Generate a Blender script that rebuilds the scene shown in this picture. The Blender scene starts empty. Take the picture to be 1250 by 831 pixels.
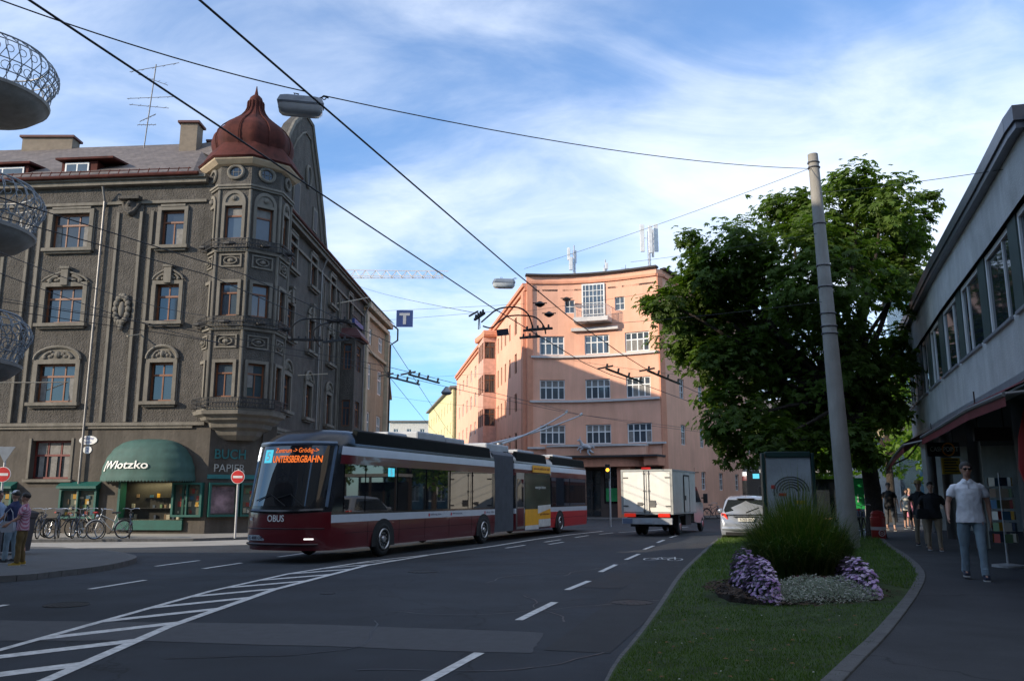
import bpy, bmesh, math, random
from mathutils import Vector, Matrix, noise
R = math.radians
rnd = random.Random(7)
scene = bpy.context.scene
C = scene.collection
# ---------------------------------------------------------------- camera
cam = bpy.data.cameras.new('camera'); camo = bpy.data.objects.new('camera', cam); C.objects.link(camo)
camo.location = (0, 0, 1.65); camo.rotation_euler = (R(90 + 10.48), 0, 0)
cam.sensor_width = 36; cam.lens = 36 * 1030 / 1250; cam.clip_end = 2000; cam.clip_start = 0.1
scene.camera = camo
# ---------------------------------------------------------------- light
SUN = Vector((-0.88, -0.45, 0.36)).normalized()
world = bpy.data.worlds.new('World'); scene.world = world; world.use_nodes = True
wn = world.node_tree.nodes; wl = world.node_tree.links; wn.clear()
wo = wn.new('ShaderNodeOutputWorld'); bg = wn.new('ShaderNodeBackground'); bg.inputs[1].default_value = 0.15
sky = wn.new('ShaderNodeTexSky'); sky.sky_type = 'NISHITA'; sky.sun_disc = False
sky.sun_elevation = math.asin(SUN.z); sky.sun_rotation = math.atan2(SUN.x, SUN.y)
sky.air_density = 1.0; sky.dust_density = 0.4; sky.ozone_density = 3.0
tc = wn.new('ShaderNodeTexCoord'); sep = wn.new('ShaderNodeSeparateXYZ'); wl.new(tc.outputs['Generated'], sep.inputs[0])
def wmath(op, a, b=None, c=None):
    n = wn.new('ShaderNodeMath'); n.operation = op
    for i, v in enumerate((a, b, c)):
        if v is None: continue
        if isinstance(v, (int, float)): n.inputs[i].default_value = v
        else: wl.new(v, n.inputs[i])
    return n.outputs[0]
zz = wmath('ADD', wmath('MAXIMUM', sep.outputs[2], 0.0), 0.32)
cmb = wn.new('ShaderNodeCombineXYZ'); wl.new(wmath('DIVIDE', sep.outputs[0], zz), cmb.inputs[0]); wl.new(wmath('DIVIDE', sep.outputs[1], zz), cmb.inputs[1])
def cloud(scale, det, rough, rot, sc, dist, loc=(0, 0, 0)):
    mp = wn.new('ShaderNodeMapping'); wl.new(cmb.outputs[0], mp.inputs[0]); mp.inputs['Rotation'].default_value[2] = rot; mp.inputs['Scale'].default_value = sc; mp.inputs['Location'].default_value = loc
    n = wn.new('ShaderNodeTexNoise'); wl.new(mp.outputs[0], n.inputs[0]); n.inputs['Scale'].default_value = scale; n.inputs['Detail'].default_value = det; n.inputs['Roughness'].default_value = rough; n.inputs['Distortion'].default_value = dist
    return n.outputs['Fac']
c1 = cloud(1.25, 8, 0.5, R(-55), (0.75, 1.0, 1), 0.35, (5.3, 2.2, 0)); c2 = cloud(4.5, 9, 0.6, R(-60), (0.6, 1.2, 1), 0.6); 
cs = wmath('ADD', wmath('MULTIPLY', c1, 0.74), wmath('MULTIPLY', c2, 0.26))
mr = wn.new('ShaderNodeMapRange'); mr.interpolation_type = 'SMOOTHSTEP'; wl.new(cs, mr.inputs[0]); mr.inputs[1].default_value = 0.40; mr.inputs[2].default_value = 0.67; mr.inputs[3].default_value = 0.09; mr.inputs[4].default_value = 0.9
mx = wn.new('ShaderNodeMix'); mx.data_type = 'RGBA'; wl.new(mr.outputs[0], mx.inputs['Factor']); tint = wn.new('ShaderNodeMix'); tint.data_type = 'RGBA'; tint.blend_type = 'MULTIPLY'; tint.inputs['Factor'].default_value = 1; wl.new(sky.outputs[0], tint.inputs[6]); tint.inputs[7].default_value = (0.80, 1.22, 1.55, 1); wl.new(tint.outputs[2], mx.inputs[6]); mx.inputs[7].default_value = (6.6, 7.2, 8.2, 1)
wl.new(mx.outputs[2], bg.inputs[0]); wl.new(bg.outputs[0], wo.inputs[0])
sl = bpy.data.lights.new('sun', 'SUN'); sl.energy = 5.0; sl.angle = R(0.5); sl.color = (1.0, 0.86, 0.68)
so = bpy.data.objects.new('sun', sl); C.objects.link(so); so.rotation_euler = SUN.to_track_quat('Z', 'Y').to_euler()
scene.view_settings.view_transform = 'Standard'; scene.view_settings.look = 'None'; scene.view_settings.gamma = 1
scene.view_settings.exposure = 0.2
# ---------------------------------------------------------------- materials
MATS = {}
def mat(name, col, rough=0.8, metal=0.0, var=0.15, scale=3.0, bump=0.0, bscale=40.0, emit=None, estr=1.0, spec=0.5, stain=0.0, coat=0.0):
    if name in MATS: return MATS[name]
    m = bpy.data.materials.new(name); MATS[name] = m; m.use_nodes = True
    nt = m.node_tree; b = nt.nodes['Principled BSDF']; L = nt.links
    b.inputs['Roughness'].default_value = rough; b.inputs['Metallic'].default_value = metal; b.inputs['Specular IOR Level'].default_value = spec
    b.inputs['Coat Weight'].default_value = coat
    t = nt.nodes.new('ShaderNodeTexCoord')
    n = nt.nodes.new('ShaderNodeTexNoise'); n.inputs['Scale'].default_value = scale; n.inputs['Detail'].default_value = 6; n.inputs['Roughness'].default_value = 0.6
    L.new(t.outputs['Object'], n.inputs[0])
    r = nt.nodes.new('ShaderNodeValToRGB'); L.new(n.outputs['Fac'], r.inputs[0])
    r.color_ramp.elements[0].position = 0.3; r.color_ramp.elements[1].position = 0.7
    r.color_ramp.elements[0].color = tuple(c * (1 - var) for c in col) + (1,); r.color_ramp.elements[1].color = tuple(min(1, c * (1 + var)) for c in col) + (1,)
    out = r.outputs[0]
    if stain:
        mp = nt.nodes.new('ShaderNodeMapping'); mp.inputs['Scale'].default_value = (1.2, 1.2, 0.12); L.new(t.outputs['Object'], mp.inputs[0])
        n2 = nt.nodes.new('ShaderNodeTexNoise'); n2.inputs['Scale'].default_value = 1.6; n2.inputs['Detail'].default_value = 8; n2.inputs['Roughness'].default_value = 0.7; L.new(mp.outputs[0], n2.inputs[0])
        r2 = nt.nodes.new('ShaderNodeValToRGB'); L.new(n2.outputs['Fac'], r2.inputs[0]); r2.color_ramp.elements[0].position = 0.35; r2.color_ramp.elements[1].position = 0.62
        v = 1 - stain; r2.color_ramp.elements[0].color = (v, v, v * 0.97, 1); r2.color_ramp.elements[1].color = (1, 1, 1, 1)
        mm = nt.nodes.new('ShaderNodeMix'); mm.data_type = 'RGBA'; mm.blend_type = 'MULTIPLY'; mm.inputs['Factor'].default_value = 1; L.new(out, mm.inputs[6]); L.new(r2.outputs[0], mm.inputs[7]); out = mm.outputs[2]
    L.new(out, b.inputs['Base Color'])
    if bump:
        n3 = nt.nodes.new('ShaderNodeTexNoise'); n3.inputs['Scale'].default_value = bscale; n3.inputs['Detail'].default_value = 4; L.new(t.outputs['Object'], n3.inputs[0])
        bp = nt.nodes.new('ShaderNodeBump'); bp.inputs['Strength'].default_value = min(1, bump); bp.inputs['Distance'].default_value = 0.03 if bump < 1 else 0.07; L.new(n3.outputs['Fac'], bp.inputs['Height']); L.new(bp.outputs[0], b.inputs['Normal'])
    if emit: b.inputs['Emission Color'].default_value = tuple(emit) + (1,); b.inputs['Emission Strength'].default_value = estr
    return m
def foliage(name, col, var=0.5, trans=0.35, scale=0.8):
    m = mat(name, col, 0.55, var=var, scale=scale, spec=0.3)
    nt = m.node_tree; b = nt.nodes['Principled BSDF']; o = nt.nodes['Material Output']
    tr = nt.nodes.new('ShaderNodeBsdfTranslucent'); tr.inputs[0].default_value = (min(1, col[0] * 2.2), min(1, col[1] * 2.4), col[2] * 0.9, 1)
    ms = nt.nodes.new('ShaderNodeMixShader'); ms.inputs[0].default_value = trans
    nt.links.new(b.outputs[0], ms.inputs[1]); nt.links.new(tr.outputs[0], ms.inputs[2]); nt.links.new(ms.outputs[0], o.inputs[0])
    return m
def glassmat(name, col=(0.02, 0.025, 0.03), rough=0.04, alpha=None):
    m = mat(name, col, rough, var=0.3, scale=0.7, spec=0.9)
    if alpha is not None:
        nt = m.node_tree; b = nt.nodes['Principled BSDF']; o = nt.nodes['Material Output']
        tr = nt.nodes.new('ShaderNodeBsdfTransparent'); tr.inputs[0].default_value = alpha[1] + (1,)
        ms = nt.nodes.new('ShaderNodeMixShader'); ms.inputs[0].default_value = alpha[0]
        nt.links.new(b.outputs[0], ms.inputs[1]); nt.links.new(tr.outputs[0], ms.inputs[2]); nt.links.new(ms.outputs[0], o.inputs[0])
    return m
# ---------------------------------------------------------------- mesh builder
def wmat(o):
    M = Matrix.Identity(4)
    while o is not None:
        M = Matrix.Translation(o.location) @ o.rotation_euler.to_matrix().to_4x4() @ M; o = o.parent
    return M
def frame_from(p0, p1):
    d = (Vector(p1) - Vector(p0)); L = d.length
    q = d.to_track_quat('Z', 'Y') if L > 1e-9 else Matrix.Identity(3).to_quaternion()
    return Matrix.Translation(p0) @ q.to_matrix().to_4x4(), L
class MB:
    def __init__(s, M=None): s.v = []; s.f = []; s.mi = []; s.M = M
    def add(s, pts, faces, m=0, M=None):
        b = len(s.v); T = s.M if M is None else (s.M @ M if s.M is not None else M)
        s.v += [tuple(T @ Vector(p)) for p in pts] if T is not None else [tuple(p) for p in pts]
        for f in faces: s.f.append(tuple(b + i for i in f)); s.mi.append(m)
        return s
    def hexa(s, p, m=0): return s.add(p, [(0, 3, 2, 1), (4, 5, 6, 7), (0, 1, 5, 4), (1, 2, 6, 5), (2, 3, 7, 6), (3, 0, 4, 7)], m)
    def box(s, x0, x1, y0, y1, z0, z1, m=0, M=None):
        return s.add([(x0, y0, z0), (x1, y0, z0), (x1, y1, z0), (x0, y1, z0), (x0, y0, z1), (x1, y0, z1), (x1, y1, z1), (x0, y1, z1)],
                     [(0, 3, 2, 1), (4, 5, 6, 7), (0, 1, 5, 4), (1, 2, 6, 5), (2, 3, 7, 6), (3, 0, 4, 7)], m, M)
    def bar(s, p0, p1, w, h, m=0):   # rectangular bar between points
        M, L = frame_from(p0, p1); return s.box(-w / 2, w / 2, -h / 2, h / 2, 0, L, m, M)
    def quad(s, pts, m=0): return s.add(pts, [tuple(range(len(pts)))], m)
    def cyl(s, p0, p1, r0, r1=None, n=12, m=0, cap=True):
        r1 = r0 if r1 is None else r1; M, L = frame_from(p0, p1)
        P = [(r0 * math.cos(2 * math.pi * i / n), r0 * math.sin(2 * math.pi * i / n), 0) for i in range(n)] + [(r1 * math.cos(2 * math.pi * i / n), r1 * math.sin(2 * math.pi * i / n), L) for i in range(n)]
        F = [(i, (i + 1) % n, n + (i + 1) % n, n + i) for i in range(n)]
        if cap: F += [tuple(reversed(range(n))), tuple(range(n, 2 * n))]
        return s.add(P, F, m, M)
    def tube(s, pts, r, n=6, m=0, closed=False):
        pts = [Vector(p) for p in pts]; k = len(pts); rr = r if isinstance(r, (list, tuple)) else [r] * k
        P = []; up = Vector((0, 0, 1)); last = None
        for i, p in enumerate(pts):
            if closed: d = pts[(i + 1) % k] - pts[i - 1]
            else: d = pts[min(i + 1, k - 1)] - pts[max(i - 1, 0)]
            d.normalize()
            a = last - d * last.dot(d) if last is not None else None
            if a is None or a.length < 1e-4: a = d.cross(up) if abs(d.z) < 0.95 else d.cross(Vector((1, 0, 0)))
            a.normalize(); last = a; b = d.cross(a)
            P += [tuple(p + (a * math.cos(2 * math.pi * j / n) + b * math.sin(2 * math.pi * j / n)) * rr[i]) for j in range(n)]
        F = []
        for i in range(k if closed else k - 1):
            for j in range(n):
                F.append((i * n + j, i * n + (j + 1) % n, ((i + 1) % k) * n + (j + 1) % n, ((i + 1) % k) * n + j))
        if not closed: F += [tuple(reversed(range(n))), tuple((k - 1) * n + j for j in range(n))]
        return s.add(P, F, m)
    def loft(s, rings, m=0, cap=True, closed=True):
        n = len(rings[0]); P = [p for r in rings for p in r]; F = []
        for i in range(len(rings) - 1):
            for j in range(n if closed else n - 1): F.append((i * n + j, i * n + (j + 1) % n, (i + 1) * n + (j + 1) % n, (i + 1) * n + j))
        if cap: F += [tuple(reversed(range(n))), tuple((len(rings) - 1) * n + j for j in range(n))]
        return s.add(P, F, m)
    def lathe(s, prof, c=(0, 0), n=24, m=0, a0=0.0, sx=1.0, sy=1.0):
        return s.loft([[(c[0] + r * sx * math.cos(a0 + 2 * math.pi * j / n), c[1] + r * sy * math.sin(a0 + 2 * math.pi * j / n), z) for j in range(n)] for r, z in prof], m)
    def prism(s, poly, z0, z1, m=0, M=None):
        n = len(poly); P = [(x, y, z0) for x, y in poly] + [(x, y, z1) for x, y in poly]
        return s.add(P, [tuple(reversed(range(n))), tuple(range(n, 2 * n))] + [(i, (i + 1) % n, n + (i + 1) % n, n + i) for i in range(n)], m, M)
    def ball(s, c, r, n=12, k=8, m=0):
        r = (r, r, r) if isinstance(r, (int, float)) else r; P = []; F = []
        for i in range(k + 1):
            t = math.pi * i / k
            for j in range(n): P.append((c[0] + r[0] * math.sin(t) * math.cos(2 * math.pi * j / n), c[1] + r[1] * math.sin(t) * math.sin(2 * math.pi * j / n), c[2] + r[2] * math.cos(t)))
        for i in range(k):
            for j in range(n): F.append((i * n + j, (i + 1) * n + j, (i + 1) * n + (j + 1) % n, i * n + (j + 1) % n))
        return s.add(P, F, m)
    def torus(s, c, axis, Rr, r, n=28, k=8, m=0):
        M = Matrix.Translation(c) @ Vector(axis).to_track_quat('Z', 'Y').to_matrix().to_4x4(); P = []; F = []
        for i in range(n):
            a = 2 * math.pi * i / n
            for j in range(k):
                b = 2 * math.pi * j / k; P.append(((Rr + r * math.cos(b)) * math.cos(a), (Rr + r * math.cos(b)) * math.sin(a), r * math.sin(b)))
        for i in range(n):
            for j in range(k): F.append((i * k + j, ((i + 1) % n) * k + j, ((i + 1) % n) * k + (j + 1) % k, i * k + (j + 1) % k))
        return s.add(P, F, m, M)
    def build(s, name, mats, parent=None, smooth=False, bevel=0, auto=None, label=None, local=False, recalc=True):
        if not s.v: return None
        me = bpy.data.meshes.new(name)
        V = s.v
        if parent is not None and not local:
            W = wmat(parent).inverted(); V = [tuple(W @ Vector(p)) for p in V]
        me.from_pydata(V, [], s.f)
        mats = mats if isinstance(mats, (list, tuple)) else [mats]
        for m in mats: me.materials.append(m)
        me.polygons.foreach_set('material_index', s.mi)
        if recalc:
            bm = bmesh.new(); bm.from_mesh(me); bmesh.ops.remove_doubles(bm, verts=bm.verts, dist=1e-5) if bevel or smooth else None
            bmesh.ops.recalc_face_normals(bm, faces=bm.faces)
            if bevel: bmesh.ops.bevel(bm, geom=[e for e in bm.edges if len(e.link_faces) == 2 and e.calc_face_angle(0) > 0.5], offset=bevel, segments=2, profile=0.6, affect='EDGES', clamp_overlap=True)
            bm.to_mesh(me); bm.free()
        if smooth:
            me.polygons.foreach_set('use_smooth', [True] * len(me.polygons))
            me.set_sharp_from_angle(angle=R(auto or 40))
        o = bpy.data.objects.new(name, me); C.objects.link(o); o.parent = parent
        if label: o['label'] = label
        return o
def tag(o, label, cat, group=None, kind=None):
    o['label'] = label; o['category'] = cat
    if group: o['group'] = group
    if kind: o['kind'] = kind
    return o
def thing(name, label, cat, loc=(0, 0, 0), rz=0, group=None):
    o = bpy.data.objects.new(name, None); C.objects.link(o); o.location = loc; o.rotation_euler = (0, 0, rz); o.empty_display_size = 0.2
    return tag(o, label, cat, group)
def struct(mb, name, m, **k):
    o = mb.build(name, m, **k); o['kind'] = 'structure'; return o
def dup(o, loc, rz=None, label=None, parent=None, top=True):
    c = o.copy(); C.objects.link(c); c.parent = parent
    if top:
        c.location = loc
        if rz is not None: c.rotation_euler = (0, 0, rz)
        if label: c['label'] = label
    for ch in list(o.children): dup(ch, None, parent=c, top=False)
    return c
def textmesh(txt, width=None, height=None, ext=0.01, bold=0.0):
    cu = bpy.data.curves.new('t', 'FONT'); cu.body = txt; cu.extrude = ext; cu.offset = bold; cu.resolution_u = 3
    o = bpy.data.objects.new('t', cu); C.objects.link(o); bpy.context.view_layer.update()
    me = bpy.data.meshes.new_from_object(o.evaluated_get(bpy.context.evaluated_depsgraph_get())); bpy.data.objects.remove(o)
    xs = [v.co.x for v in me.vertices]; ys = [v.co.y for v in me.vertices]
    x0, x1, y0, y1 = min(xs), max(xs), min(ys), max(ys)
    sx = (width / (x1 - x0)) if width else 1; sy = (height / (y1 - y0)) if height else sx
    if not width: sx = sy
    V = [((v.co.x - x0) * sx, (v.co.y - y0) * sy, v.co.z) for v in me.vertices]
    F = [tuple(p.vertices) for p in me.polygons]; bpy.data.meshes.remove(me)
    return V, F
def text(mb, txt, M, width=None, height=None, ext=0.01, bold=0.0, m=0):   # text in the local XY plane of M
    V, F = textmesh(txt, width, height, ext, bold); mb.add(V, F, m, M); return mb
# ---------------------------------------------------------------- facades
class Fac:   # polyline facade; P(s, out, z) -> world, outward normal on the chosen side
    def __init__(s, pts, side=1):
        s.p = [Vector((a, b, 0)) for a, b in pts]; s.side = side; s.L = [0]
        for i in range(1, len(s.p)): s.L.append(s.L[-1] + (s.p[i] - s.p[i - 1]).length)
        s.len = s.L[-1]
    def P(s, t, o, z):
        k = 0
        while k < len(s.p) - 2 and t > s.L[k + 1]: k += 1
        d = (s.p[k + 1] - s.p[k]).normalized(); q = s.p[k] + d * (t - s.L[k]); nn = Vector((d.y, -d.x, 0)) * s.side
        return (q.x + nn.x * o, q.y + nn.y * o, z)
    def brk(s, a, b): return [a] + [l for l in s.L[1:-1] if a + 0.01 < l < b - 0.01] + [b]
    def box(s, mb, s0, s1, o0, o1, z0, z1, m=0):
        B = s.brk(s0, s1)
        for a, b in zip(B, B[1:]):
            mb.hexa([s.P(a + 1e-4, o0, z0), s.P(b - 1e-4, o0, z0), s.P(b - 1e-4, o1, z0), s.P(a + 1e-4, o1, z0), s.P(a + 1e-4, o0, z1), s.P(b - 1e-4, o0, z1), s.P(b - 1e-4, o1, z1), s.P(a + 1e-4, o1, z1)], m)
    def M(s, t, o, z):   # matrix: X along s, Y up, Z outward
        p = Vector(s.P(t, o, z)); a = (Vector(s.P(t + .05, o, z)) - Vector(s.P(t - .05, o, z))).normalized(); n = (Vector(s.P(t, o + 1, z)) - p).normalized()
        if a.cross(Vector((0, 0, 1))).dot(n) < 0: a = -a
        M = Matrix((a, Vector((0, 0, 1)), n)).transposed().to_4x4(); M.translation = p; return M
    def wall(s, mb, s0, s1, z0, z1, holes, depth=0.22, m=0, mr=None):
        mr = m if mr is None else mr
        S = sorted(set([round(x, 3) for x in s.brk(s0, s1)] + [round(x, 3) for h in holes for x in h[:2] if s0 < x < s1]))
        Z = sorted(set([round(z0, 3), round(z1, 3)] + [round(x, 3) for h in holes for x in h[2:4] if z0 < x < z1]))
        def hole(a, b):
            return any(h[0] < a < h[1] and h[2] < b < h[3] for h in holes)
        for a, b in zip(S, S[1:]):
            for c, d in zip(Z, Z[1:]):
                if not hole((a + b) / 2, (c + d) / 2): mb.quad([s.P(a + 1e-4, 0, c), s.P(b - 1e-4, 0, c), s.P(b - 1e-4, 0, d), s.P(a + 1e-4, 0, d)], m)
        for h in holes:
            a, b, c, d = h[:4]
            for q in ([(a, c), (b, c)], [(a, d), (b, d)], [(a, c), (a, d)], [(b, c), (b, d)]):
                mb.quad([s.P(q[0][0], 0, q[0][1]), s.P(q[1][0], 0, q[1][1]), s.P(q[1][0], -depth, q[1][1]), s.P(q[0][0], -depth, q[0][1])], mr)
def window(fac, a, b, c, d, parent, fm, gm, nv=2, nh=1, hz=(), depth=0.18, fw=0.07, bw=0.05, name='window', curtain=None, bars=None, label=None):
    """frame (part) with pane (sub-part) set into a hole of a facade"""
    mb = MB(); t = 0.06; o0, o1 = -depth - t, -depth
    e = 0.004
    fac.box(mb, a + e, a + fw, o0, o1, c + e, d - e); fac.box(mb, b - fw, b - e, o0, o1, c + e, d - e)
    fac.box(mb, a + fw, b - fw, o0, o1, c + e, c + fw); fac.box(mb, a + fw, b - fw, o0, o1, d - fw, d - e)
    for i in range(1, nv):
        x = a + (b - a) * i / nv; fac.box(mb, x - bw / 2, x + bw / 2, o0 + 0.003, o1 - 0.004, c + fw, d - fw)
    for z in hz: fac.box(mb, a + fw, b - fw, o0 + 0.006, o1 + 0.01, c + (d - c) * z - bw / 2, c + (d - c) * z + bw / 2)
    for (v, z0, z1) in (bars or ()): x = a + (b - a) * v; fac.box(mb, x - bw / 3, x + bw / 3, o0 + .01, o1 - .01, c + (d - c) * z0, c + (d - c) * z1)
    f = mb.build(name, fm, parent, label=label)
    g = MB(); j = rnd.uniform(-0.012, 0.012)
    B_ = fac.brk(a + e, b - e)
    for u0, u1 in zip(B_, B_[1:]):
        j0 = j - 2 * j * (u0 - a) / (b - a); j1 = j - 2 * j * (u1 - a) / (b - a)
        g.quad([fac.P(u0 + 1e-4, o0 + 0.02 + j0, c + e), fac.P(u1 - 1e-4, o0 + 0.02 + j1, c + e), fac.P(u1 - 1e-4, o0 + 0.02 + j1, d - e), fac.P(u0 + 1e-4, o0 + 0.02 + j0, d - e)])
    g.build('pane', gm, f)
    if curtain:
        w = (b - a)
        for (u0, u1, v0, v1) in curtain:
            q = MB(); fac.box(q, a + w * u0 + e, a + w * u1 - e, o0 + 0.035, o0 + 0.045, c + (d - c) * v0 + e, c + (d - c) * v1 - e)
            q.build('curtain', mat('curtain_cloth', (0.2, 0.19, 0.175), 0.9, var=0.25, scale=6), f)
    return f
# ================================================================ SETTING
asphalt = mat('asphalt', (0.023, 0.028, 0.036), 0.85, var=0.3, scale=0.9, bump=0.35, bscale=130, stain=0.0)
asphalt_old = mat('asphalt_patch', (0.075, 0.079, 0.088), 0.9, var=0.12, scale=6, bump=0.5, bscale=110)
asphalt_dark = mat('asphalt_strip', (0.034, 0.036, 0.04), 0.9, var=0.15, scale=1.5, bump=0.4, bscale=120)
walkm = mat('pavement_asphalt', (0.036, 0.038, 0.043), 0.9, var=0.25, scale=1.1, bump=0.3, bscale=90)
walkl = mat('pavement_light', (0.09, 0.09, 0.09), 0.9, var=0.12, scale=1.4, bump=0.3, bscale=80)
kerbm = mat('granite_kerb', (0.10, 0.10, 0.10), 0.85, var=0.25, scale=7, bump=0.4, bscale=60)
paint = mat('road_paint', (0.58, 0.58, 0.57), 0.7, var=0.3, scale=9, bump=0.2, bscale=90)
grassm = mat('lawn_ground', (0.035, 0.06, 0.014), 0.95, var=0.45, scale=3.5, bump=0.8, bscale=60)
soil = mat('soil', (0.035, 0.024, 0.017), 0.95, var=0.5, scale=14, bump=1.0, bscale=50)
def crackmat(m):
    nt = m.node_tree; L = nt.links; b = nt.nodes['Principled BSDF']; src = b.inputs['Base Color'].links[0].from_socket
    t = nt.nodes.new('ShaderNodeTexCoord'); nz = nt.nodes.new('ShaderNodeTexNoise'); nz.inputs['Scale'].default_value = 1.2; nz.inputs['Detail'].default_value = 5; L.new(t.outputs['Object'], nz.inputs[0])
    va = nt.nodes.new('ShaderNodeVectorMath'); va.operation = 'MULTIPLY_ADD'; L.new(nz.outputs['Color'], va.inputs[0]); va.inputs[1].default_value = (1.3, 1.3, 1.3); L.new(t.outputs['Object'], va.inputs[2])
    vo = nt.nodes.new('ShaderNodeTexVoronoi'); vo.feature = 'DISTANCE_TO_EDGE'; vo.inputs['Scale'].default_value = 0.22; L.new(va.outputs[0], vo.inputs[0])
    r = nt.nodes.new('ShaderNodeValToRGB'); L.new(vo.outputs[0], r.inputs[0]); r.color_ramp.elements[0].position = 0.0; r.color_ramp.elements[1].position = 0.006; r.color_ramp.elements[0].color = (0.35, 0.35, 0.35, 1); r.color_ramp.elements[1].color = (1, 1, 1, 1)
    # wheel-polished bands and blotches
    n2 = nt.nodes.new('ShaderNodeTexNoise'); n2.inputs['Scale'].default_value = 0.13; n2.inputs['Detail'].default_value = 7; L.new(t.outputs['Object'], n2.inputs[0])
    r2 = nt.nodes.new('ShaderNodeValToRGB'); L.new(n2.outputs['Fac'], r2.inputs[0]); r2.color_ramp.elements[0].position = 0.35; r2.color_ramp.elements[1].position = 0.65; r2.color_ramp.elements[0].color = (0.68, 0.69, 0.72, 1); r2.color_ramp.elements[1].color = (1.35, 1.33, 1.28, 1)
    a = nt.nodes.new('ShaderNodeMix'); a.data_type = 'RGBA'; a.blend_type = 'MULTIPLY'; a.inputs['Factor'].default_value = 1; L.new(src, a.inputs[6]); L.new(r.outputs[0], a.inputs[7])
    c = nt.nodes.new('ShaderNodeMix'); c.data_type = 'RGBA'; c.blend_type = 'MULTIPLY'; c.inputs['Factor'].default_value = 1; L.new(a.outputs[2], c.inputs[6]); L.new(r2.outputs[0], c.inputs[7])
    L.new(c.outputs[2], b.inputs['Base Color'])
crackmat(asphalt); crackmat(walkm)
def polysheet(pts, z): return MB().quad([(x, y, z) for x, y in pts])
gr = MB().quad([(-900, -300, -0.02), (900, -300, -0.02), (900, 1500, -0.02), (-900, 1500, -0.02)]); struct(gr, 'ground', mat('ground_far', (0.08, 0.08, 0.07), 0.95, var=0.2, scale=0.05))
road = MB().quad([(-120, -60, 0), (70, -60, 0), (70, 150, 0), (-120, 150, 0)]); struct(road, 'road', asphalt)
st = MB()
st.quad([(1.05, 9.5, 0.004), (2.15, 12.95, 0.004), (3.45, 18.06, 0.004), (5.2, 24.07, 0.004), (7.3, 31.0, 0.004), (6.6, 31.4, 0.004), (4.4, 24.3, 0.004), (2.6, 18.2, 0.004), (1.3, 13.1, 0.004), (0.35, 9.7, 0.004)])
struct(st, 'gutter_strip', asphalt_dark)
def wavy(pts, amp, n, seed):
    r = random.Random(seed); out = []
    for i, (a, b) in enumerate(pts):
        c, d = pts[(i + 1) % len(pts)]
        for k in range(n): out.append((a + (c - a) * k / n + r.uniform(-amp, amp), b + (d - b) * k / n + r.uniform(-amp, amp)))
    return out
pp = MB().quad([(x, y, 0.004) for x, y in wavy([(-9.5, 12.05), (-6.95, 11.95), (-2.47, 11.57), (0.38, 10.9), (0.22, 9.5), (-4.29, 10.3), (-6.5, 10.3), (-9.5, 10.35)], 0.025, 9, 3)])
struct(pp, 'asphalt_patch', asphalt_old)
# ---- road markings (one sheet)
mk = MB(); ZM = 0.008
def stripe(a, b, w=0.12):
    a = Vector((a[0], a[1], 0)); b = Vector((b[0], b[1], 0)); d = (b - a).normalized(); n = Vector((-d.y, d.x, 0)) * w / 2
    N = max(1, int((b - a).length / 0.5)); r = random.Random(int(a.x * 97 + a.y * 31))
    L = []; Rr = []
    for i in range(N + 1):
        p = a + (b - a) * i / N; L.append(p + n * (1 + r.uniform(-.08, .05))); Rr.append(p - n * (1 + r.uniform(-.08, .05)))
    for i in range(N): mk.quad([(L[i].x, L[i].y, ZM), (Rr[i].x, Rr[i].y, ZM), (Rr[i + 1].x, Rr[i + 1].y, ZM), (L[i + 1].x, L[i + 1].y, ZM)])
def pline(pts, w=0.12):
    for a, b in zip(pts, pts[1:]): stripe(a, b, w)
for a, b in [((-0.95, 7.5), (-0.35, 9.51)), ((0.09, 11.95), (0.68, 13.93)), ((0.99, 15.73), (1.53, 17.37)), ((1.97, 19.42), (2.57, 21.49)), ((3.03, 23.14), (3.72, 25.42)), ((4.2, 27.6), (4.84, 29.6)), ((5.3, 31.6), (5.9, 33.6)), ((6.5, 35.6), (7.2, 37.6))]: stripe(a, b)
HR = [(-4.0, 5.5), (-4.25, 8.12), (-4.43, 11.36), (-4.30, 15.73), (-3.55, 21.24), (-2.4, 24.9)]
HL = [(-5.7, 6.0), (-5.6, 9.61), (-5.5, 12.0), (-5.35, 15.5), (-4.85, 19.01), (-3.7, 22.6), (-2.4, 25.1)]
pline(HR, 0.14); pline(HL, 0.11)
pline([(-2.4, 25.0), (-0.6, 29.5), (0.9, 34.0), (2.5, 38.0), (4.4, 42.0)], 0.14)
def at(P, y):
    for (a, b), (c, d) in zip(P, P[1:]):
        if b <= y <= d: return a + (c - a) * (y - b) / (d - b)
    return P[-1][0]
for i in range(12):   # slanted bars of the hatched island
    y = 7.6 + i * 1.42
    yl = y - 0.15; yr = y + 1.15
    if yr > 23.3: break
    w = 0.33
    mk.quad([(at(HL, yl), yl, ZM - .003), (at(HR, yr), yr, ZM - .003), (at(HR, yr + w), yr + w, ZM - .003), (at(HL, yl + w), yl + w, ZM - .003)])
for a, b in [((-7.66, 15.86), (-7.37, 17.54)), ((-8.59, 20.99), (-8.22, 22.85)), ((-7.19, 20.28), (-6.84, 22.01)), ((-7.95, 12.2), (-7.83, 13.6)), ((-6.5, 24.2), (-6.1, 26.0)), ((-0.2, 28.3), (0.45, 30.0)), ((1.2, 32.0), (1.9, 33.8)), ((2.6, 35.6), (3.3, 37.4)), ((5.0, 40.5), (6.2, 42.0)), ((3.9, 38.6), (4.7, 40.2)), ((1.3, 30.5), (1.9, 32.0)), ((6.6, 42.5), (7.8, 44.5)), ((8.6, 46), (9.8, 48))]: stripe(a, b)
pline([(-30, 29.2), (-18.5, 30.0), (-13.5, 30.4)], 0.1)
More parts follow.
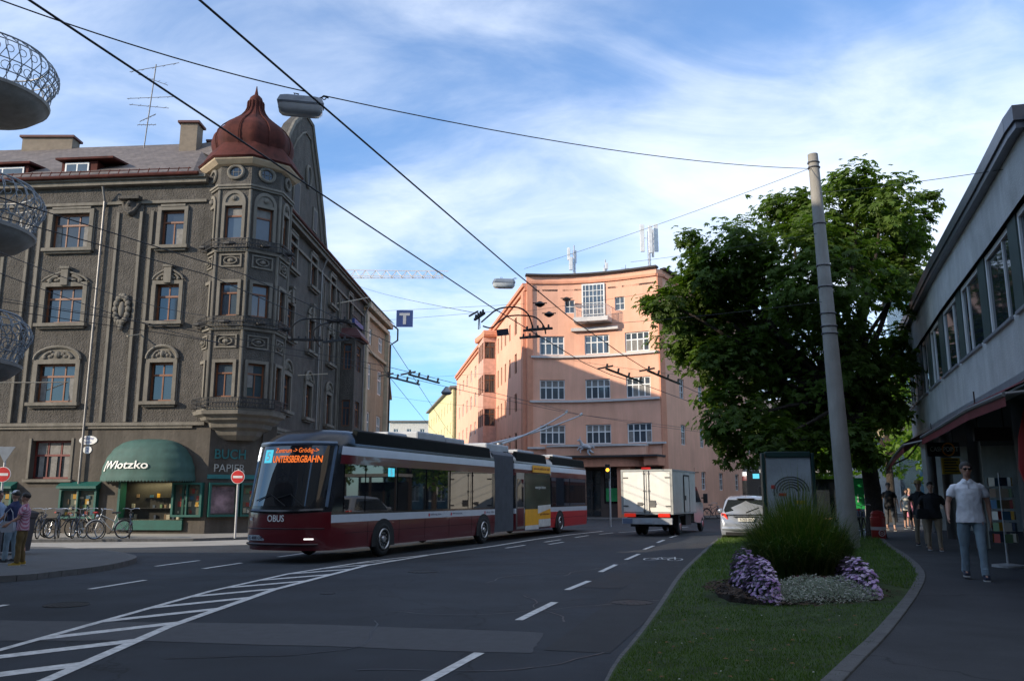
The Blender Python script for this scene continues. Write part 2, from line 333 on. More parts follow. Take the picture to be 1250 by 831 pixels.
# bicycle symbol
bc = Vector((4.05, 23.3, 0)); bd = Vector((0.3, 0.95, 0)).normalized(); bs = Vector((bd.y, -bd.x, 0))
def bp(u, v): return bc + bs * u + bd * v * 2.2
def ringp(u, v, r):
    P = [bp(u + r * math.cos(i * math.pi / 6), v + r * math.sin(i * math.pi / 6)) for i in range(13)]
    for a, b in zip(P, P[1:]): stripe(a, b, 0.045)
ringp(-0.32, 0, 0.19); ringp(0.32, 0, 0.19)
for a, b in [((-.32, 0), (-.15, .3)), ((-.15, .3), (.2, .3)), ((-.15, .3), (0, 0)), ((0, 0), (.2, .3)), ((-.32, 0), (0, 0)), ((.32, 0), (.2, .42))]: stripe(bp(*a), bp(*b), 0.045)
struct(mk, 'road_markings', paint, recalc=False)
# ---- pavements
def slab(poly, z, name, m, kerb=None):
    mb = MB().quad([(x, y, z) for x, y in poly]); struct(mb, name, m)
def kerbline(pts, zt, name, w=0.13, zb=-0.01, side=1):
    mb = MB(); n = len(pts); P = [Vector((a, b, 0)) for a, b in pts]; nn = []
    for i in range(n):
        d = (P[min(i + 1, n - 1)] - P[max(i - 1, 0)]).normalized(); nn.append(Vector((-d.y, d.x, 0)) * side)
    z = zt if isinstance(zt, list) else [zt] * n
    for i in range(n - 1):
        L = (P[i + 1] - P[i]).length; k = max(1, round(L / 1.0))
        for j in range(k):
            a = P[i].lerp(P[i + 1], j / k + 0.004 / max(L, .1)); b = P[i].lerp(P[i + 1], (j + 1) / k - 0.004 / max(L, .1)); na = nn[i].lerp(nn[i + 1], j / k); nb = nn[i].lerp(nn[i + 1], (j + 1) / k)
            za = z[i] + (z[i + 1] - z[i]) * j / k; zb2 = z[i] + (z[i + 1] - z[i]) * (j + 1) / k
            mb.hexa([(a.x, a.y, zb), (b.x, b.y, zb), (b.x + nb.x * w, b.y + nb.y * w, zb), (a.x + na.x * w, a.y + na.y * w, zb), (a.x, a.y, za), (b.x, b.y, zb2), (b.x + nb.x * w, b.y + nb.y * w, zb2), (a.x + na.x * w, a.y + na.y * w, za)])
    struct(mb, name, kerbm, bevel=0.012)
def smooth_line(pts, k=5):
    out = []; n = len(pts)
    for i in range(n - 1):
        p0 = Vector(pts[max(i - 1, 0)]); p1 = Vector(pts[i]); p2 = Vector(pts[i + 1]); p3 = Vector(pts[min(i + 2, n - 1)])
        for j in range(k):
            t = j / k; q = 0.5 * ((2 * p1) + (-p0 + p2) * t + (2 * p0 - 5 * p1 + 4 * p2 - p3) * t * t + (-p0 + 3 * p1 - 3 * p2 + p3) * t ** 3); out.append((q.x, q.y))
    return out + [tuple(pts[-1])]
LK = smooth_line([(-0.3, 2.0), (0.35, 5.4), (0.9, 8.12), (1.37, 9.86), (2.17, 12.95), (3.48, 18.06), (5.22, 24.07), (7.49, 31.71), (9.3, 36), (12.6, 41), (17, 46), (24, 61)], 3)
RK = smooth_line([(0.5, 2.0), (1.4, 4.6), (2.53, 6.64), (3.78, 8.76), (5.9, 12.6), (7.35, 15.55), (8.95, 19.69), (10.71, 24.64), (14.05, 33), (17.8, 41), (22, 50), (28, 62)], 3)
kerbline(LK, 0.12, 'lawn_kerb', side=-1); kerbline(RK, 0.37, 'footway_kerb', side=1, w=0.14)
sw = MB(); n = len(RK)
for i in range(n - 1): sw.quad([(RK[i][0], RK[i][1], 0.35), (RK[i][0] + 45, RK[i][1] - 6, 0.35), (RK[i + 1][0] + 45, RK[i + 1][1] - 6, 0.35), (RK[i + 1][0], RK[i + 1][1], 0.35)])
struct(sw, 'footway', walkm)
def lerp_line(L, t):
    k = t * (len(L) - 1); i = min(int(k), len(L) - 2); f = k - i; return Vector((L[i][0] + (L[i + 1][0] - L[i][0]) * f, L[i][1] + (L[i + 1][1] - L[i][1]) * f))
def lawn_pt(u, v):   # u across 0..1 left-right, v along
    a = lerp_line(LK, v); b = lerp_line(RK, v); p = a.lerp(b, u); z = 0.11 + 0.24 * min(1, u * 1.15) ** 0.8
    return Vector((p.x, p.y, z + 0.02 * math.sin(p.x * 2.1) * math.sin(p.y * 1.3) * u * (1 - u) * 4))
lw = MB(); NU, NV = 14, 90
P = [lawn_pt(0.02 + 0.965 * i / NU, j / NV) for j in range(NV + 1) for i in range(NU + 1)]
lw.add(P, [(j * (NU + 1) + i, j * (NU + 1) + i + 1, (j + 1) * (NU + 1) + i + 1, (j + 1) * (NU + 1) + i) for j in range(NV) for i in range(NU)])
struct(lw, 'lawn', grassm)
# left traffic island and far pavement
ISL = smooth_line([(-30, 12.0), (-16, 14.6), (-10.4, 16.9), (-9.5, 18.4), (-9.25, 20.2), (-9.75, 22.6), (-11.2, 24.6), (-13.2, 26.2), (-16, 27.2), (-30, 27.8)], 4)
slab(ISL, 0.12, 'traffic_island', walkl); kerbline(ISL, 0.125, 'island_kerb', w=0.18, side=1)
FP = [(-60, 34.0), (-32, 31.9), (-18.7, 31.5), (-12, 32.6), (-8.6, 35.4), (-8.2, 45), (-7.2, 68), (-8.3, 130)]
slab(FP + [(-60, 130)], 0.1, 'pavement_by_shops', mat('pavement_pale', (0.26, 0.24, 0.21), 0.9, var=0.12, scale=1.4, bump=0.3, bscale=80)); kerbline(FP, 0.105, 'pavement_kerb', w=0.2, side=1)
FP2 = smooth_line([(-9.5, 140), (-4.6, 95), (-1.6, 66.5), (3.4, 62.3), (9.5, 60.6), (14.0, 63.0), (40, 100)], 5)
slab(FP2 + [(60, 140)], 0.12, 'pavement_by_corner_house', walkl); kerbline(FP2, 0.125, 'corner_kerb', w=0.2, side=1)
pale = MB().quad([(-60, 27.6, 0.004), (-17, 27.6, 0.004), (-12.5, 28.6, 0.004), (-7.5, 31.2, 0.004), (-6.2, 37, 0.004), (-6, 45, 0.004), (-12, 45, 0.004), (-12, 33, 0.004), (-60, 33.9, 0.004)]); struct(pale, 'painted_sun_strip', mat('asphalt_sun_tone', (0.30, 0.285, 0.26), 0.9, var=0.15, scale=1.0, bump=0.3, bscale=90))  # sheet over the asphalt; the low sun's brightness is put into its colour
# manhole, small things of the road
for i_, (x_, y_, lb_) in enumerate(((1.9, 13.9, 'round cast iron manhole cover in the lane beside the planted island'), (-2.0, 19.5, 'round cast iron manhole cover between hatching and lane dashes'), (-6.9, 13.6, 'round cast iron manhole cover left of the hatched marking'))):
    q_ = MB().cyl((x_, y_, 0.0), (x_, y_, 0.006), 0.33, n=28); q_.torus((x_, y_, .006), (0, 0, 1), .33, .006, 28, 4)
    for k_ in range(5): q_.box(x_ - .2 + .1 * k_ - .012, x_ - .2 + .1 * k_ + .012, y_ - .2, y_ + .2, .006, .01)
    tag(q_.build('manhole_cover', mat('iron_dark', (0.03, 0.03, 0.03), 0.6, 0.5)), lb_, 'manhole cover')
sm = MB(); r_ = random.Random(12)
for (x_, y_, a_, n_) in ((-3.6, 9.2, .3, 26), (-1.8, 12.9, -.25, 30), (-0.5, 17.0, 1.2, 22), (-3.0, 22.0, .2, 22), (1.1, 18.5, 1.1, 26), (-7.2, 17.5, .1, 20), (-1.5, 8.6, .05, 18), (0.7, 11.8, 1.3, 20)):
    p_ = Vector((x_, y_, .006))
    for k_ in range(n_):
        a_ += r_.gauss(0, .28) * .6; d_ = Vector((math.cos(a_), math.sin(a_), 0)) * .16; w_ = Vector((-d_.y, d_.x, 0)).normalized() * r_.uniform(.006, .016); sm.quad([p_ - w_, p_ + d_ - w_, p_ + d_ + w_, p_ + w_]); p_ = p_ + d_
struct(sm, 'crack_sealing', mat('bitumen', (.012, .012, .013), .5), recalc=False)
tr3 = MB()
for (pts_, w_) in (([(2.6, 12.2), (5.1, 19.6)], .9),):
    tr3.quad([(1.2, 16.2, .0045), (2.0, 16.0, .0045), (3.0, 19.2, .0045), (2.2, 19.5, .0045)]); tr3.quad([(-4.0, 24.2, .0045), (-1.8, 23.2, .0045), (-1.2, 24.6, .0045), (-3.5, 25.6, .0045)])
struct(tr3, 'repair_patches', mat('asphalt_new', (0.018, 0.019, 0.022), 0.8, var=.2, scale=3, bump=.3, bscale=100))
mh = MB().cyl((-3.2, 15.2, 0.0), (-3.2, 15.2, 0.007), 0.13, n=16); 
tag(mh.build('drain_cover', mat('iron_dark', (0.03, 0.03, 0.03), 0.6, 0.5)), 'small dark iron valve cover beside the hatched marking', 'drain cover')
# off-frame block whose roofs shade the junction
plain = mat('plain_render', (0.32, 0.29, 0.25), 0.9, var=0.1, bump=0.2, stain=0.15)
blk = thing('corner_block', 'plain rendered corner block carrying the round balconies at the left edge', 'building', (-13, 10, 0))
b_ = MB(); SX, SY = -0.88, -0.45
ext = lambda p, L: (p[0] + SX * L, p[1] + SY * L)
c0 = (-12.4, 17.9)
b_.prism([c0, (-12.4, -14), (-32, -14), ext(c0, 24)], 0, 18.2); b_.prism([(-12.55, -14.05), (-12.55, -70), (-45, -70), (-45, -14.05)], 0, 19)
b_.build('wall', plain, blk)
b2 = MB().prism([(c0[0] - 1.2, c0[1] - .8), ext(c0, 24.5), (-60, 5), (-60, 16.7), (-13.4, 16.7)], 0, 7.6)
b2.build('low_wing', plain, blk)
bk_ = thing('rear_sky_blocker', 'plain unseen block added behind the viewpoint to cut off skylight', 'building', (25, -26, 0)); MB().prism([(-9, -15), (60, -15), (60, -30), (-9, -30)], 0, 21).build('wall', plain, bk_); sb_ = thing('side_sky_blocker', 'plain unseen block added outside the right edge to cut off skylight', 'building', (30, -3, .3)); MB().prism([(9.5, -12), (40, -12), (40, 6), (9.5, 6)], 0, 16).build('wall', plain, sb_)  # both blocks are unseen, added to block skylight and deepen the shade
fb = Fac([(-12.4, -14), (-12.4, 17.9)], 1)
wfm0 = mat('white_frame', (0.7, 0.7, 0.68), 0.6, var=0.05)
for r_ in range(5):
    for c_ in range(6):
        q = MB(); s_ = 3 + c_ * 5.0; z_ = 1.2 + r_ * 3.3
        fb.box(q, s_, s_ + 1.4, 0, 0.05, z_, z_ + 1.7); o_ = q.build('window', wfm0, blk)
        g_ = MB(); fb.box(g_, s_ + .1, s_ + 1.3, 0.03, 0.06, z_ + .1, z_ + 1.6); g_.build('pane', glassmat('glass_dark'), o_)
# ================================================================ GREY CORNER HOUSE
plaster = mat('dark_roughcast', (0.092, 0.083, 0.073), 0.95, var=0.22, scale=2.2, bump=1.0, bscale=16, stain=0.3)
plaster_low = mat('ground_floor_render', (0.097, 0.084, 0.07), 0.95, var=0.16, scale=1.5, bump=0.6, bscale=7, stain=0.35)
trim = mat('stone_trim', (0.175, 0.158, 0.132), 0.9, var=0.15, scale=3, bump=0.25, bscale=20, stain=0.3)
woodf = mat('brown_window_frame', (0.17, 0.06, 0.022), 0.5, var=0.2)
redf = mat('red_window_frame', (0.14, 0.025, 0.018), 0.5, var=0.2)
glassd = glassmat('glass_dark'); glassb = glassmat('glass_blueish', (0.05, 0.07, 0.09), 0.05)
tilem = mat('roof_slates', (0.14, 0.115, 0.105), 0.8, var=0.2, scale=2.0, bump=0.5, bscale=5, stain=0.2)
redmetal = mat('red_roof_metal', (0.075, 0.019, 0.014), 0.8, spec=.2, var=0.35, scale=2.5, stain=0.4)
iron = mat('wrought_iron', (0.015, 0.015, 0.017), 0.6)
green = mat('green_paint', (0.008, 0.085, 0.068), 0.5, var=0.12, scale=4)
greenc = mat('green_canvas', (0.04, 0.10, 0.085), 0.75, var=0.15, scale=3, stain=0.2)
white = mat('white_enamel', (0.75, 0.75, 0.72), 0.4, var=0.04)
def slates(m):
    nt = m.node_tree; L = nt.links; b = nt.nodes['Principled BSDF']; src = b.inputs['Base Color'].links[0].from_socket
    t = nt.nodes.new('ShaderNodeTexCoord'); mp = nt.nodes.new('ShaderNodeMapping'); mp.inputs['Scale'].default_value = (3.2, 3.2, 6.0); mp.inputs['Rotation'].default_value = (R(90), 0, 0); L.new(t.outputs['Object'], mp.inputs[0])
    br = nt.nodes.new('ShaderNodeTexBrick'); L.new(mp.outputs[0], br.inputs[0]); br.inputs['Scale'].default_value = 1.0; br.inputs['Color1'].default_value = (1.1, 1.1, 1.1, 1); br.inputs['Color2'].default_value = (0.8, 0.8, 0.82, 1); br.inputs['Mortar'].default_value = (0.5, 0.5, 0.5, 1); br.inputs['Mortar Size'].default_value = 0.03; br.inputs['Brick Width'].default_value = 1; br.inputs['Row Height'].default_value = 1
    a = nt.nodes.new('ShaderNodeMix'); a.data_type = 'RGBA'; a.blend_type = 'MULTIPLY'; a.inputs['Factor'].default_value = 1; L.new(src, a.inputs[6]); L.new(br.outputs[0], a.inputs[7]); L.new(a.outputs[2], b.inputs['Base Color'])
slates(tilem)
TC = Vector((-12.4, 38.1, 0))
GH = thing('corner_apartment_house', 'dark grey roughcast corner house with a red onion-domed oriel turret', 'building', (TC.x, TC.y, 0))
FL = Fac([(-14.0, 37.0), (-14.0 - .9957 * 15, 37.0 + .093 * 15)], -1)      # left facade, s runs left
FR = Fac([(-11.22, 38.2), (-11.22 + .034 * 20.4, 58.6)], 1)                 # right facade, s runs away
FCc = Fac([(-14.0, 37.0), (-13.15, 36.92), (-10.75, 38.7)], 1)
rowz = [(5.8, 7.52), (9.4, 11.1), (12.93, 14.6)]
colL = [(1.02, 2.12), (5.6, 7.4), (11.2, 13.0)]
colR = [(2.4, 3.5), (6.25, 7.4), (10.6, 11.75), (15.35, 16.4)]
wl_ = MB(); holesL = [(a, b, c, d) for a, b in colL for c, d in rowz]
FL.wall(wl_, -.8, 15, 4.8, 16.2, holesL, 0.2, 0)
FL.wall(wl_, 0, 15, 0, 4.8, [(5.5, 7.35, 2.42, 4.1), (0.0 + .1, 3.1, .68, 2.3)], 0.45, 1)
holesR = [(a, b, c, d) for a, b in colR for c, d in rowz]
FR.wall(wl_, 0, 20.4, 4.8, 15.4, holesR, 0.2, 0); FR.wall(wl_, 0, 20.4, 0, 4.8, [(3, 5, .8, 3.6), (7, 9.5, .8, 3.6), (12, 14.5, .8, 3.6)], 0.3, 1)
FCc.wall(wl_, 0, FCc.len, 0, 4.8, [], 0.2, 1)
wl_.quad([FL.P(15, 0, 0), (-29, 60, 0), (-29, 60, 16.2), FL.P(15, 0, 16.2)], 0)
wl_.build('wall', [plaster, plaster_low], GH, recalc=False)
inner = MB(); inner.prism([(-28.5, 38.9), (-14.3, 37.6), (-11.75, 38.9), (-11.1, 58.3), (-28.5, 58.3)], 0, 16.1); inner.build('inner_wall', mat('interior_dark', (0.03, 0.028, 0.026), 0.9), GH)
# belts and cornices
tr_ = MB()
for fac, L in ((FL, 15), (FR, 20.4)):
    fac.box(tr_, -0.6, L, 0.002, 0.16, 4.72, 4.86); fac.box(tr_, -0.05, L, 0.002, 0.1, 4.6, 4.72)
    top = 16.2 if fac is FL else 15.4
    fac.box(tr_, 0, L, 0.002, 0.12, top - 1.25, top - 1.12); fac.box(tr_, 0, L, 0.002, 0.3, top - .35, top - .15); fac.box(tr_, 0, L, 0.002, 0.42, top - .15, top + .0)
tr_.build('cornice', trim, GH)
# pilasters
def pil(fac, a, b, z0, z1, o=0.07):
    mb = MB(); fac.box(mb, a, b, 0.002, o, z0, z1, 1); w = 0.13 if b - a > 1 else 0.1
    fac.box(mb, a - .0, a + w, o + .002, o + .08, z0, z1 - .35); fac.box(mb, b - w, b, o + .002, o + .08, z0, z1 - .35)
    if b - a > 1: fac.box(mb, a - .5, a - .36, 0.002, .1, z0, z1 - .3)
    mb.build('pilaster', [trim, plaster], GH)
pil(FL, 3.0, 4.25, 4.88, 14.9); pil(FL, 8.4, 9.7, 4.88, 14.9); pil(FL, 13.9, 14.9, 4.88, 14.9)
pil(FR, 8.65, 9.2, 4.88, 14.1); pil(FR, 12.75, 13.3, 4.88, 14.1); pil(FR, 19.6, 20.3, 4.88, 14.1)
for fac, s_, zt in ((FL, 4.9, 16), (FR, 8.3, 15.2), (FR, 20.2, 15.2)): dp = MB(); dp.tube([fac.P(s_, .14, .1), fac.P(s_, .14, zt - .9), fac.P(s_, .4, zt - .25)], 0.055, 8); dp.build('drainpipe', mat('zinc', (0.2, 0.19, 0.18), 0.5, 0.5), GH)
# surrounds and windows
def blob_orn(mb, fac, s, z, w, h, o=0.06, m=0):
    """carved ornament: two scrolls, a shell and small leaves in relief"""
    for k in range(5):
        a = math.pi * (0.15 + 0.7 * k / 4); p = fac.P(s + math.cos(a) * w * .28, o, z + math.sin(a) * h * .45); mb.ball(p, (w * .09, .07, h * .16), 8, 6, m)
    for sg in (-1, 1):
        pts = [fac.P(s + sg * (w * .5 - t * w * .3 - 0), o + .02, z + h * (.08 + .55 * math.sin(t * math.pi * .55))) for t in [i / 6 for i in range(7)]]
        mb.tube(pts, w * .045, 6, m); mb.ball(fac.P(s + sg * w * .44, o + .03, z + h * .12), (w * .07, .07, w * .07), 8, 6, m)
    mb.ball(fac.P(s, o + .03, z + h * .35), (w * .12, .1, h * .3), 8, 6, m)
def surround(fac, a, b, c, d, style, par=GH):
    mb = MB(); w = 0.2 if b - a > 1.5 else 0.17
    fac.box(mb, a - w, a - .002, .002, .11, c - .02, d + w); fac.box(mb, b + .002, b + w, .002, .11, c - .02, d + w); fac.box(mb, a - .002, b + .002, .002, .11, d + .002, d + w)
    fac.box(mb, a - w - .06, a - w, .002, .05, c, d + w - .2); fac.box(mb, b + w, b + w + .06, .002, .05, c, d + w - .2)
    fac.box(mb, a - w - .12, b + w + .12, .002, .26, c - .17, c - .022); fac.box(mb, a - w - .02, b + w + .02, .002, .15, c - .26, c - .17)
    m_ = (a + b) / 2; W = (b - a) / 2 + w
    if style == 'plain':
        fac.box(mb, a - w * .2, b + w * .2, .002, .14, d + w, d + w + .1)
    elif style == 'key':
        fac.box(mb, m_ - .17, m_ + .17, .002, .2, d + .05, d + w + .62); fac.box(mb, m_ - .23, m_ + .23, .002, .24, d + w + .62, d + w + .72)
        blob_orn(mb, fac, m_, d + w + .02, W * 1.5, .42)
        for sg in (-1, 1): mb.tube([fac.P(m_ + sg * (W - t * (W - .2)), .1, d + w + .05 + .42 * t ** .6) for t in [i / 6 for i in range(7)]], .05, 6)
    elif style == 'arch':
        pts = [(m_ + W * math.cos(t), d + w + .58 * math.sin(t)) for t in [math.pi * i / 12 for i in range(13)]]
        mb.tube([fac.P(x, .1, z) for x, z in pts], .07, 6)
        for (x0, z0), (x1, z1) in zip(pts, pts[1:]):
            mb.hexa([fac.P(x0, .003, d + w), fac.P(x1, .003, d + w), fac.P(x1, .06, d + w), fac.P(x0, .06, d + w), fac.P(x0, .003, z0 + .001), fac.P(x1, .003, z1 + .001), fac.P(x1, .06, z1 + .001), fac.P(x0, .06, z0 + .001)])
        blob_orn(mb, fac, m_, d + w + .04, W * 1.3, .5)
    mb.build('window_surround', trim, par, recalc=True)
for (a, b) in colL:
    for (c, d), stl in zip(rowz, ('arch', 'key', 'plain')):
        big = b - a > 1.5; surround(FL, a, b, c, d, stl)
        window(FL, a, b, c, d, GH, woodf, glassd, nv=1 if True else 2, hz=(.68,), depth=.14, fw=.09, bw=.09, bars=([(1 / 3, 0, 1), (2 / 3, 0, 1)] if big else [(.5, 0, .68 if stl == 'plain' else 1)]),
               curtain=([(0.03, .2, .02, .66), (.8, .97, .02, .66)] if (big and stl != 'key') else ([(.1, .4, .02, .5)] if stl == 'plain' else None)))
for (a, b) in colR:
    for (c, d), stl in zip(rowz, ('arch', 'key', 'plain')):
        surround(FR, a, b, c, d, stl); window(FR, a, b, c, d, GH, woodf, glassb, nv=1, hz=(.68,), depth=.1, fw=.09, bw=.08, bars=[(.5, 0, 1)])
for a, b in ((3, 5), (7, 9.5), (12, 14.5)): window(FR, a, b, .8, 3.6, GH, green, glassd, nv=2, depth=.2)
surround_gf = MB(); FL.box(surround_gf, 5.3, 7.55, .002, .14, 2.28, 2.4); FL.box(surround_gf, 5.38, 5.49, .002, .04, 2.42, 4.2); FL.box(surround_gf, 7.36, 7.47, .002, .04, 2.42, 4.2); surround_gf.build('window_surround', trim, GH)
window(FL, 5.5, 7.35, 2.42, 4.1, GH, redf, glassd, nv=1, hz=(.62,), depth=.28, fw=.09, bw=.09, bars=[(1 / 3, 0, 1), (2 / 3, 0, 1)], curtain=[(.06, .3, .62, .95), (.36, .63, .62, .95), (.7, .94, .62, .95), (.1, .24, .05, .6), (.42, .58, .05, .6), (.75, .88, .05, .6)])
# cartouche on the pilaster
ct = MB(); 
for i in range(14):
    a = i * 2 * math.pi / 14; ct.ball(FL.P(3.6 + .3 * math.cos(a), .2, 9.95 + .6 * math.sin(a)), (.13, .1, .16), 8, 6)
ct.ball(FL.P(3.6, .16, 9.95), (.16, .12, .38), 10, 8); ct.ball(FL.P(3.6, .18, 9.2), (.12, .1, .25), 8, 6); ct.build('carved_cartouche', trim, GH, smooth=True)
cm = MB(); cm.ball(FL.P(3.6, .12, 14.75), (.3, .2, .4), 10, 8); cm.ball(FL.P(3.6, .3, 14.9), (.12, .12, .14), 8, 6); cm.tube([FL.P(3.2, .1, 15.0), FL.P(3.4, .2, 14.6), FL.P(3.6, .25, 14.45), FL.P(3.8, .2, 14.6), FL.P(4.0, .1, 15.0)], .09, 8); FL.box(cm, 3.1, 4.1, .1, .45, 15.1, 15.25); cm.build('console', plaster, GH, smooth=True)
# ---- turret
ang0 = math.atan2(-38.1, 12.4); 
def octv(r, a0=ang0): return [(TC.x + r * math.cos(a0 + k * math.pi / 4), TC.y + r * math.sin(a0 + k * math.pi / 4)) for k in range(9)]
RT = 1.88
FO = Fac(octv(RT), 1); side = FO.len / 8
tur = MB(); TH = []
for k in (0, 7, 1, 6):
    cx = (k + .5) * side; hw = .40 if k in (0, 7) else .34
    for c, d in rowz: TH.append((cx - hw, cx + hw, c + .1, d - (.12 if c < 12 else .05)))
FO.wall(tur, 0, FO.len, 5.3, 16.9, TH, .16)
tur.build('turret_wall', plaster, GH, recalc=False); tw = [o for o in GH.children if o.name.startswith('turret_wall')][0]
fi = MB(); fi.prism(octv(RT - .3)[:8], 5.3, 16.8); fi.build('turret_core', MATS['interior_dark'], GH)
tt = MB()
for h in TH:
    w = .14; FO.box(tt, h[0] - w, h[0] - .002, .002, .08, h[2], h[3] + w); FO.box(tt, h[1] + .002, h[1] + w, .002, .08, h[2], h[3] + w); FO.box(tt, h[0] - .002, h[1] + .002, .002, .08, h[3] + .002, h[3] + w)
    if h[2] > 12:
        m_ = (h[0] + h[1]) / 2
        for i in range(10):
            t0, t1 = math.pi * i / 10, math.pi * (i + 1) / 10; W = h[1] - m_ + w
            for (ri, ro, oo) in ((W - .14, W, .08), (0, W - .14, .03)):
                tt.hexa([FO.P(m_ + ri * math.cos(t0), .002, h[3] + w + ri * 1.1 * math.sin(t0)), FO.P(m_ + ri * math.cos(t1), .002, h[3] + w + ri * 1.1 * math.sin(t1)), FO.P(m_ + ri * math.cos(t1), oo, h[3] + w + ri * 1.1 * math.sin(t1)), FO.P(m_ + ri * math.cos(t0), oo, h[3] + w + ri * 1.1 * math.sin(t0)),
                         FO.P(m_ + ro * math.cos(t0), .002, h[3] + w + ro * 1.1 * math.sin(t0)), FO.P(m_ + ro * math.cos(t1), .002, h[3] + w + ro * 1.1 * math.sin(t1)), FO.P(m_ + ro * math.cos(t1), oo, h[3] + w + ro * 1.1 * math.sin(t1)), FO.P(m_ + ro * math.cos(t0), oo, h[3] + w + ro * 1.1 * math.sin(t0))])
        tt.ball(FO.P(m_, .06, h[3] + .36), (.14, .08, .12), 8, 6)
for z0, z1, o in ((5.3, 5.42, .12), (8.85, 8.97, .1), (9.02, 9.14, .06), (12.4, 12.52, .1), (15.35, 15.45, .1), (15.45, 15.55, .16)): tt.loft([octv(RT + .002 + (0 if j in (0, 3) else o) )[:8] and [(x, y, zz_) for x, y in octv(RT + (0.003 if j in (0, 3) else o))[:8]] for j, zz_ in enumerate((z0, z0 + .001, z1 - .001, z1))])
for k in (0, 7, 1, 6):   # relief panels below the windows
    cx = (k + .5) * side
    for zc in (8.35, 12.0):
        hw, hh = .5, .3
        for (a, b, c, d) in ((-hw, hw, hh - .07, hh), (-hw, hw, -hh, -hh + .07), (-hw, -hw + .07, -hh + .07, hh - .07), (hw - .07, hw, -hh + .07, hh - .07)): FO.box(tt, cx + a, cx + b, .002, .06, zc + c, zc + d)
        tt.tube([FO.P(cx + .3 * math.cos(t), .05, zc + .16 * math.sin(t)) for t in [i * math.pi / 8 for i in range(16)]], .035, 6, closed=True)
        tt.ball(FO.P(cx, .04, zc), (.15, .08, .1), 8, 6)
for k in range(8): # corner strips
    for z0, z1 in ((5.5, 8.85), (9.2, 12.4), (12.6, 15.3)): x, y = octv(RT + .0)[k]; tt.cyl((x, y, z0), (x, y, z1), .075, n=6)
tt.build('turret_moulding', trim, GH)
cb = MB(); prof = [(.9, 4.1), (1.15, 4.3), (1.25, 4.5), (1.5, 4.62), (1.56, 4.8), (1.8, 4.92), (1.86, 5.05), (2.08, 5.15), (2.12, 5.3), (1.86, 5.31)]
cb.loft([[(x, y, z) for x, y in octv(r)[:8]] for r, z in prof]); cb.build('turret_corbel', trim, GH)
for h in TH: window(FO, *h, GH, woodf, glassb if h[0] < side or h[0] > 7 * side else glassd, nv=1, hz=(.7,), depth=.1, fw=.07, bw=.07, bars=([(.5, 0, .7)] if h[2] < 12 else ()), curtain=([(0, 1, .72, .98)] if h[2] > 12 else ([(.05, .4, .3, .98)] if rnd.random() < .4 else None)))
for z in (5.42, 8.98, 12.53):
    rl = MB(); P = octv(RT + .28)
    for k in (6, 7, 0, 1):
        a, b = Vector(P[k] + (0,)), Vector(P[k + 1] + (0,))
        for zz_ in (z + .04, z + .24, z + .42): rl.bar((a.x, a.y, zz_), (b.x, b.y, zz_), .03, .03)
        for i in range(13):
            p = a.lerp(b, i / 12); rl.bar((p.x, p.y, z), (p.x, p.y, z + .42), .018, .018)
        p = a; q = Vector((TC.x, TC.y, 0)); d = (q - p).normalized() * .3; rl.bar((p.x, p.y, z + .02), (p.x + d.x, p.y + d.y, z + .02), .04, .04)
        if z > 6:
            p = a.lerp(b, .5); rl.ball((p.x, p.y, z + .2), (.3, .12, .1), 8, 5)
    rl.build('turret_railing', iron, GH)
for k in (0, 7, 1, 6):
    oc = MB(); og = MB(); cx = (k + .5) * side; rr = .3 if k in (0, 7) else .26
    oc.tube([FO.P(cx + rr * math.cos(t) * 1.15, .05, 16.15 + rr * math.sin(t)) for t in [i * math.pi / 12 for i in range(24)]], .08, 8, closed=True)
    og.quad([FO.P(cx + rr * 1.12 * math.cos(t), .02, 16.15 + rr * math.sin(t)) for t in [i * math.pi / 12 for i in range(24)]])
    for dx in (-.12, .12): oc.bar(FO.P(cx + dx, .03, 15.88), FO.P(cx + dx, .03, 16.42), .02, .02)
    oc.bar(FO.P(cx - .3, .03, 16.15), FO.P(cx + .3, .03, 16.15), .02, .02)
    oco = oc.build('round_window', trim, GH, smooth=True); og.build('pane', glassd, oco)
# dome
dm = MB(); sk = [(2.36, 16.72), (2.42, 16.8), (2.2, 17.05), (1.98, 17.45), (1.84, 17.65)]
dm.loft([[(x, y, z) for x, y in octv(r)[:8]] for r, z in sk] + [[(x, y, 16.71) for x, y in octv(2.0)[:8]]][:0], 0)
n = 48
pr_ = [(1.98, 17.7), (2.06, 18.0), (2.08, 18.3), (1.98, 18.7), (1.72, 19.05), (1.36, 19.38), (1.0, 19.65), (.74, 19.88), (.54, 20.15), (.42, 20.45), (.35, 20.8), (.28, 21.05), (.17, 21.18), (.1, 21.22), (.05, 21.5), (.02, 21.75)]
pr = [(r * .87 if r > .4 else r, 17.6 + (z - 17.7) * .9) for r, z in pr_]; rings = []
for r, z in pr:
    ring = []
    for j in range(n):
        a = ang0 + 2 * math.pi * j / n; sc_ = 1 + (0.035 * abs(math.cos(a * 4 - ang0 * 4)) ** 6 if r > .3 else 0) + (.0 if r < .5 else 0.02 * math.cos((a - ang0) * 8))
        ring.append((TC.x + r * sc_ * math.cos(a), TC.y + r * sc_ * math.sin(a), z))
    rings.append(ring)
dm.loft(rings, 0)
for k in range(16):   # standing seams
    a = ang0 + k * math.pi / 8; dm.tube([(TC.x + (r + .03) * math.cos(a), TC.y + (r + .03) * math.sin(a), z) for r, z in pr[:11]], .03, 5)
dm.build('dome', redmetal, GH, smooth=True)
ev = MB(); ev.loft([[(x, y, z) for x, y in octv(r)[:8]] for r, z in ((RT + .003, 16.45), (RT + .2, 16.5), (2.3, 16.66), (2.34, 16.73), (1.7, 16.74))]); ev.build('dome_eave', mat('eave_cream', (0.5, 0.4, 0.28), 0.8), GH)
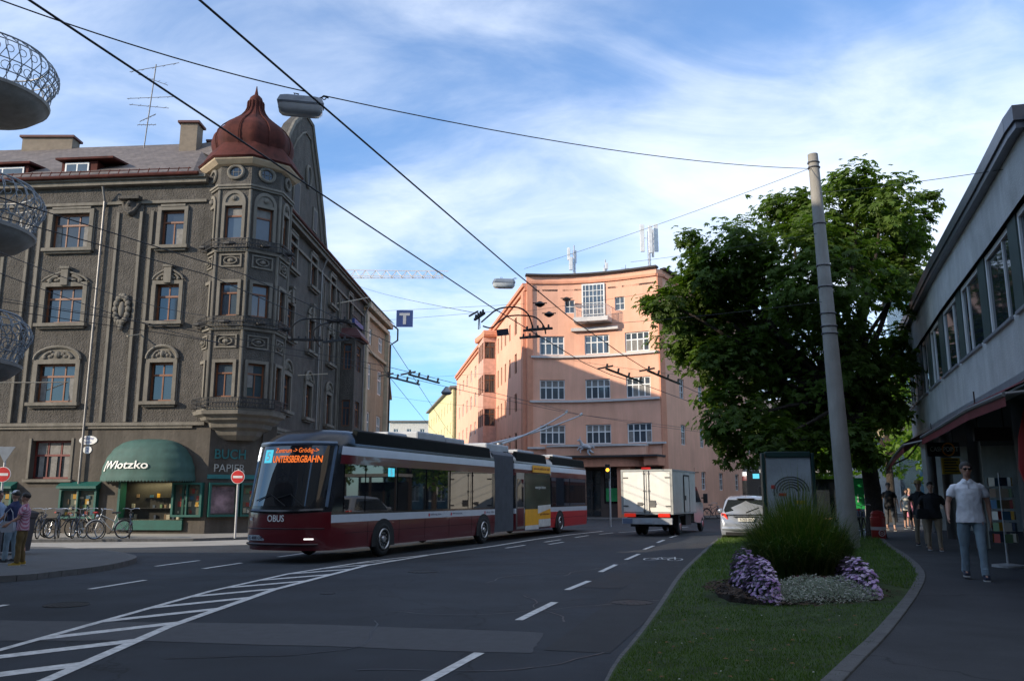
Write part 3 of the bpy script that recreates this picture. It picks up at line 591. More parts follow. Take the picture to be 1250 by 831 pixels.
# ---- roofs
rf = MB()
A = FL.P(15, .45, 16.25); B = FL.P(0.6, .45, 16.25); rf.quad([A, B, (-17, 44, 20.9), (-29, 45, 20.9)])
rf.quad([(-29, 45, 20.9), (-17, 44, 20.9), (-17, 58.6, 20.9), (-29, 58.6, 20.9)])
rf.quad([B, FR.P(0, .3, 15.45), FR.P(20.4, .3, 15.45), (-17, 58.6, 20.9), (-17, 44, 20.9)]); rf.quad([FR.P(20.4, .3, 15.45), FR.P(20.4, -6.2, 15.45), (-17, 58.6, 20.9)])
rf.build('roof', tilem, GH, recalc=False)
ro = [o for o in GH.children if o.name.startswith('roof')][0]
gt = MB(); gt.tube([FL.P(15, .5, 16.2), FL.P(0.3, .5, 16.2)], .09, 8); gt.tube([FR.P(0, .42, 15.42), FR.P(20.4, .42, 15.42)], .09, 8)
for i in range(30):   # snow guards
    gt.bar(FL.P(.9 + i * .48, .35, 16.3), FL.P(.9 + i * .48, .2, 16.62), .03, .03)
gt.tube([FL.P(14.8, .22, 16.56), FL.P(.8, .22, 16.56)], .025, 5); FL.box(gt, .5, 15, -.1, .46, 16.24, 16.31)
gt.build('gutter', redmetal, GH)
for s0, s1, dz in ((5.1, 8.0, 0), (9.3, 13.0, -.1)):
    d_ = MB(); zb = 16.75; zt = 17.55 + dz; y0 = -0.75
    FL.box(d_, s0 + .9 if s0 < 6 else s0 + .2, s1 - .2, y0 - 1.5, y0, zb, zt - .05, 0)
    d_.hexa([FL.P(s0, y0 + .25, zt - .02), FL.P(s1, y0 + .25, zt - .02), FL.P(s1, y0 - 2.8, zt + .32), FL.P(s0, y0 - 2.8, zt + .32), FL.P(s0 + .0, y0 + .25, zt + .08), FL.P(s1, y0 + .25, zt + .08), FL.P(s1, y0 - 2.8, zt + .42), FL.P(s0, y0 - 2.8, zt + .42)], 0)
    do = d_.build('dormer', redmetal, ro)
    wq = MB(); a, b = (s0 + 1.3, s0 + 2.5) if s0 < 6 else (s0 + .4, s0 + 2.6)
    FL.box(wq, a, b, y0 + .003, y0 + .05, zb + .1, zt - .12, 0); FL.box(wq, a + .08, (a + b) / 2 - .04, y0 + .052, y0 + .06, zb + .16, zt - .2, 1); FL.box(wq, (a + b) / 2 + .04, b - .08, y0 + .052, y0 + .06, zb + .16, zt - .2, 1)
    wq.build('dormer_window', [mat('white_frame', (0.7, .7, .68)), glassb], ro)
for (x0, x1, y0, z0, z1) in ((-27.4, -24.6, 44.4, 20.3, 21.4), (-17.6, -16.7, 42, 19.2, 21.15), (-16.5, -15.9, 43.2, 19, 20.6)):
    ch = MB(); ch.box(x0, x1, y0, y0 + .8, z0, z1, 0); ch.box(x0 - .12, x1 + .12, y0 - .12, y0 + .92, z1 + .001, z1 + .12, 1); ch.box(x0 - .06, x1 + .06, y0 - .06, y0 + .86, z0 - .4, z0 + .25, 1)
    ch.build('chimney', [mat('chimney_render', (0.2, 0.16, 0.12), .9, bump=.4), mat('chimney_cap', (0.09, 0.03, 0.025), .7)], ro)
# gable on the right facade
gb = MB(); prof = [(-.6, 15.42), (.0, 16.3), (.4, 17.1), (.9, 18.0), (1.4, 19.4), (2.2, 20.4), (3.4, 21.35), (4.2, 21.75), (5.4, 21.75), (6.0, 20.9), (6.7, 20.0), (7.3, 19.2), (7.9, 18.2), (8.5, 17.3), (8.8, 16.6), (9.5, 15.42)]
nP = len(prof)
gb.add([FR.P(s_, .02, z) for s_, z in prof] + [FR.P(s_, -.55, z) for s_, z in prof], [tuple(range(nP)), tuple(reversed(range(nP, 2 * nP)))] + [(i, i + 1, nP + i + 1, nP + i) for i in range(nP - 1)] + [(nP - 1, 0, nP, 2 * nP - 1)], 0)
gbo = gb.build('gable', plaster, GH)
gm_ = MB(); gm_.tube([FR.P(s_, .02, z + .02) for s_, z in prof], .13, 6); gm_.tube([FR.P(4.4 + (s_ - 4.4) * .8, .05, 15.6 + (z - 15.6) * .85) for s_, z in prof], .06, 6)
gm_.build('gable_coping', trim, gbo)
for (s_, z, w, h) in ((3.0, 16.0, .9, 1.5), (6.6, 16.1, .55, 1.1), (5.0, 18.6, .0, 0)):
    gw = MB(); gwf = MB()
    if w: FR.box(gwf, s_ - w / 2 - .14, s_ + w / 2 + .14, .03, .1, z - .1, z + h + .15); FR.box(gw, s_ - w / 2, s_ + w / 2, .1, .11, z, z + h)
    else:
        gwf.tube([FR.P(s_ + .42 * math.cos(t), .08, z + .6 * math.sin(t)) for t in [i * math.pi / 10 for i in range(20)]], .08, 6, closed=True); gw.quad([FR.P(s_ + .42 * math.cos(t), .07, z + .6 * math.sin(t)) for t in [i * math.pi / 10 for i in range(20)]])
    go_ = gwf.build('gable_window', trim, gbo); gw.build('pane', mat('pane_dark_matte', (.02, .02, .02), .7), GH)  # gable panes are dark and matte so they mirror no sky
gr_ = MB(); gr_.quad([FR.P(4.8, -.5, 21.6), FR.P(9.4, -.5, 15.6), FR.P(9.4, -5.2, 19.4), FR.P(4.8, -6.5, 20.4)]); gr_.quad([FR.P(4.8, -.5, 21.6), FR.P(-.4, -.5, 15.6), FR.P(-.4, -2.0, 17.0), FR.P(4.8, -6.5, 20.4)]); gr_.build('gable_roof', tilem, gbo, recalc=False)
# oriel on the right facade with planted balcony on top
FRo = Fac([FR.P(13.5, 0, 0)[:2], FR.P(13.5, 1.0, 0)[:2], FR.P(15.9, 1.0, 0)[:2], FR.P(15.9, 0, 0)[:2]], 1)
FRo.side = 1 if (Vector(FRo.P(2, 1, 0)) - Vector(FRo.P(2, 0, 0))).dot(Vector(FR.P(0, 1, 0)) - Vector(FR.P(0, 0, 0))) > 0 else -1
ow = MB(); oh = [(.3, .8, 5.9, 7.5), (.3, .8, 9.4, 11.0), (1.6, 2.8, 5.9, 7.5), (1.6, 2.8, 9.4, 11.0)]
FRo.wall(ow, 0, FRo.len, 4.9, 11.4, oh, .12); ow.quad([FRo.P(0, 0, 4.9), FRo.P(1, 0, 4.9), FRo.P(3.4, 0, 4.9), FRo.P(4.4, 0, 4.9)])
oro = ow.build('oriel', plaster, GH, recalc=False)
for h in oh: window(FRo, *h, oro, woodf, glassb, nv=1, hz=(.7,), depth=.08, fw=.06, bw=.05, bars=[(.5, 0, .7)])
oc_ = MB(); oc_.loft([[FRo.P(0, o_, z), FRo.P(1 + 0, o_, z), FRo.P(3.4, o_, z), FRo.P(4.4, o_, z)] for o_, z in ((.35, 11.38), (.38, 11.5), (.05, 12.0))]); oc_.build('oriel_canopy', mat('maroon_metal', (0.07, 0.016, 0.018), .6), oro)
fbx = MB()
for i in range(7): fbx.bar(FR.P(13.6 + i * .38, .75, 12.0), FR.P(13.6 + i * .38, .75, 12.9), .03, .03)
fbx.bar(FR.P(13.4, .75, 12.9), FR.P(16, .75, 12.9), .05, .05); FR.box(fbx, 13.4, 16, .78, .95, 12.3, 12.6, 1)
fbx.build('flower_railing', [iron, mat('blue_boxes', (0.02, 0.05, 0.2), .6)], oro)
# ---- shop front: rounded awning, window, display cases
aw = MB(); c_s = 1.75; zt = 4.12; zb = 2.42; NA, NB = 22, 10
def awp(u, v):    # u along arch 0..1, v 0..1 top to hem
    t = math.pi * u; hw = 2.0
    so_ = (v * math.pi / 2); e = 0.8
    x = -math.cos(t) * hw * (math.sin(so_) ** .8 if v > 0 else 0); return x
for i in range(NA):
    pass
def awpt(a, b):   # a: angle around 0..pi (right to left), b: 0 hem .. 1 top
    rr = math.cos(b * math.pi / 2) ** .62
    s_ = c_s + 2.02 * rr * math.cos(a); o_ = .05 + 1.15 * rr * math.sin(a) ** .8; z = zb + (zt - zb) * (math.sin(b * math.pi / 2) ** 1.05)
    q = 1 + .022 * abs(math.cos(b * 5.5 * math.pi)) + .012 * math.cos(a * 14) * (1 - b); return FL.P(c_s + (s_ - c_s) * q, o_ * q, z)
G_ = [[awpt(math.pi * i / NA, j / 24) for i in range(NA + 1)] for j in range(25)]
aw.loft(G_, 0, cap=False, closed=False)
for i in range(NA * 2):
    a0, a1 = math.pi * i / (NA * 2), math.pi * (i + 1) / (NA * 2); p, q = Vector(awpt(a0, 0)), Vector(awpt(a1, 0)); m_ = (p + q) / 2
    aw.quad([p, q, q - Vector((0, 0, .08)), m_ - Vector((0, 0, .16)), p - Vector((0, 0, .08))])
AW = aw.build('awning', greenc, GH, smooth=True, auto=70)
V, F = textmesh('JWlotzko', 1.55, .36, .004, .012); tx = MB(); pts = []
for x, y, z in V:
    a = math.pi * (.2 + .38 * (x / 1.55)); b = .12 + y * .52 + .0; p = Vector(awpt(a, min(.98, b * .95))); nrm = (Vector(awpt(a, .25)) - Vector(FL.P(c_s, 0, 2.7))).normalized(); pts.append(tuple(p + nrm * (.045 + z)))
tx.add(pts, F); 
V, F = textmesh('BUCH UND PAPIER', 1.0, .1, .003); pts = []
for x, y, z in V:
    a = math.pi * (.33 + .2 * (x / 1.0)); b = .36 + y * .4; p = Vector(awpt(a, b * .95)); nrm = (Vector(awpt(a, .3)) - Vector(FL.P(c_s, 0, 2.7))).normalized(); pts.append(tuple(p + nrm * (.045 + z)))
tx.build('lettering', mat('lettering_white', (.75, .74, .68), .6), AW, recalc=False)
# shop window with lit goods
sw_ = MB(); FL.box(sw_, -.0 + .1, 3.15, .003, .14, .25, .66); FL.box(sw_, .1, .2, -.4, .1, .68, 2.3); FL.box(sw_, 3.0, 3.1, -.4, .1, .68, 2.3)
so_ = sw_.build('shop_window', green, GH)
gl = MB(); gl.quad([FL.P(.2, -.02, .7), FL.P(3.0, -.02, .7), FL.P(3.0, -.02, 2.3), FL.P(.2, -.02, 2.3)]); gl.build('pane', glassmat('clear_pane', alpha=(.86, (.95, .95, .9))), so_)
bk = MB(); FL.box(bk, .2, 3.0, -1.0, -.95, .68, 2.3); FL.box(bk, .2, 3.0, -.95, -.0, .64, .679); bk.build('display_back', mat('display_cloth', (.36, .32, .22), .9), so_)
shelves = MB(); FL.box(shelves, .3, 2.9, -.9, -.3, 1.15, 1.17); FL.box(shelves, .5, 2.2, -.9, -.5, 1.6, 1.615); shelves.build('shelf', iron, so_)
cols = [(.5, .45, .35), (.03, .05, .09), (.55, .3, .03), (.3, .04, .03), (.12, .2, .1), (.6, .58, .5), (.04, .12, .2), (.2, .13, .08)]
gm = [mat('goods_%s' % n_, c_, .6, var=.05) for n_, c_ in zip(('cream', 'navy', 'yellow', 'red', 'green', 'white', 'blue', 'brown'), cols)]
gi = MB()
for zb_, n_ in ((.68, 14), (1.17, 13), (1.615, 7)):
    for i in range(n_):
        s_ = .45 + 2.4 * i / n_ + rnd.uniform(-.05, .05); w = rnd.uniform(.06, .16); h = rnd.uniform(.12, .3) if zb_ < 1.6 else rnd.uniform(.1, .2); FL.box(gi, s_, s_ + w, -.7, -.55 + rnd.uniform(-.1, .1), zb_, zb_ + h, rnd.randrange(8))
gi.build('book_display', gm, so_)
shoplight = bpy.data.lights.new('shop_lamp', 'AREA'); shoplight.energy = 26; shoplight.size = 2.0; shoplight.shape = 'RECTANGLE'; shoplight.size_y = .2; shoplight.color = (1, .86, .5)
slo = bpy.data.objects.new('shop_lamp', shoplight); C.objects.link(slo); slo.location = FL.P(1.6, -.35, 2.27); slo['label'] = 'lamp strip inside the bookshop window above the goods'; slo['category'] = 'lamp'
def case(fac, a, b, c, d, sloped, fill, name='display_case'):
    k = MB(); t = .09; fac.box(k, a, b, .003, .24, c, c + t); fac.box(k, a, b, .003, .24, d - t, d); fac.box(k, a, a + t, .003, .24, c + t, d - t); fac.box(k, b - t, b, .003, .24, c + t, d - t); fac.box(k, a + t, b - t, .003, .03, c + t, d - t, 1)
    if b - a > 1.3: fac.box(k, (a + b) / 2 - .03, (a + b) / 2 + .03, .04, .24, c + t, d - t)
    if sloped: k.hexa([fac.P(a - .06, .003, d + .002), fac.P(b + .06, .003, d + .002), fac.P(b + .06, .42, d + .002), fac.P(a - .06, .42, d + .002), fac.P(a - .06, .003, d + .3), fac.P(b + .06, .003, d + .3), fac.P(b + .06, .42, d + .1), fac.P(a - .06, .42, d + .1)])
    o_ = k.build(name, [green, mat('case_back', (.13, .15, .13), .8)], GH)
    g_ = MB()
    if fill == 'poster':
        fac.box(g_, a + .15, b - .15, .035, .045, c + .15, d - .15, 8)
    else:
        for i in range(26):
            s_ = rnd.uniform(a + .15, b - .3); z_ = c + .15 + (d - c - .5) * rnd.randrange(4) / 3.4; fac.box(g_, s_, s_ + rnd.uniform(.08, .2), .04 + i * .001, .06 + i * .001, z_, z_ + rnd.uniform(.08, .24), rnd.randrange(8))
    pm = mat('poster_print', (.3, .2, .25), .6, var=.9, scale=1.4); g_.build('case_contents', gm + [pm], o_)
    q = MB(); q.quad([fac.P(a + t, .2, c + t), fac.P(b - t, .2, c + t), fac.P(b - t, .2, d - t), fac.P(a + t, .2, d - t)]); q.build('pane', glassmat('clear_pane'), o_)
case(FL, 4.0, 5.7, .72, 2.0, True, 'goods'); case(FL, 7.9, 9.8, .72, 2.0, True, 'goods'); case(FL, 11, 12.8, .72, 2.0, True, 'goods')
FC2 = Fac([FCc.P(.85, 0, 0)[:2], FCc.P(FCc.len, 0, 0)[:2]], 1)
case(FCc, -.6, .75, .8, 2.25, False, 'goods'); case(FC2, .05, 1.35, .8, 2.25, False, 'poster'); case(FC2, 1.42, 2.7, .8, 2.25, False, 'goods')
lt = MB(); text(lt, 'BUCH', FC2.M(.25, .03, 3.28), 1.35, .42, .02, .01, 0); text(lt, 'PAPIER', FC2.M(.25, .03, 2.72), 1.35, .33, .02, 0, 1); FC2.box(lt, -.02, 2.8, .003, .06, 2.42, 2.6, 0)
lt.build('lettering', [mat('teal_letters', (.02, .15, .15), .5), mat('grey_letters', (.36, .36, .33), .5)], GH, recalc=False)
mesh_fold = MB(); mesh_fold.quad([FL.P(5.8, .004, .35), FL.P(7.8, .004, .35), FL.P(7.8, .004, 2.05), FL.P(5.8, .004, 2.05)]); mesh_fold.build('cellar_shutter', mat('dark_sheet', (.05, .045, .04), .7), GH)
# street sign and number plate on the wall
sg = MB(); P = [FL.P(4.72 + .42 * math.cos(t), .03, 4.1 + .2 * math.sin(t)) for t in [i * math.pi / 12 for i in range(24)]]; P2 = [FL.P(4.72 + .42 * math.cos(t), .0, 4.1 + .2 * math.sin(t)) for t in [i * math.pi / 12 for i in range(24)]]
sg.loft([P2, P], 0); M_ = FL.M(5.0, .034, 4.12); text(sg, 'Döllerer', M_, .56, .13, .002, 0, 1); M_ = FL.M(4.9, .034, 3.97); text(sg, 'Straße', M_, .34, .09, .002, 0, 1)
tag(sg.build('street_name_sign', [white, mat('sign_blue', (.05, .08, .3), .5)], recalc=False), 'oval white street name sign on the grey wall left of the green awning', 'sign')
sg = MB(); sg.loft([[FL.P(4.72 + .2 * math.cos(t), o_, 3.68 + .17 * math.sin(t)) for t in [i * math.pi / 12 for i in range(24)]] for o_ in (0, .03)], 0); text(sg, '2', FL.M(4.76, .034, 3.6), None, .17, .002, .006, 1)
tag(sg.build('house_number_plate', [white, MATS['sign_blue']], recalc=False), 'small oval house number plate below the street name sign', 'sign')
# rooftop antenna
an = MB(); an.cyl((-20.2, 43.6, 20.3), (-19.9, 43.6, 25.4), .03, n=6)
for z, L_, a in ((25.2, 1.6, .5), (24.5, 1.0, -.6), (23.4, 1.5, .1), (22.9, 1.3, -.2), (22.2, .5, .4), (21.8, .6, 0)):
    x = -20.2 + .06 * (z - 20.3); an.bar((x - L_ * .9, 43.6, z - a * .5), (x + L_ * .8, 43.6, z + a * .6), .025, .025)
    for i in range(5): u = -1 + i * .45; an.bar((x + u * L_ * .8, 43.45, z + a * u * .5 - .12), (x + u * L_ * .8, 43.75, z + a * u * .5 + .12), .015, .015)
tag(an.build('roof_antenna', mat('aerial_metal', (.12, .12, .12), .5, .6)), 'tall television antenna with cross rods on the grey slate roof', 'antenna')
# ================================================================ BEIGE HOUSE next door
BH = thing('beige_apartment_house', 'beige terraced house adjoining the grey corner house along the side street', 'building', (-10.5, 58.6, 0))
beige = mat('beige_render', (0.40, 0.29, 0.19), .9, var=.1, bump=.2, stain=.25); cream = mat('cream_trim', (.5, .42, .3), .85, stain=.2)
FB = Fac([FR.P(20.4, .0, 0)[:2], FR.P(28.7, .15, 0)[:2]], 1)
bw = MB(); hb = [(a, a + 1.5, c, d) for a in (1.3, 5.2) for c, d in ((5.8, 7.7), (9.3, 11.2), (12.6, 13.8))]
FB.wall(bw, 0, FB.len, 0, 15.3, hb, .2); bw.prism([FB.P(.2, -.3, 0)[:2], FB.P(8.2, -.3, 0)[:2], FB.P(8.2, -10, 0)[:2], FB.P(.2, -10, 0)[:2]], 0, 15.2)
bw.quad([FB.P(FB.len, 0, 0), FB.P(FB.len, -10, 0), FB.P(FB.len, -10, 15.3), FB.P(FB.len, 0, 15.3)]); bw.build('wall', beige, BH, recalc=False)
bt = MB(); FB.box(bt, 0, FB.len, .003, .5, 14.9, 15.3); FB.box(bt, 0, FB.len, .003, .25, 14.4, 14.7); FB.box(bt, 0, FB.len, .003, .2, 11.9, 12.1); FB.box(bt, 0, FB.len, .003, .2, 4.7, 5.0); FB.box(bt, 0, .6, .003, .3, 5, 14.4); FB.box(bt, 7.6, FB.len, .003, .3, 5, 14.4)
bt.build('cornice', cream, BH)
for h in hb: window(FB, *h, BH, white, glassb, nv=3, hz=(.6,), depth=.06, fw=.1, bw=.09)
br = MB(); br.quad([FB.P(0, .6, 15.35), FB.P(FB.len + .3, .6, 15.35), FB.P(FB.len + .3, -6, 20), FB.P(0, -6, 20)]); br.quad([FB.P(0, -6, 20), FB.P(FB.len + .3, -6, 20), FB.P(FB.len + .3, -12, 15.3), FB.P(0, -12, 15.3)]); br.build('roof', tilem, BH, recalc=False)
bd_ = MB(); bd_.tube([FB.P(FB.len - .2, .55, 15.2), FB.P(FB.len - .1, .9, 14.9), FB.P(FB.len - .1, .9, 14.0), FB.P(FB.len - .2, .35, 13.6), FB.P(FB.len - .2, .35, .2)], .07, 8); bd_.build('drainpipe', iron, BH)
# houses further down the side street (left side), low beyond the beige one
def simple_house(name, label, pts, z1, m, rows, ncol, side=1, roofm=None, sh=(1.0, 1.5), z0=1.2, dz=3.2, frame=None, roofh=1.5, rng=None):
    T = thing(name, label, 'building', (pts[0][0], pts[0][1], 0)); F_ = Fac(pts[:2], side); w_ = MB()
    hs = []
    for r_ in range(rows):
        for c_ in range(ncol):
            s_ = F_.len * (c_ + .5) / ncol - sh[0] / 2; hs.append((s_, s_ + sh[0], z0 + r_ * dz, z0 + r_ * dz + sh[1]))
    F_.wall(w_, 0, F_.len, 0, z1, hs, .2)
    dpt = pts[2]; P4 = [Vector(F_.P(0, -.24, 0)), Vector(F_.P(F_.len, -.24, 0)), Vector(F_.P(F_.len, -dpt, 0)), Vector(F_.P(0, -dpt, 0))]
    w_.prism([(p.x, p.y) for p in P4], 0, z1 - .02); w_.quad([F_.P(0, 0, 0), F_.P(0, -dpt, 0), F_.P(0, -dpt, z1), F_.P(0, 0, z1)]); w_.quad([F_.P(F_.len, 0, 0), F_.P(F_.len, -dpt, 0), F_.P(F_.len, -dpt, z1), F_.P(F_.len, 0, z1)])
    w_.build('wall', m, T, recalc=False)
    for h in hs: window(F_, *h, T, frame or white, glassb, nv=2, depth=.1, fw=.09, bw=.08)
    r = MB(); o = .5; r.loft([[F_.P(-o, o, z1), F_.P(F_.len + o, o, z1), F_.P(F_.len + o, -dpt - o, z1), F_.P(-o, -dpt - o, z1)], [F_.P(-o, o, z1 + .25), F_.P(F_.len + o, o, z1 + .25), F_.P(F_.len + o, -dpt - o, z1 + .25), F_.P(-o, -dpt - o, z1 + .25)], [F_.P(2, -dpt * .45, z1 + .25 + roofh), F_.P(F_.len - 2, -dpt * .45, z1 + .25 + roofh), F_.P(F_.len - 2, -dpt * .55, z1 + .25 + roofh), F_.P(2, -dpt * .55, z1 + .25 + roofh)]])
    r.build('roof', roofm or tilem, T); return T
simple_house('terraced_house', 'cream side-street house just showing past the beige house', [(-10.8, 69), (-14.8, 100), 12], 13, cream, 4, 6)
simple_house('yellow_apartment_house', 'pale yellow apartment block at the far end of the pink wing', [(-8.6, 122), (-15.8, 160), 14], 17.2, mat('pale_yellow', (.62, .55, .3), .9, stain=.1), 5, 9, side=-1, roofm=mat('grey_roof', (.2, .2, .2), .8), roofh=.8)
bpy.context.view_layer.update()
simple_house('white_apartment_house', 'distant white flat-roofed block closing the side street', [(-25.5, 176), (-14.5, 176), 14], 17.0, mat('white_render', (.6, .58, .54), .9, stain=.1), 5, 4, side=1, roofm=MATS['grey_roof'], roofh=.3)
# ================================================================ PINK CORNER HOUSE
PH = thing('pink_corner_house', 'salmon pink five-storey corner house with concave front and white sash windows', 'building', (5, 67, 0))
pink = mat('salmon_render', (0.78, 0.415, 0.285), .9, var=.09, scale=.5, bump=.15, bscale=30, stain=.11)
pinkd = mat('salmon_trim', (0.66, 0.29, 0.18), .9, var=.08, stain=.15)
ledge = mat('pale_ledge', (.55, .52, .5), .7, var=.08); wfr = MATS['white_frame']; glp = glassmat('glass_grey', (.06, .075, .09), .06)
fp = []
for i in range(9):
    t = i / 8; x = 1.2 + 10.15 * t; fp.append((x, 67.0 + 0.8 * math.sin(t * math.pi) - 2.6 * t ** 1.3))
FF = Fac(fp, 1)
def sx(x):   # arc length of a plan x on the front
    for i in range(8):
        if fp[i][0] <= x <= fp[i + 1][0]: return FF.L[i] + (FF.L[i + 1] - FF.L[i]) * (x - fp[i][0]) / (fp[i + 1][0] - fp[i][0])
    return FF.len if x > 5 else 0
def wide(x0, x1): m_ = (sx(x0) + sx(x1)) / 2; return (m_ - 1.0, m_ + 1.0)
WC = [wide(2.2, 4.25), wide(5.75, 7.85), wide(8.9, 10.75)]
hf = [(a, b, c, d) for a, b in WC for c, d in ((12.86, 14.42), (9.25, 10.85), (5.72, 7.25))]
smallw = [(sx(4.3), sx(4.3) + .8, 16.3, 17.4), (sx(8.25), sx(8.25) + .8, 16.3, 17.4)]
bal = (sx(6.6) - .95, sx(6.6) + .95, 15.75, 18.65)
pw = MB(); FF.wall(pw, 0, FF.len, 3.9, 19.4, hf + smallw + [bal], .2)
FF.wall(pw, 0, FF.len, 0.1, 3.9, [(sx(5.4), sx(6.9), .1, 3.7), (sx(7.15), sx(8.3), 1.1, 3.8), (sx(9.5), sx(10.9), .4, 3.5), (sx(2), sx(3.6), .4, 3.5)], .4, 1)
FW = Fac([(1.2, 67.0), (1.2 - .167 * 55, 67 + .986 * 55)], -1)      # left wing
PR0 = (11.35, fp[-1][1]); FX = Fac([PR0, (PR0[0] + .55, PR0[1] + .3), (PR0[0] + .55 + .52 * 26, PR0[1] + .3 + .854 * 26)], 1)   # right wing
rows5 = [(15.5, 17.0), (12.1, 13.8), (8.8, 10.35), (5.4, 7.0), (2.0, 3.4)]
hw_ = []
for k, s_ in enumerate((5.3, 8.4, 10.9, 13.2, 15.3)):
    for c, d in rows5[:4]: hw_.append((s_ - (.55 if k == 0 else .38), s_ + (.55 if k == 0 else .38), c, d))
for s_ in (29.6, 33.4, 37.5, 41.8, 46.2, 50.8):
    for c, d in rows5[:4]: hw_.append((s_ - .7, s_ + .7, c + .1, d))
FW.wall(pw, 0, 55, 0.1, 18.6, hw_, .2, 0)
hx = []
for s_ in (4.1, 8.6, 13.3, 18.0, 22.5):
    for c, d in ((12.9, 14.5), (9.4, 11.0), (5.7, 7.3), (2.2, 3.7)): hx.append((s_ - .55, s_ + .55, c, d))
FX.wall(pw, 0, FX.len, .1, 19.3, hx, .2, 0)
pw.build('wall', [pink, mat('dark_stone_plinth', (.1, .075, .065), .8, stain=.2)], PH, recalc=False)
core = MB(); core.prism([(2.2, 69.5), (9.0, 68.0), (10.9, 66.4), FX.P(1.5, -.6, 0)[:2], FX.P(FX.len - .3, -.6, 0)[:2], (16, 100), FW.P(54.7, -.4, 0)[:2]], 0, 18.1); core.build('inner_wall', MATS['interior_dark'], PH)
rp = MB(); rp.prism([FF.P(0, -.0, 0)[:2]] + [FF.P(l, .0, 0)[:2] for l in FF.L[1:]] + [FX.P(FX.len, 0, 0)[:2], FX.P(FX.len, -14, 0)[:2], (6, 90), FW.P(55, -14, 0)[:2], FW.P(55, 0, 0)[:2]], 18.15, 18.3); rp.build('roof', mat('roof_felt', (.05, .045, .045), .9), PH)
# roof edge and mouldings
pt = MB(); FF.box(pt, -.1, FF.len + .1, -.3, .3, 19.4, 19.55, 1); FF.box(pt, 0, FF.len, .003, .14, 18.75, 18.95, 0); FF.box(pt, 0, FF.len, -.3, -.02, 18.3, 19.4, 0)
FW.box(pt, 0, 55, -.2, .35, 18.5, 18.8, 0); FW.box(pt, 0, 55, .003, .18, 18.2, 18.5, 0); FX.box(pt, .6, FX.len, -.2, .3, 19.3, 19.45, 1)
FX.box(pt, 0, FX.len, .003, .16, 18.7, 18.9, 0)
for s0, s1, o_ in ((0.15, .6, .3), (.85, 1.3, .22), (1.55, 1.9, .15)): FW.box(pt, s0, s1, .003, o_, .1, 18.15, 0)
FF.box(pt, 0.02, .45, .003, .15, .1, 18.7, 0); FX.box(pt, .02, .5, .003, .12, .1, 18.65, 0)
pt.build('cornice', [pinkd, MATS['roof_felt']], PH)
lg = MB()
for z in (12.62, 9.02): FF.box(lg, .3 if z > 10 else .2, FF.len - .0, .003, .22, z, z + .16, 0)
FF.box(lg, 0, sx(2.6), .003, .25, 5.35, 5.5, 0); FF.box(lg, sx(10.4), FF.len + .4, .003, .25, 5.6, 5.75, 0)
lg.build('ledge', ledge, PH)
for h in hf: window(FF, *h, PH, wfr, glp, nv=4, hz=(.62,), depth=.1, fw=.09, bw=.09, curtain=[[(0.02, .49, .0, .6), (.52, .75, .05, .6)], [(.05, .95, .64, .96)], [(.02, .24, .05, .6), (.76, .98, .05, .6)], [(.27, .98, .02, .6)]][rnd.randrange(4)] if rnd.random() < .8 else None, bars=[(v, 0, 1) for v in (.5,)])
for h in smallw: window(FF, *h, PH, wfr, glp, nv=2, hz=(.5,), depth=.1)
for h in hw_: window(FW, *h, PH, woodf if h[0] < 20 else wfr, glassd, nv=2, hz=(.66,), depth=.1, fw=.06)
for h in hx: window(FX, *h, PH, wfr, glp, nv=2, hz=(.33, .66), depth=.1, curtain=[(.1, .9, .0, .6)] if rnd.random() < .6 else None)
# tall balcony window with balcony
bwn = window(FF, *bal, PH, wfr, glp, nv=6, hz=(.12, .28, .45, .64, .8), depth=-.12, fw=.12, bw=.05); bwn['label'] = 'two-storey glazed balcony door under the roof'
bx = MB(); FF.box(bx, bal[0] - .55, bal[1] + .55, .003, 1.2, 15.35, 15.7); b0 = bx.build('balcony', ledge, PH)
rl = MB(); a, b = bal[0] - .5, bal[1] + .5
for i in range(26): t = a + (b - a) * i / 25; rl.bar(FF.P(t, 1.15, 15.7), FF.P(t, 1.15, 16.6), .02, .02)
for i in range(9):
    for t in (a, b): rl.bar(FF.P(t, 1.15 * i / 9, 15.7), FF.P(t, 1.15 * i / 9, 16.6), .02, .02)
rl.tube([FF.P(a, .02, 16.62), FF.P(a, 1.15, 16.62), FF.P(b, 1.15, 16.62), FF.P(b, .02, 16.62)], .025, 6); rl.build('railing', mat('pale_rail', (.5, .45, .42), .5), b0)
cn = MB(); FF.box(cn, bal[0] - .9, bal[1] + 1.1, .003, .35, 14.75, 15.0); cn.build('window_hood', ledge, PH)
# curved ground-floor porch with ledge, statue, canopy
PC = sx(6.75)
def porch(t, o_): return FF.P(PC + t, o_ * math.sqrt(max(0.0, 1 - (abs(t) / 4.4) ** 3)), 0)
def pring(o_, z, n=20): return [porch(-4.1 + 8.2 * i / n, o_)[:2] + (z,) for i in range(n + 1)] + [FF.P(PC + 4.1, .01, z), FF.P(PC - 4.1, .01, z)]
pc = MB(); pc.loft([pring(1.5, 4.75), pring(1.5, 5.45)], 0); po = pc.build('porch', pink, PH)
pc = MB(); pc.loft([pring(1.66, 5.451), pring(1.66, 5.6)], 0); pc.build('porch_ledge', ledge, po)
pc = MB(); pc.loft([pring(2.1, 4.6), pring(2.1, 4.74)], 0); FF.box(pc, sx(2), FF.len + .3, .003, 1.9, 4.6, 4.74); pc.build('porch_roof_edge', MATS['roof_felt'], po)
pc = MB(); pc.loft([pring(1.7, 3.9), pring(1.7, 4.599)], 0); FF.box(pc, sx(10.6), FF.len + .25, .003, 1.6, 3.95, 4.599); FF.box(pc, sx(8.45), sx(9.45), .01, 1.2, .1, 3.89); pc.build('porch_beam', pinkd, po)
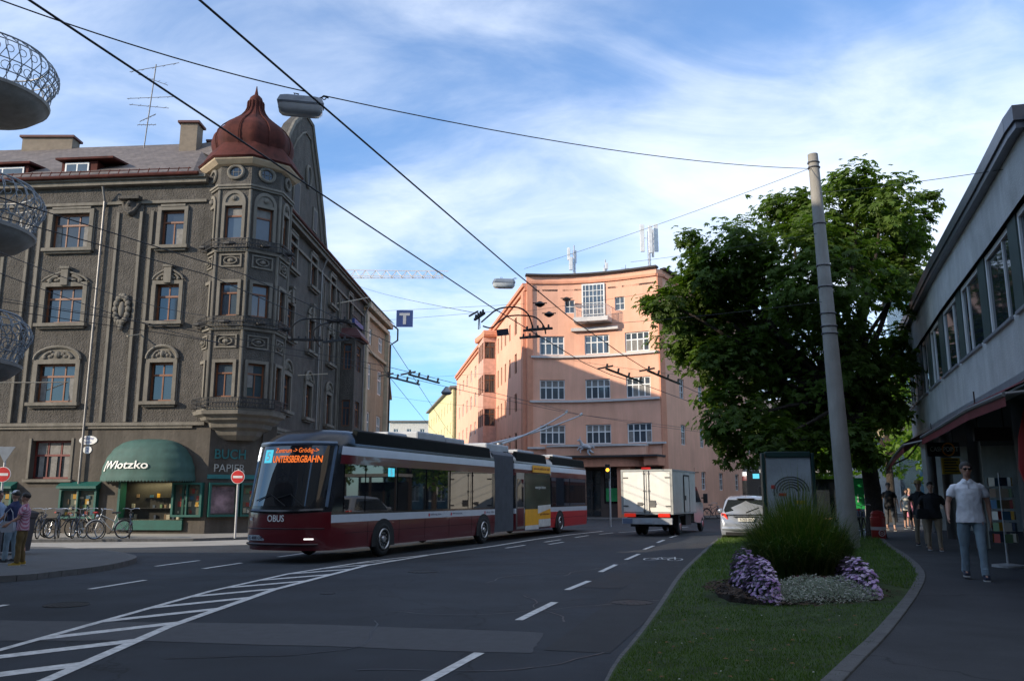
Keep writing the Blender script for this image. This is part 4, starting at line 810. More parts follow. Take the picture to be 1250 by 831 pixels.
sgn = MB(); FF.box(sgn, sx(7.3), sx(8.2), .02, .08, 1.3, 2.3); sgn.build('green_window_sign', mat('green_poster', (.03, .35, .1), .5), PH)
for (a, b, c, d) in ((sx(5.4), sx(6.9), .1, 3.7), (sx(7.15), sx(8.3), 1.1, 3.8), (sx(9.5), sx(10.9), .4, 3.5), (sx(2), sx(3.6), .4, 3.5)): window(FF, a, b, c, d, PH, mat('dark_frame', (.04, .03, .025), .5), glassd, nv=2, hz=(.7,), depth=.3, name='shop_window')
# prancing horse relief
hs = MB(); s0, z0, o_ = PC - .9, 4.95, 1.75
def hp(u, v, w=0): return FF.P(s0 + u, o_ + w, z0 + v)
for pts, r_ in (([(-.1, .55), (.15, .5), (.4, .4), (.6, .3)], [.16, .2, .17, .15]), ([(-.1, .6), (-.25, .85), (-.3, 1.0)], [.15, .1, .09]), ([(-.3, 1.02), (-.5, .92)], [.1, .05]), ([(-.1, .45), (-.4, .4), (-.5, .2)], [.08, .05, .04]), ([(0, .4), (-.3, .2), (-.25, .0)], [.08, .05, .04]), ([(.55, .25), (.5, 0), (.7, -.2)], [.12, .07, .05]), ([(.6, .3), (.75, .1), (.95, 0)], [.12, .07, .05]), ([(.7, .35), (.95, .5), (1.0, .3)], [.05, .07, .03]), ([(-.28, 1.1), (-.3, 1.25)], [.04, .02])):
    hs.tube([hp(u, v, .05 * i) for i, (u, v) in enumerate(pts)], r_, 8)
ht = hs.build('horse_relief', mat('grey_cast', (.45, .46, .48), .6), po, smooth=True)
# oriel stack on the left wing
ot = [(17.2, 19.6)]
FO2 = Fac([FW.P(16.6, 0, 0)[:2], FW.P(16.6, 1.3, 0)[:2], FW.P(20.6, 1.3, 0)[:2], FW.P(20.6, 0, 0)[:2]], -1)
if (Vector(FO2.P(2.5, 1, 0)) - Vector(FO2.P(2.5, 0, 0))).dot(Vector(FW.P(0, 1, 0)) - Vector(FW.P(0, 0, 0))) < 0: FO2.side = 1
om = MB(); oh2 = [(a, b, c, d) for a, b in ((.12, 1.18), (1.45, 2.6), (2.8, 3.9), (4.1, 5.15)) for c, d in ((15.2, 16.9), (11.8, 13.6), (8.5, 10.2), (5.2, 6.9))]
FO2.wall(om, 0, FO2.len, 3.0, 17.4, oh2, .12); om.quad([FO2.P(0, 0, 3), FO2.P(1.3, 0, 3), FO2.P(5.3, 0, 3), FO2.P(FO2.len, 0, 3)])
omo = om.build('oriel', mat('oriel_render', (.62, .36, .28), .9, stain=.1), PH, recalc=False)
for h in oh2: window(FO2, *h, omo, woodf, glassd, nv=2, hz=(.7,), depth=.06, fw=.07)
op = MB(); op.loft([[FO2.P(0, o_, z), FO2.P(1.3, o_, z), FO2.P(5.3, o_, z), FO2.P(FO2.len, o_, z)] for o_, z in ((.3, 17.4), (.4, 17.6), (.4, 17.9), (.0, 18.1))]); op.build('oriel_roof', pinkd, omo)
# roof gear: phone masts
metal = mat('galvanised', (.32, .32, .33), .45, .7, var=.1); lightp = mat('antenna_panel', (.62, .63, .64), .5)
def mast(x, y, zt, label, panels, h=1.6):
    T = thing('phone_mast', label, 'antenna mast', (x, y, 18.3), group=None)
    m_ = MB()
    for dx, dy in ((-.1, 0), (.1, 0), (0, .15)): m_.bar((x + dx, y + dy, 18.3), (x + dx, y + dy, zt - .4), .04, .04)
    for i in range(int((zt - 19) / .35)): m_.bar((x - .1, y, 18.5 + i * .35), (x + .1, y, 18.85 + i * .35), .025, .025)
    m_.cyl((x, y, 18.3), (x, y, zt + .05), .05); m_.build('lattice', metal, T)
    for k, (dx, dy, w, zc) in enumerate(panels):
        p = MB(); p.box(x + dx - w / 2, x + dx + w / 2, y + dy - .08, y + dy + .08, zc - h / 2, zc + h / 2); p.box(x + dx * .5 - abs(dx) / 2, x + dx * .5 + abs(dx) / 2, y - .03, y + .03, zc - .03, zc + .03); p.build('antenna_panel', lightp, T, bevel=.03)
mast(5.25, 68.8, 22.5, 'slim phone mast with stacked units left on the pink roof', [(-.45, 0, .25, 21.8), (-.3, -.2, .3, 20.9), (.15, .1, .12, 21.6)], 1.1)
mast(11.6, 68.8, 24.2, 'tall phone mast with three white panels right on the pink roof', [(-.55, 0, .35, 23.2), (.62, 0, .35, 23.2), (.1, -.3, .3, 23.0), (.35, .2, .2, 22.8)], 2.4)
mast(7.9, 69, 21.3, 'short mast with small units between the two phone masts', [(.1, 0, .22, 20.8), (-.12, -.1, .18, 20.3)], .6)
ta = MB(); ta.bar((9.6, 69, 18.3), (9.6, 69, 20.9), .03, .03); ta.bar((9.0, 69, 20.0), (10.6, 69, 20.0), .025, .025); ta.bar((9.2, 69, 20.6), (9.9, 69, 20.6), .02, .02)
tag(ta.build('roof_antenna', MATS['aerial_metal']), 'thin television aerial near the middle of the pink roof', 'antenna')
# ================================================================ TOWER CRANE
TCr = thing('tower_crane', 'pale lattice tower crane jib high above the side street', 'crane', (-62, 150, 0))
j = MB(); za = 41.2
for i in range(26):
    x = -62 + i * 49.4 / 26; x1 = x + 49.4 / 26; h = 1.7 - .6 * i / 26
    for dy in (-.7, .7): j.bar((x, 150 + dy, za), (x1, 150 + dy, za), .12, .12); j.bar((x, 150 + dy, za), ((x + x1) / 2, 150, za + h), .08, .08); j.bar((x1, 150 + dy, za), ((x + x1) / 2, 150, za + h), .08, .08)
    j.bar((x, 149.3, za), (x, 150.7, za), .07, .07); j.bar(((x + x1) / 2, 150, za + h), ((x + x1) / 2 + 1.9, 150, za + h - .02), .12, .12)
cr = mat('crane_paint', (.55, .5, .45), .6); j.build('jib', cr, TCr)
m_ = MB()
for i in range(24):
    z = i * 1.8
    for a, b in (((-1, -1), (1, -1)), ((1, -1), (1, 1)), ((1, 1), (-1, 1)), ((-1, 1), (-1, -1))): m_.bar((-62 + a[0] * .8, 150 + a[1] * .8, z), (-62 + b[0] * .8, 150 + b[1] * .8, z + 1.8), .08, .08); m_.bar((-62 + a[0] * .8, 150 + a[1] * .8, z), (-62 + a[0] * .8, 150 + a[1] * .8, z + 1.8), .14, .14)
m_.build('tower', cr, TCr)
# ================================================================ MODERN BUILDING on the right
MH = thing('modern_shop_building', 'pale rendered two-storey building with a window band over a shop arcade', 'building', (10, 18, .35))
rend = mat('pale_grey_render', (.52, .52, .50), .9, var=.16, scale=1.3, bump=.5, bscale=28, stain=.16)
FM = Fac([(7.5, 9.5), (8.55, 13.4), (9.6, 16.4), (11.6, 22.3), (12.85, 25.8), (14.9, 31.5), (16.6, 34.5)], 1)
if FM.P(5, 1, 0)[0] > FM.P(5, 0, 0)[0]: FM.side = -1
def sy(y):
    for i in range(len(FM.p) - 1):
        if FM.p[i].y <= y <= FM.p[i + 1].y: return FM.L[i] + (FM.L[i + 1] - FM.L[i]) * (y - FM.p[i].y) / (FM.p[i + 1].y - FM.p[i].y)
WZ0, WZ1 = 4.86, 6.62
ys = [(10.2, 11.9), (12.25, 14.45), (15.1, 17.25), (17.9, 20.0), (20.6, 22.7), (23.5, 25.4), (26.2, 27.5), (28.1, 29.4), (30.0, 31.2), (32.0, 33.2)]
mw = MB(); FM.wall(mw, 0, FM.len, 3.82, 7.72, [(0.4, FM.len - .3, WZ0, WZ1)], .28)
FM.box(mw, 0, FM.len, -.28, -.02, 3.6, 3.82); 
e0, e1 = FM.P(FM.len, 0, 0), FM.P(FM.len, -9, 0); mw.quad([e0[:2] + (.35,), e1[:2] + (.35,), e1[:2] + (7.72,), e0[:2] + (7.72,)])
g0, g1 = FM.P(0, 0, 0), FM.P(0, -14, 0); mw.quad([g0[:2] + (3.6,), g1[:2] + (3.6,), g1[:2] + (7.72,), g0[:2] + (7.72,)])
mw.build('wall', rend, MH, recalc=False)
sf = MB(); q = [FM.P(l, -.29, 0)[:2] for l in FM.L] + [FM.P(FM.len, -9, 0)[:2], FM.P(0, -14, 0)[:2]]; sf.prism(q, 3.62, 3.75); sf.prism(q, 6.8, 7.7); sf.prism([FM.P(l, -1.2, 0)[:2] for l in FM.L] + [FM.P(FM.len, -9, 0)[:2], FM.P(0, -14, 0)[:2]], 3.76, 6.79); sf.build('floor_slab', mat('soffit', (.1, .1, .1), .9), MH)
mo = MB(); FM.box(mo, sy(12.9), FM.len - .05, -.6, .2, 7.72, 7.98); FM.box(mo, sy(12.95), FM.len - .05, .004, .16, 7.6, 7.72); FM.box(mo, 0, sy(12.88), -.5, .03, 7.72, 7.8); mo.build('roof_edge', mat('zinc_fascia', (.16, .165, .18), .4, .6), MH)
ml = MB(); FM.box(ml, 0, FM.len, .003, .05, 3.66, 3.8); ml.build('lower_trim', mat('zinc_trim', (.3, .31, .33), .5, .4), MH)
pan = mat('green_panel', (.05, .075, .065), .6, var=.15)
for i, (y0, y1) in enumerate(ys):
    a, b = sy(y0), sy(y1); window(FM, a, b, WZ0 + .01, WZ1, MH, wfr, glassmat('glass_deep', (.02, .03, .035), .05), nv=1, depth=.1, fw=.1, bw=.1, bars=[(.32, 0, 1)] if i % 2 == 0 else [(.68, 0, 1)])
    si = MB(); FM.box(si, a - .15, b + .15, -.08, .06, WZ0 - .05, WZ0 + .005); si.build('window_sill', MATS['zinc_trim'], MH)
    if i + 1 < len(ys):
        c = sy(ys[i + 1][0]); p = MB(); FM.box(p, b + .01, c - .01, -.14, -.07, WZ0 + .01, WZ1 - .01); p.build('panel', pan, MH)
# arcade: columns, recessed shop, ceiling lights off
for y in (12.6, 17.5, 22.5, 27.5, 32): p = FM.P(sy(y), -.5, 0); cl = MB(); cl.cyl((p[0], p[1], .35), (p[0], p[1], 3.62), .16, n=16); cl.build('column', mat('column_paint', (.13, .12, .115), .6), MH, smooth=True)
FS = Fac([FM.P(.2, -3.2, 0)[:2], FM.P(sy(20.0), -3.2, 0)[:2]], FM.side)
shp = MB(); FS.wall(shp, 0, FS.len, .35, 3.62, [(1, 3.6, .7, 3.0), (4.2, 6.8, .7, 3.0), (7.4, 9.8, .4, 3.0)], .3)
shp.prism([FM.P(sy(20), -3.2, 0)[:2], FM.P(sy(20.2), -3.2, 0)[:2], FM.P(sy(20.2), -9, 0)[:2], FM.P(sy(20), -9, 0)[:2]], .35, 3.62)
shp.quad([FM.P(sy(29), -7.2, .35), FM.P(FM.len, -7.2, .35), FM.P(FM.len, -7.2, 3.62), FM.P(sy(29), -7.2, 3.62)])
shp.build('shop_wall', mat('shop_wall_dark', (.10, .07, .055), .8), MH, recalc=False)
for a, b in ((1, 3.6), (4.2, 6.8), (7.4, 9.8)): window(FS, a, b, .7 if a < 7 else .4, 3.0, MH, MATS['dark_frame'], glassd, nv=2, hz=(.75,), depth=.2, name='shop_window')
# folding awnings under the upper floor
redc = mat('dark_red_canvas', (.16, .014, .014), .75, var=.15, stain=.2)
def awning(y0, y1, in_z, o0, z0, o1, z1, label):
    T = thing('shop_awning', label, 'awning', FM.P(sy((y0 + y1) / 2), 0, in_z)); k = MB(); s0, s1 = sy(y0), sy(y1); N = 8
    top = [FM.P(s0 + (s1 - s0) * i / N, .06, in_z) for i in range(N + 1)]
    out = [FM.P(s0 + (s1 - s0) * i / N, o0 + (o1 - o0) * i / N, z0 + (z1 - z0) * i / N) for i in range(N + 1)]
    low = [(x, y, z - .22) for x, y, z in out]; k.loft([top, out, low], 0, cap=False, closed=False); k.loft([[(x, y, z - .03) for x, y, z in L_] for L_ in (top, out)], 0, cap=False, closed=False)
    k.build('canvas', redc, T, recalc=False); r = MB(); r.tube([(x, y, z - .05) for x, y, z in out], .04, 8)
    for i in (0, N): r.tube([top[i], tuple(Vector(top[i]).lerp(Vector(out[i]), .5) - Vector((0, 0, .25))), (out[i][0], out[i][1], out[i][2] - .05)], .03, 6)
    r.build('arm', mat('awning_arm', (.2, .2, .2), .5, .5), T)
awning(19.6, 26.8, 3.62, 1.5, 2.9, 1.3, 2.62, 'long dark red awning sloping down at the far end of the arcade')
awning(11.5, 19.2, 3.62, 1.15, 3.12, 1.15, 3.05, 'nearer dark red awning folded close under the window band')
# hanging signs
S1 = thing('hanging_sign', 'black shop sign with white letters and orange ring over a yellow board', 'sign', (11.75, 23, 2.0)); k = MB(); k.box(11.25, 12.1, 22.95, 23.05, 2.72, 3.1); k.bar((11.4, 23, 3.1), (11.4, 23, 3.62), .02, .02); k.bar((11.95, 23, 3.1), (11.95, 23, 3.62), .02, .02)
k.build('board', mat('sign_black', (.015, .015, .015), .5), S1, bevel=.008)
k = MB(); M_ = Matrix.Translation((11.29, 22.935, 2.85)) @ Matrix.Rotation(R(90), 4, 'X'); text(k, 'CASHPOINT', M_, .76, .13, .004, .01, 0)
k.torus((11.78, 22.94, 2.91), (0, 1, 0), .16, .022, m=1); k.build('lettering', [mat('sign_white', (.7, .7, .66), .5), mat('sign_orange', (.75, .3, .02), .5)], S1, recalc=False)
k = MB(); k.box(11.6, 12.08, 22.97, 23.03, 2.25, 2.68); k.build('yellow_board', mat('sign_yellow', (.6, .4, .02), .5), S1)
k = MB()
for i in range(5): k.box(11.65, 12.02 - .05 * (i % 2), 22.955, 22.968, 2.31 + i * .075, 2.345 + i * .075)
k.build('price_lines', mat('dark_print', (.06, .05, .02), .6), S1)
k = MB(); k.box(8.72, 9.42, 15.96, 16.04, 2.68, 2.94); k.bar((8.8, 16, 2.94), (8.8, 16, 3.62), .02, .02); k.bar((9.3, 16, 2.94), (9.3, 16, 3.62), .02, .02); tag(k.build('hanging_sign', mat('sign_brown', (.05, .035, .03), .6)), 'plain dark brown sign board hanging nearest in the arcade', 'sign')
# ================================================================ ARTICULATED TROLLEYBUS
AL = mat('alu', (.35, .35, .36), .35, .8); rub = mat('rubber', (.012, .012, .013), .8); chrome = mat('rim_metal', (.42, .43, .45), .3, .9)
busred = mat('bus_dark_red', (.11, .005, .010), .28, var=.06, coat=.5); buswhite = mat('bus_pale_stripe', (.52, .56, .62), .35, var=.05); busblack = mat('bus_black_panel', (.012, .013, .016), .18, var=.2); busglass = glassmat('bus_glass', (.012, .014, .018), .02)
busbrightred = mat('bus_bright_red', (.5, .015, .02), .35, var=.06)
def bus():
    T = thing('articulated_trolleybus', 'long dark red articulated trolleybus with lit orange destination display, approaching the junction', 'bus', (-4.5, 22.1, 0), R(68.5))
    W = 2.55
    def fx(y, z):
        b = 0.62 * min(1, abs(2 * y / W - 1)) ** 3.6
        if z < 1.25: f = -.8 + .05 * max(0, (.7 - z)) * 2
        else: f = -.8 + (z - 1.25) * .22 + max(0, z - 2.9) ** 1.6 * 1.1
        return f + b * (.9 if z < 1.3 else 1.0)
    zs = [.32, .7, 1.0, 1.2, 1.27, 1.8, 2.5, 2.74, 2.96, 3.15, 3.3, 3.4, 3.43]
    ins = [.04, 0, 0, 0, 0, 0, .01, .02, .03, .08, .16, .3, .5]
    def outline(z, i, xe):
        ny = 24; pts = []
        for k in range(ny + 1):
            y = W * k / ny; yy = i + (W - 2 * i) * k / ny; pts.append((fx(y, z) + (i * .6), yy, z))
        # side y=W to rear, then rear, then side y=0
        xs = [1.0, 3.0, 5.0, 8.0, xe]
        for x in xs: pts.append((x, W - i, z))
        for x in reversed(xs): pts.append((x, i, z))
        return pts
    def paintbody(mb_faces, verts, rear=False):
        pass
    b = MB(); rings = [outline(z, i, 10.55) for z, i in zip(zs, ins)]; n = len(rings[0])
    b.loft(rings, 0)
    for fi_, f in enumerate(b.f):
        c = sum((Vector(b.v[i]) for i in f), Vector()) / len(f)
        front = c.x < .12
        if c.z < 1.0: k = 0
        elif front: k = 0 if c.z < 1.26 else 2
        elif c.z < 1.2: k = 1
        elif c.z < 2.5: k = 2
        elif c.z < 2.74: k = 0
        elif c.z < 2.96: k = 1
        else: k = 2
        b.mi[fi_] = k
    b.build('front_body', [busred, buswhite, busblack], T, smooth=True, auto=35, local=True)
    # rear section
    r = MB(); rr = []
    for z, i in zip(zs, ins):
        if z == .7: pass
        xe = 22.85 - (.0 if z < 2.9 else (z - 2.9) * .5); zz_ = z
        rr.append([(12.6, i, zz_), (13.66, i, zz_), (16.9, i, zz_), (xe - .35, i, zz_), (xe - .1, i + .08, zz_), (xe, i + .3, zz_), (xe, W - i - .3, zz_), (xe - .1, W - i - .08, zz_), (xe - .35, W - i, zz_), (12.6, W - i, zz_)])
    r.loft(rr, 0)
    for fi_, f in enumerate(r.f):
        c = sum((Vector(r.v[i]) for i in f), Vector()) / len(f)
        if c.z < 1.0: k = 0 if c.x < 16.9 else 3
        elif c.z < 1.2: k = 1
        elif c.z < 2.5: k = 2
        elif c.z < 2.74: k = 0
        elif c.z < 2.96: k = 1
        else: k = 2
        r.mi[fi_] = k
    r.build('rear_body', [busred, buswhite, busblack, busbrightred], T, smooth=True, auto=35, local=True)
    # bellows
    bl = MB(); N = 27
    bl.loft([[(10.5 + 2.15 * i / N, y, z) for y, z in ((.06 + (.06 if i % 2 else 0), .35), (.06 + (.06 if i % 2 else 0), 3.22), (.22, 3.36), (W - .22, 3.36), (W - .06 - (.06 if i % 2 else 0), 3.22), (W - .06 - (.06 if i % 2 else 0), .35))] for i in range(N + 1)])
    bl.build('bellows', mat('bellows_grey', (.10, .11, .13), .8), T, local=True)
    # windscreen
    ws = MB(); NY, NZ = 22, 8; P = []
    for j in range(NZ + 1):
        for i in range(NY + 1):
            z = 1.42 + (2.98 - 1.42) * j / NZ; y = .06 + (W - .12) * i / NY; P.append((fx(y, z) - .012, y, z))
    ws.add(P, [(j * (NY + 1) + i, j * (NY + 1) + i + 1, (j + 1) * (NY + 1) + i + 1, (j + 1) * (NY + 1) + i) for j in range(NZ) for i in range(NY)])
    wso = ws.build('windscreen', busglass, T, smooth=True, local=True)
    fr = MB()
    for y in (.1, W - .1): fr.tube([(fx(y, z) - .02, y, z) for z in (1.4, 1.8, 2.2, 2.6, 2.95)], .045, 6)
    fr.tube([(fx(y, 3.02) - .03, y, 3.02) for y in [.1 + (W - .2) * i / 14 for i in range(15)]], .06, 6)
    fr.build('windscreen_frame', mat('bus_steel_blue', (.12, .17, .24), .3, .3), T, smooth=True, local=True)
    lo = MB(); lo.tube([(fx(y, 1.33) - .02, y, 1.33 - .05 * math.sin(math.pi * (y / W))) for y in [.15 + (W - .3) * i / 14 for i in range(15)]], .05, 6); lo.build('windscreen_sill', busblack, T, smooth=True, local=True)
    wi = MB(); wi.tube([(fx(1.0, 1.4) - .05, 1.0, 1.42), (fx(1.3, 1.6) - .04, 1.5, 1.72), (fx(1.9, 1.55) - .04, 1.95, 1.55)], .014, 5); wi.tube([(fx(.6, 1.4) - .05, .5, 1.42), (fx(.9, 1.6) - .04, .9, 1.72), (fx(1.3, 1.6) - .04, 1.35, 1.6)], .014, 5); wi.build('wiper', rub, T, local=True)
    MFr = lambda x, y, z: Matrix(((0, 0, -1, x), (-1, 0, 0, y), (0, 1, 0, z), (0, 0, 0, 1)))
    MSd = lambda x, y, z: Matrix(((1, 0, 0, x), (0, 0, -1, y), (0, 1, 0, z), (0, 0, 0, 1)))
    MRr = lambda x, y, z: Matrix(((0, 0, 1, x), (1, 0, 0, y), (0, 1, 0, z), (0, 0, 0, 1)))
    led = mat('led_orange', (.1, .03, 0), .6, emit=(1, .2, .03), estr=.9); cy = mat('led_cyan', (.02, .1, .12), .6, emit=(.1, .72, .95), estr=.75); wt = mat('display_white', (.8, .8, .8), .5)
    def curved(V, F, x0, z0, mb, m):   # wrap onto the front surface, text running towards -y
        mb.add([(fx(x0 - x, z0 + y) - .02 - z, x0 - x, z0 + y) for x, y, z in V], F, m)
    d = MB(); V, F = textmesh('Zentrum -> Grödig->', 1.22, .16, .002, .0); curved(V, F, 1.62, 2.74, d, 0)
    V, F = textmesh('UNTERSBERGBAHN', 1.36, .18, .002, .012); curved(V, F, 1.66, 2.52, d, 0)
    [d.add([(fx(y, z) - .02, y, z) for y, z in ((1.98 - .04 * k_, 2.52), (1.94 - .04 * k_, 2.52), (1.94 - .04 * k_, 2.86), (1.98 - .04 * k_, 2.86))], [(0, 1, 2, 3)], 1) for k_ in range(7)]
    V, F = textmesh('5', None, .22, .002, .005); d.add([(fx(1.9 - x, 2.58 + y) - .035 - z, 1.9 - x, 2.58 + y) for x, y, z in V], F, 2)
    d.build('destination_display', [led, cy, wt], T, local=True, recalc=False)
    t = MB(); V, F = textmesh('OBUS', .5, .17, .003, .008); curved(V, F, 1.52, 1.03, t, 0); V, F = textmesh('403', .14, .08, .003, .002); curved(V, F, 2.2, 1.05, t, 0)
    t.build('lettering', wt, T, local=True, recalc=False)
    pl = MB(); pl.box(fx(1.9, .6) - .03, fx(1.9, .6) - .008, 1.63, 2.13, .56, .69, 0); V, F = textmesh('S 408 OB', .4, .08, .002, .002); pl.add(V, F, 1, MFr(fx(1.9, .6) - .035, 2.08, .585)); pl.build('number_plate', [mat('plate_white', (.35, .4, .45), .5), mat('plate_black', (.02, .02, .05), .5)], T, local=True, recalc=False)
    for y in (.38, 2.2):
        h = MB(); h.add([(fx(yy, .62) - .012, yy, z) for yy, z in ((y - .1, .59), (y + .1, .59), (y + .1, .625), (y - .1, .625))], [(0, 1, 2, 3)]); h.build('headlight', mat('lamp_white', (.8, .8, .8), .2, emit=(1, 1, .95), estr=1.3), T, local=True)
        h = MB(); h.ball((fx(y, .98) + .03, y - .1 * (1 if y > 1 else -1), .98), (.05, .08, .06), 10, 6); h.build('fog_lamp', mat('lamp_dark', (.08, .08, .09), .2), T, local=True)
    bp_ = MB(); bp_.tube([(fx(y, .5) - .02, y, .47) for y in [.2 + (W - .4) * i / 14 for i in range(15)]], .035, 6); bp_.tube([(fx(y, .9) - .008, y, .86) for y in [.1 + (W - .2) * i / 14 for i in range(15)]], .012, 6); bp_.build('bumper', mat('bumper_dark', (.03, .006, .008), .5), T, local=True)
    # side windows, both sides
    for yv, sgn in ((-.006, -1), (W + .006, 1)):
        for a, b2 in ((.3, 1.3), (1.36, 3.05), (3.15, 4.88), (4.98, 6.6), (6.7, 8.4), (8.5, 10.35), (17.0, 19.6), (19.7, 22.2)):
            g = MB(); g.box(a, b2, yv - .012, yv + .012, 1.26, 2.5); g.build('side_window', busglass, T, local=True)
    dsp = MB(); dsp.box(2.55, 2.9, -.03, -.02, 2.22, 2.46, 0); V, F = textmesh('5', None, .18, .002, .004); dsp.add(V, F, 1, MSd(2.66, -.035, 2.25)); dsp.build('side_display', [cy, wt], T, local=True, recalc=False)
    # lower panel joints and arches
    for x in (2.4, 9.5, 18.2):
        for y0, s_ in ((0, -1), (W, 1)):
            a = MB(); pts = [(x + .62 * math.cos(t_), .5 + .55 * math.sin(t_)) for t_ in [math.pi * i / 14 for i in range(15)]] + [(x - .62, .3), (x + .62, .3)]
            nP = len(pts); a.add([(px, y0 + s_ * .006, z) for px, z in pts] + [(px, y0 - s_ * .3, z) for px, z in pts], [tuple(range(nP)), tuple(range(nP, 2 * nP))] + [(i, (i + 1) % nP, nP + (i + 1) % nP, nP + i) for i in range(nP)]); a.build('wheel_arch', rub, T, local=True)
            w = MB(); yy = y0 + s_ * .03
            w.torus((x, yy - s_ * .13, .49), (0, 1, 0), .37, .125, 30, 10); w.cyl((x, yy - s_ * .3, .49), (x, yy - s_ * .1, .49), .36, n=24); wo = w.build('wheel', rub, T, smooth=True, local=True)
            q = MB(); q.torus((x, yy, .49), (0, 1, 0), .27, .025, 24, 6); q.cyl((x, yy - s_ * .08, .49), (x, yy - s_ * .04, .49), .26, n=24); q.cyl((x, yy - s_ * .05, .49), (x, yy + s_ * .02, .49), .11, .08, n=16)
            for i in range(10):
                t_ = i * math.pi / 5; q.cyl((x + .17 * math.cos(t_), yy - s_ * .05, .49 + .17 * math.sin(t_)), (x + .17 * math.cos(t_), yy - s_ * .01, .49 + .17 * math.sin(t_)), .02, n=6)
            q.build('rim', chrome, wo, smooth=True, local=True)
    jn = MB()
    for x in (1.55, 3.3, 4.93, 6.65, 8.45): jn.box(x - .006, x + .006, -.004, -.001, .4, 1.0)
    jn.box(.4, 10.5, -.004, -.001, .72, .73); jn.box(13, 22.6, -.004, -.001, .72, .73); jn.build('panel_joint', rub, T, local=True)
    tx = MB()
    for x, s_ in ((5.3, 'salzburg obus'), (6.9, 'ohne oberleitung'), (9.7, 'obus 18m')):
        V, F = textmesh(s_, .75, .07, .001); tx.add(V, F, 0, MSd(x, -.008, 1.07)); tx.box(x - .14, x - .05, -.008, -.005, 1.05, 1.14, 1)
    tx.build('small_lettering', [mat('print_grey', (.1, .1, .14), .5), mat('print_red', (.5, .03, .05), .5)], T, local=True, recalc=False)
    # door and advertisement
    dr = MB(); dr.box(12.72, 13.6, -.02, .0, .4, 2.6, 0); dr.box(12.8, 13.5, -.03, -.02, 1.25, 2.35, 1); dr.box(12.8, 13.5, -.03, -.02, .5, 1.2, 2); dr.build('door', [AL, busglass, busred], T, local=True)
    ad = MB(); ad.box(13.7, 16.85, -.018, .0, 1.15, 2.6, 0); ad.box(13.7, 15.3, -.018, 0, .5, 1.149, 1); ad.box(15.3, 16.85, -.018, 0, .72, 1.149, 1); ad.box(15.31, 16.85, -.018, 0, .4, .719, 2); ad.box(13.7, 15.3, -.018, 0, .33, .499, 2)
    ad.add([(15.2, -.022, .95), (16.85, -.022, 1.15), (16.85, -.022, 1.32), (15.2, -.022, 1.28)], [(0, 1, 2, 3)], 2); ad.box(14.6, 16.85, -.03, -.005, 2.66, 2.95, 1)
    V, F = textmesh('energie leben', 1.3, .16, .002, .004); ad.add(V, F, 2, MSd(14.9, -.022, 1.95)); V, F = textmesh('gut informiert', 1.2, .12, .002, .004); ad.add(V, F, 3, MSd(15.5, -.024, .86))
    V, F = textmesh('jederzeit mobil in der stadt', 2.0, .14, .002); ad.add(V, F, 3, MSd(14.7, -.035, 2.74))
    ad.build('advert_panel', [mat('advert_olive', (.045, .06, .04), .15, var=.6, scale=.8), mat('advert_yellow', (.8, .38, .01), .5, var=.1), mat('advert_white', (.6, .6, .58), .5), mat('advert_print', (.25, .06, .02), .6)], T, local=True, recalc=False)
    # roof equipment
    for a, b2, y0, y1, z in ((3.4, 4.6, .5, 2.0, 3.58), (5.2, 7.2, .45, 2.1, 3.72), (7.3, 8.8, .45, 2.1, 3.66), (10.9, 13.2, .5, 2.0, 3.68), (14.2, 16.2, .5, 2.0, 3.6), (18.5, 21.5, .4, 2.1, 3.58)): rf_ = MB(); rf_.box(a, b2, y0, y1, 3.3, z); rf_.build('roof_equipment', mat('roof_box', (.35, .37, .4), .5), T, bevel=.06, local=True)
    fa = MB()
    for a, b2 in ((.8, 10.3), (12.8, 16.6), (17.3, 22.4)): fa.hexa([(a, .05, 3.0), (b2, .05, 3.0), (b2, .25, 3.0), (a, .25, 3.0), (a + .25, .09, 3.41), (b2 - .05, .09, 3.41), (b2 - .05, .25, 3.47), (a + .25, .25, 3.47)]); fa.hexa([(a, W - .05, 3.0), (b2, W - .05, 3.0), (b2, W - .25, 3.0), (a, W - .25, 3.0), (a + .25, W - .09, 3.41), (b2 - .05, W - .09, 3.41), (b2 - .05, W - .25, 3.47), (a + .25, W - .25, 3.47)])
    fa.build('roof_fairing', mat('fairing_black', (.010, .012, .012), .6, spec=.03), T, bevel=.03, local=True)
    Wi = wmat(T).inverted()
    for y, hx, hy in ((.95, 2.58, 40.2), (1.6, 3.38, 41.4)):
        e = Wi @ Vector((hx, hy, 5.58)); p0 = Vector((13.3, y, 3.75)); k = MB(); k.tube([p0 + (e - p0) * t_ - Vector((0, 0, .12 * math.sin(math.pi * t_))) for t_ in [i / 8 for i in range(9)]], [.05 - .02 * i / 8 for i in range(9)], 8); k.cyl(p0 - Vector((0, 0, .2)), p0 + Vector((0, 0, .06)), .14, n=12)
        k.bar(e - Vector((.15, 0, .02)), e + Vector((.18, 0, .1)), .06, .1, 0); k.build('trolley_pole', AL, T, smooth=True, auto=50, local=True)
    # rear window, display and lamps
    rw = MB(); rw.box(22.84, 22.87, .3, W - .3, 1.5, 3.0); rw.build('rear_window', busglass, T, local=True)
    V, F = textmesh('Europark', .95, .2, .002, .01); k = MB(); k.add(V, F, 0, MRr(22.88, 1.05, 2.62)); k.box(22.872, 22.88, .62, .95, 2.6, 2.85, 1); k.build('rear_display', [led, cy], T, local=True, recalc=False)
    for y in (.1, W - .34):
        k = MB(); k.box(22.8, 22.88, y + .02, y + .24, .8, 1.4); k.build('tail_light', mat('tail_red', (.4, .01, .01), .25), T, local=True)
    return T
BUS = bus()
B2 = dup(BUS, (20.6, 66.9, 0), R(68.5 + 180), 'rear of another dark red trolleybus waiting beyond the silver car under the tree')
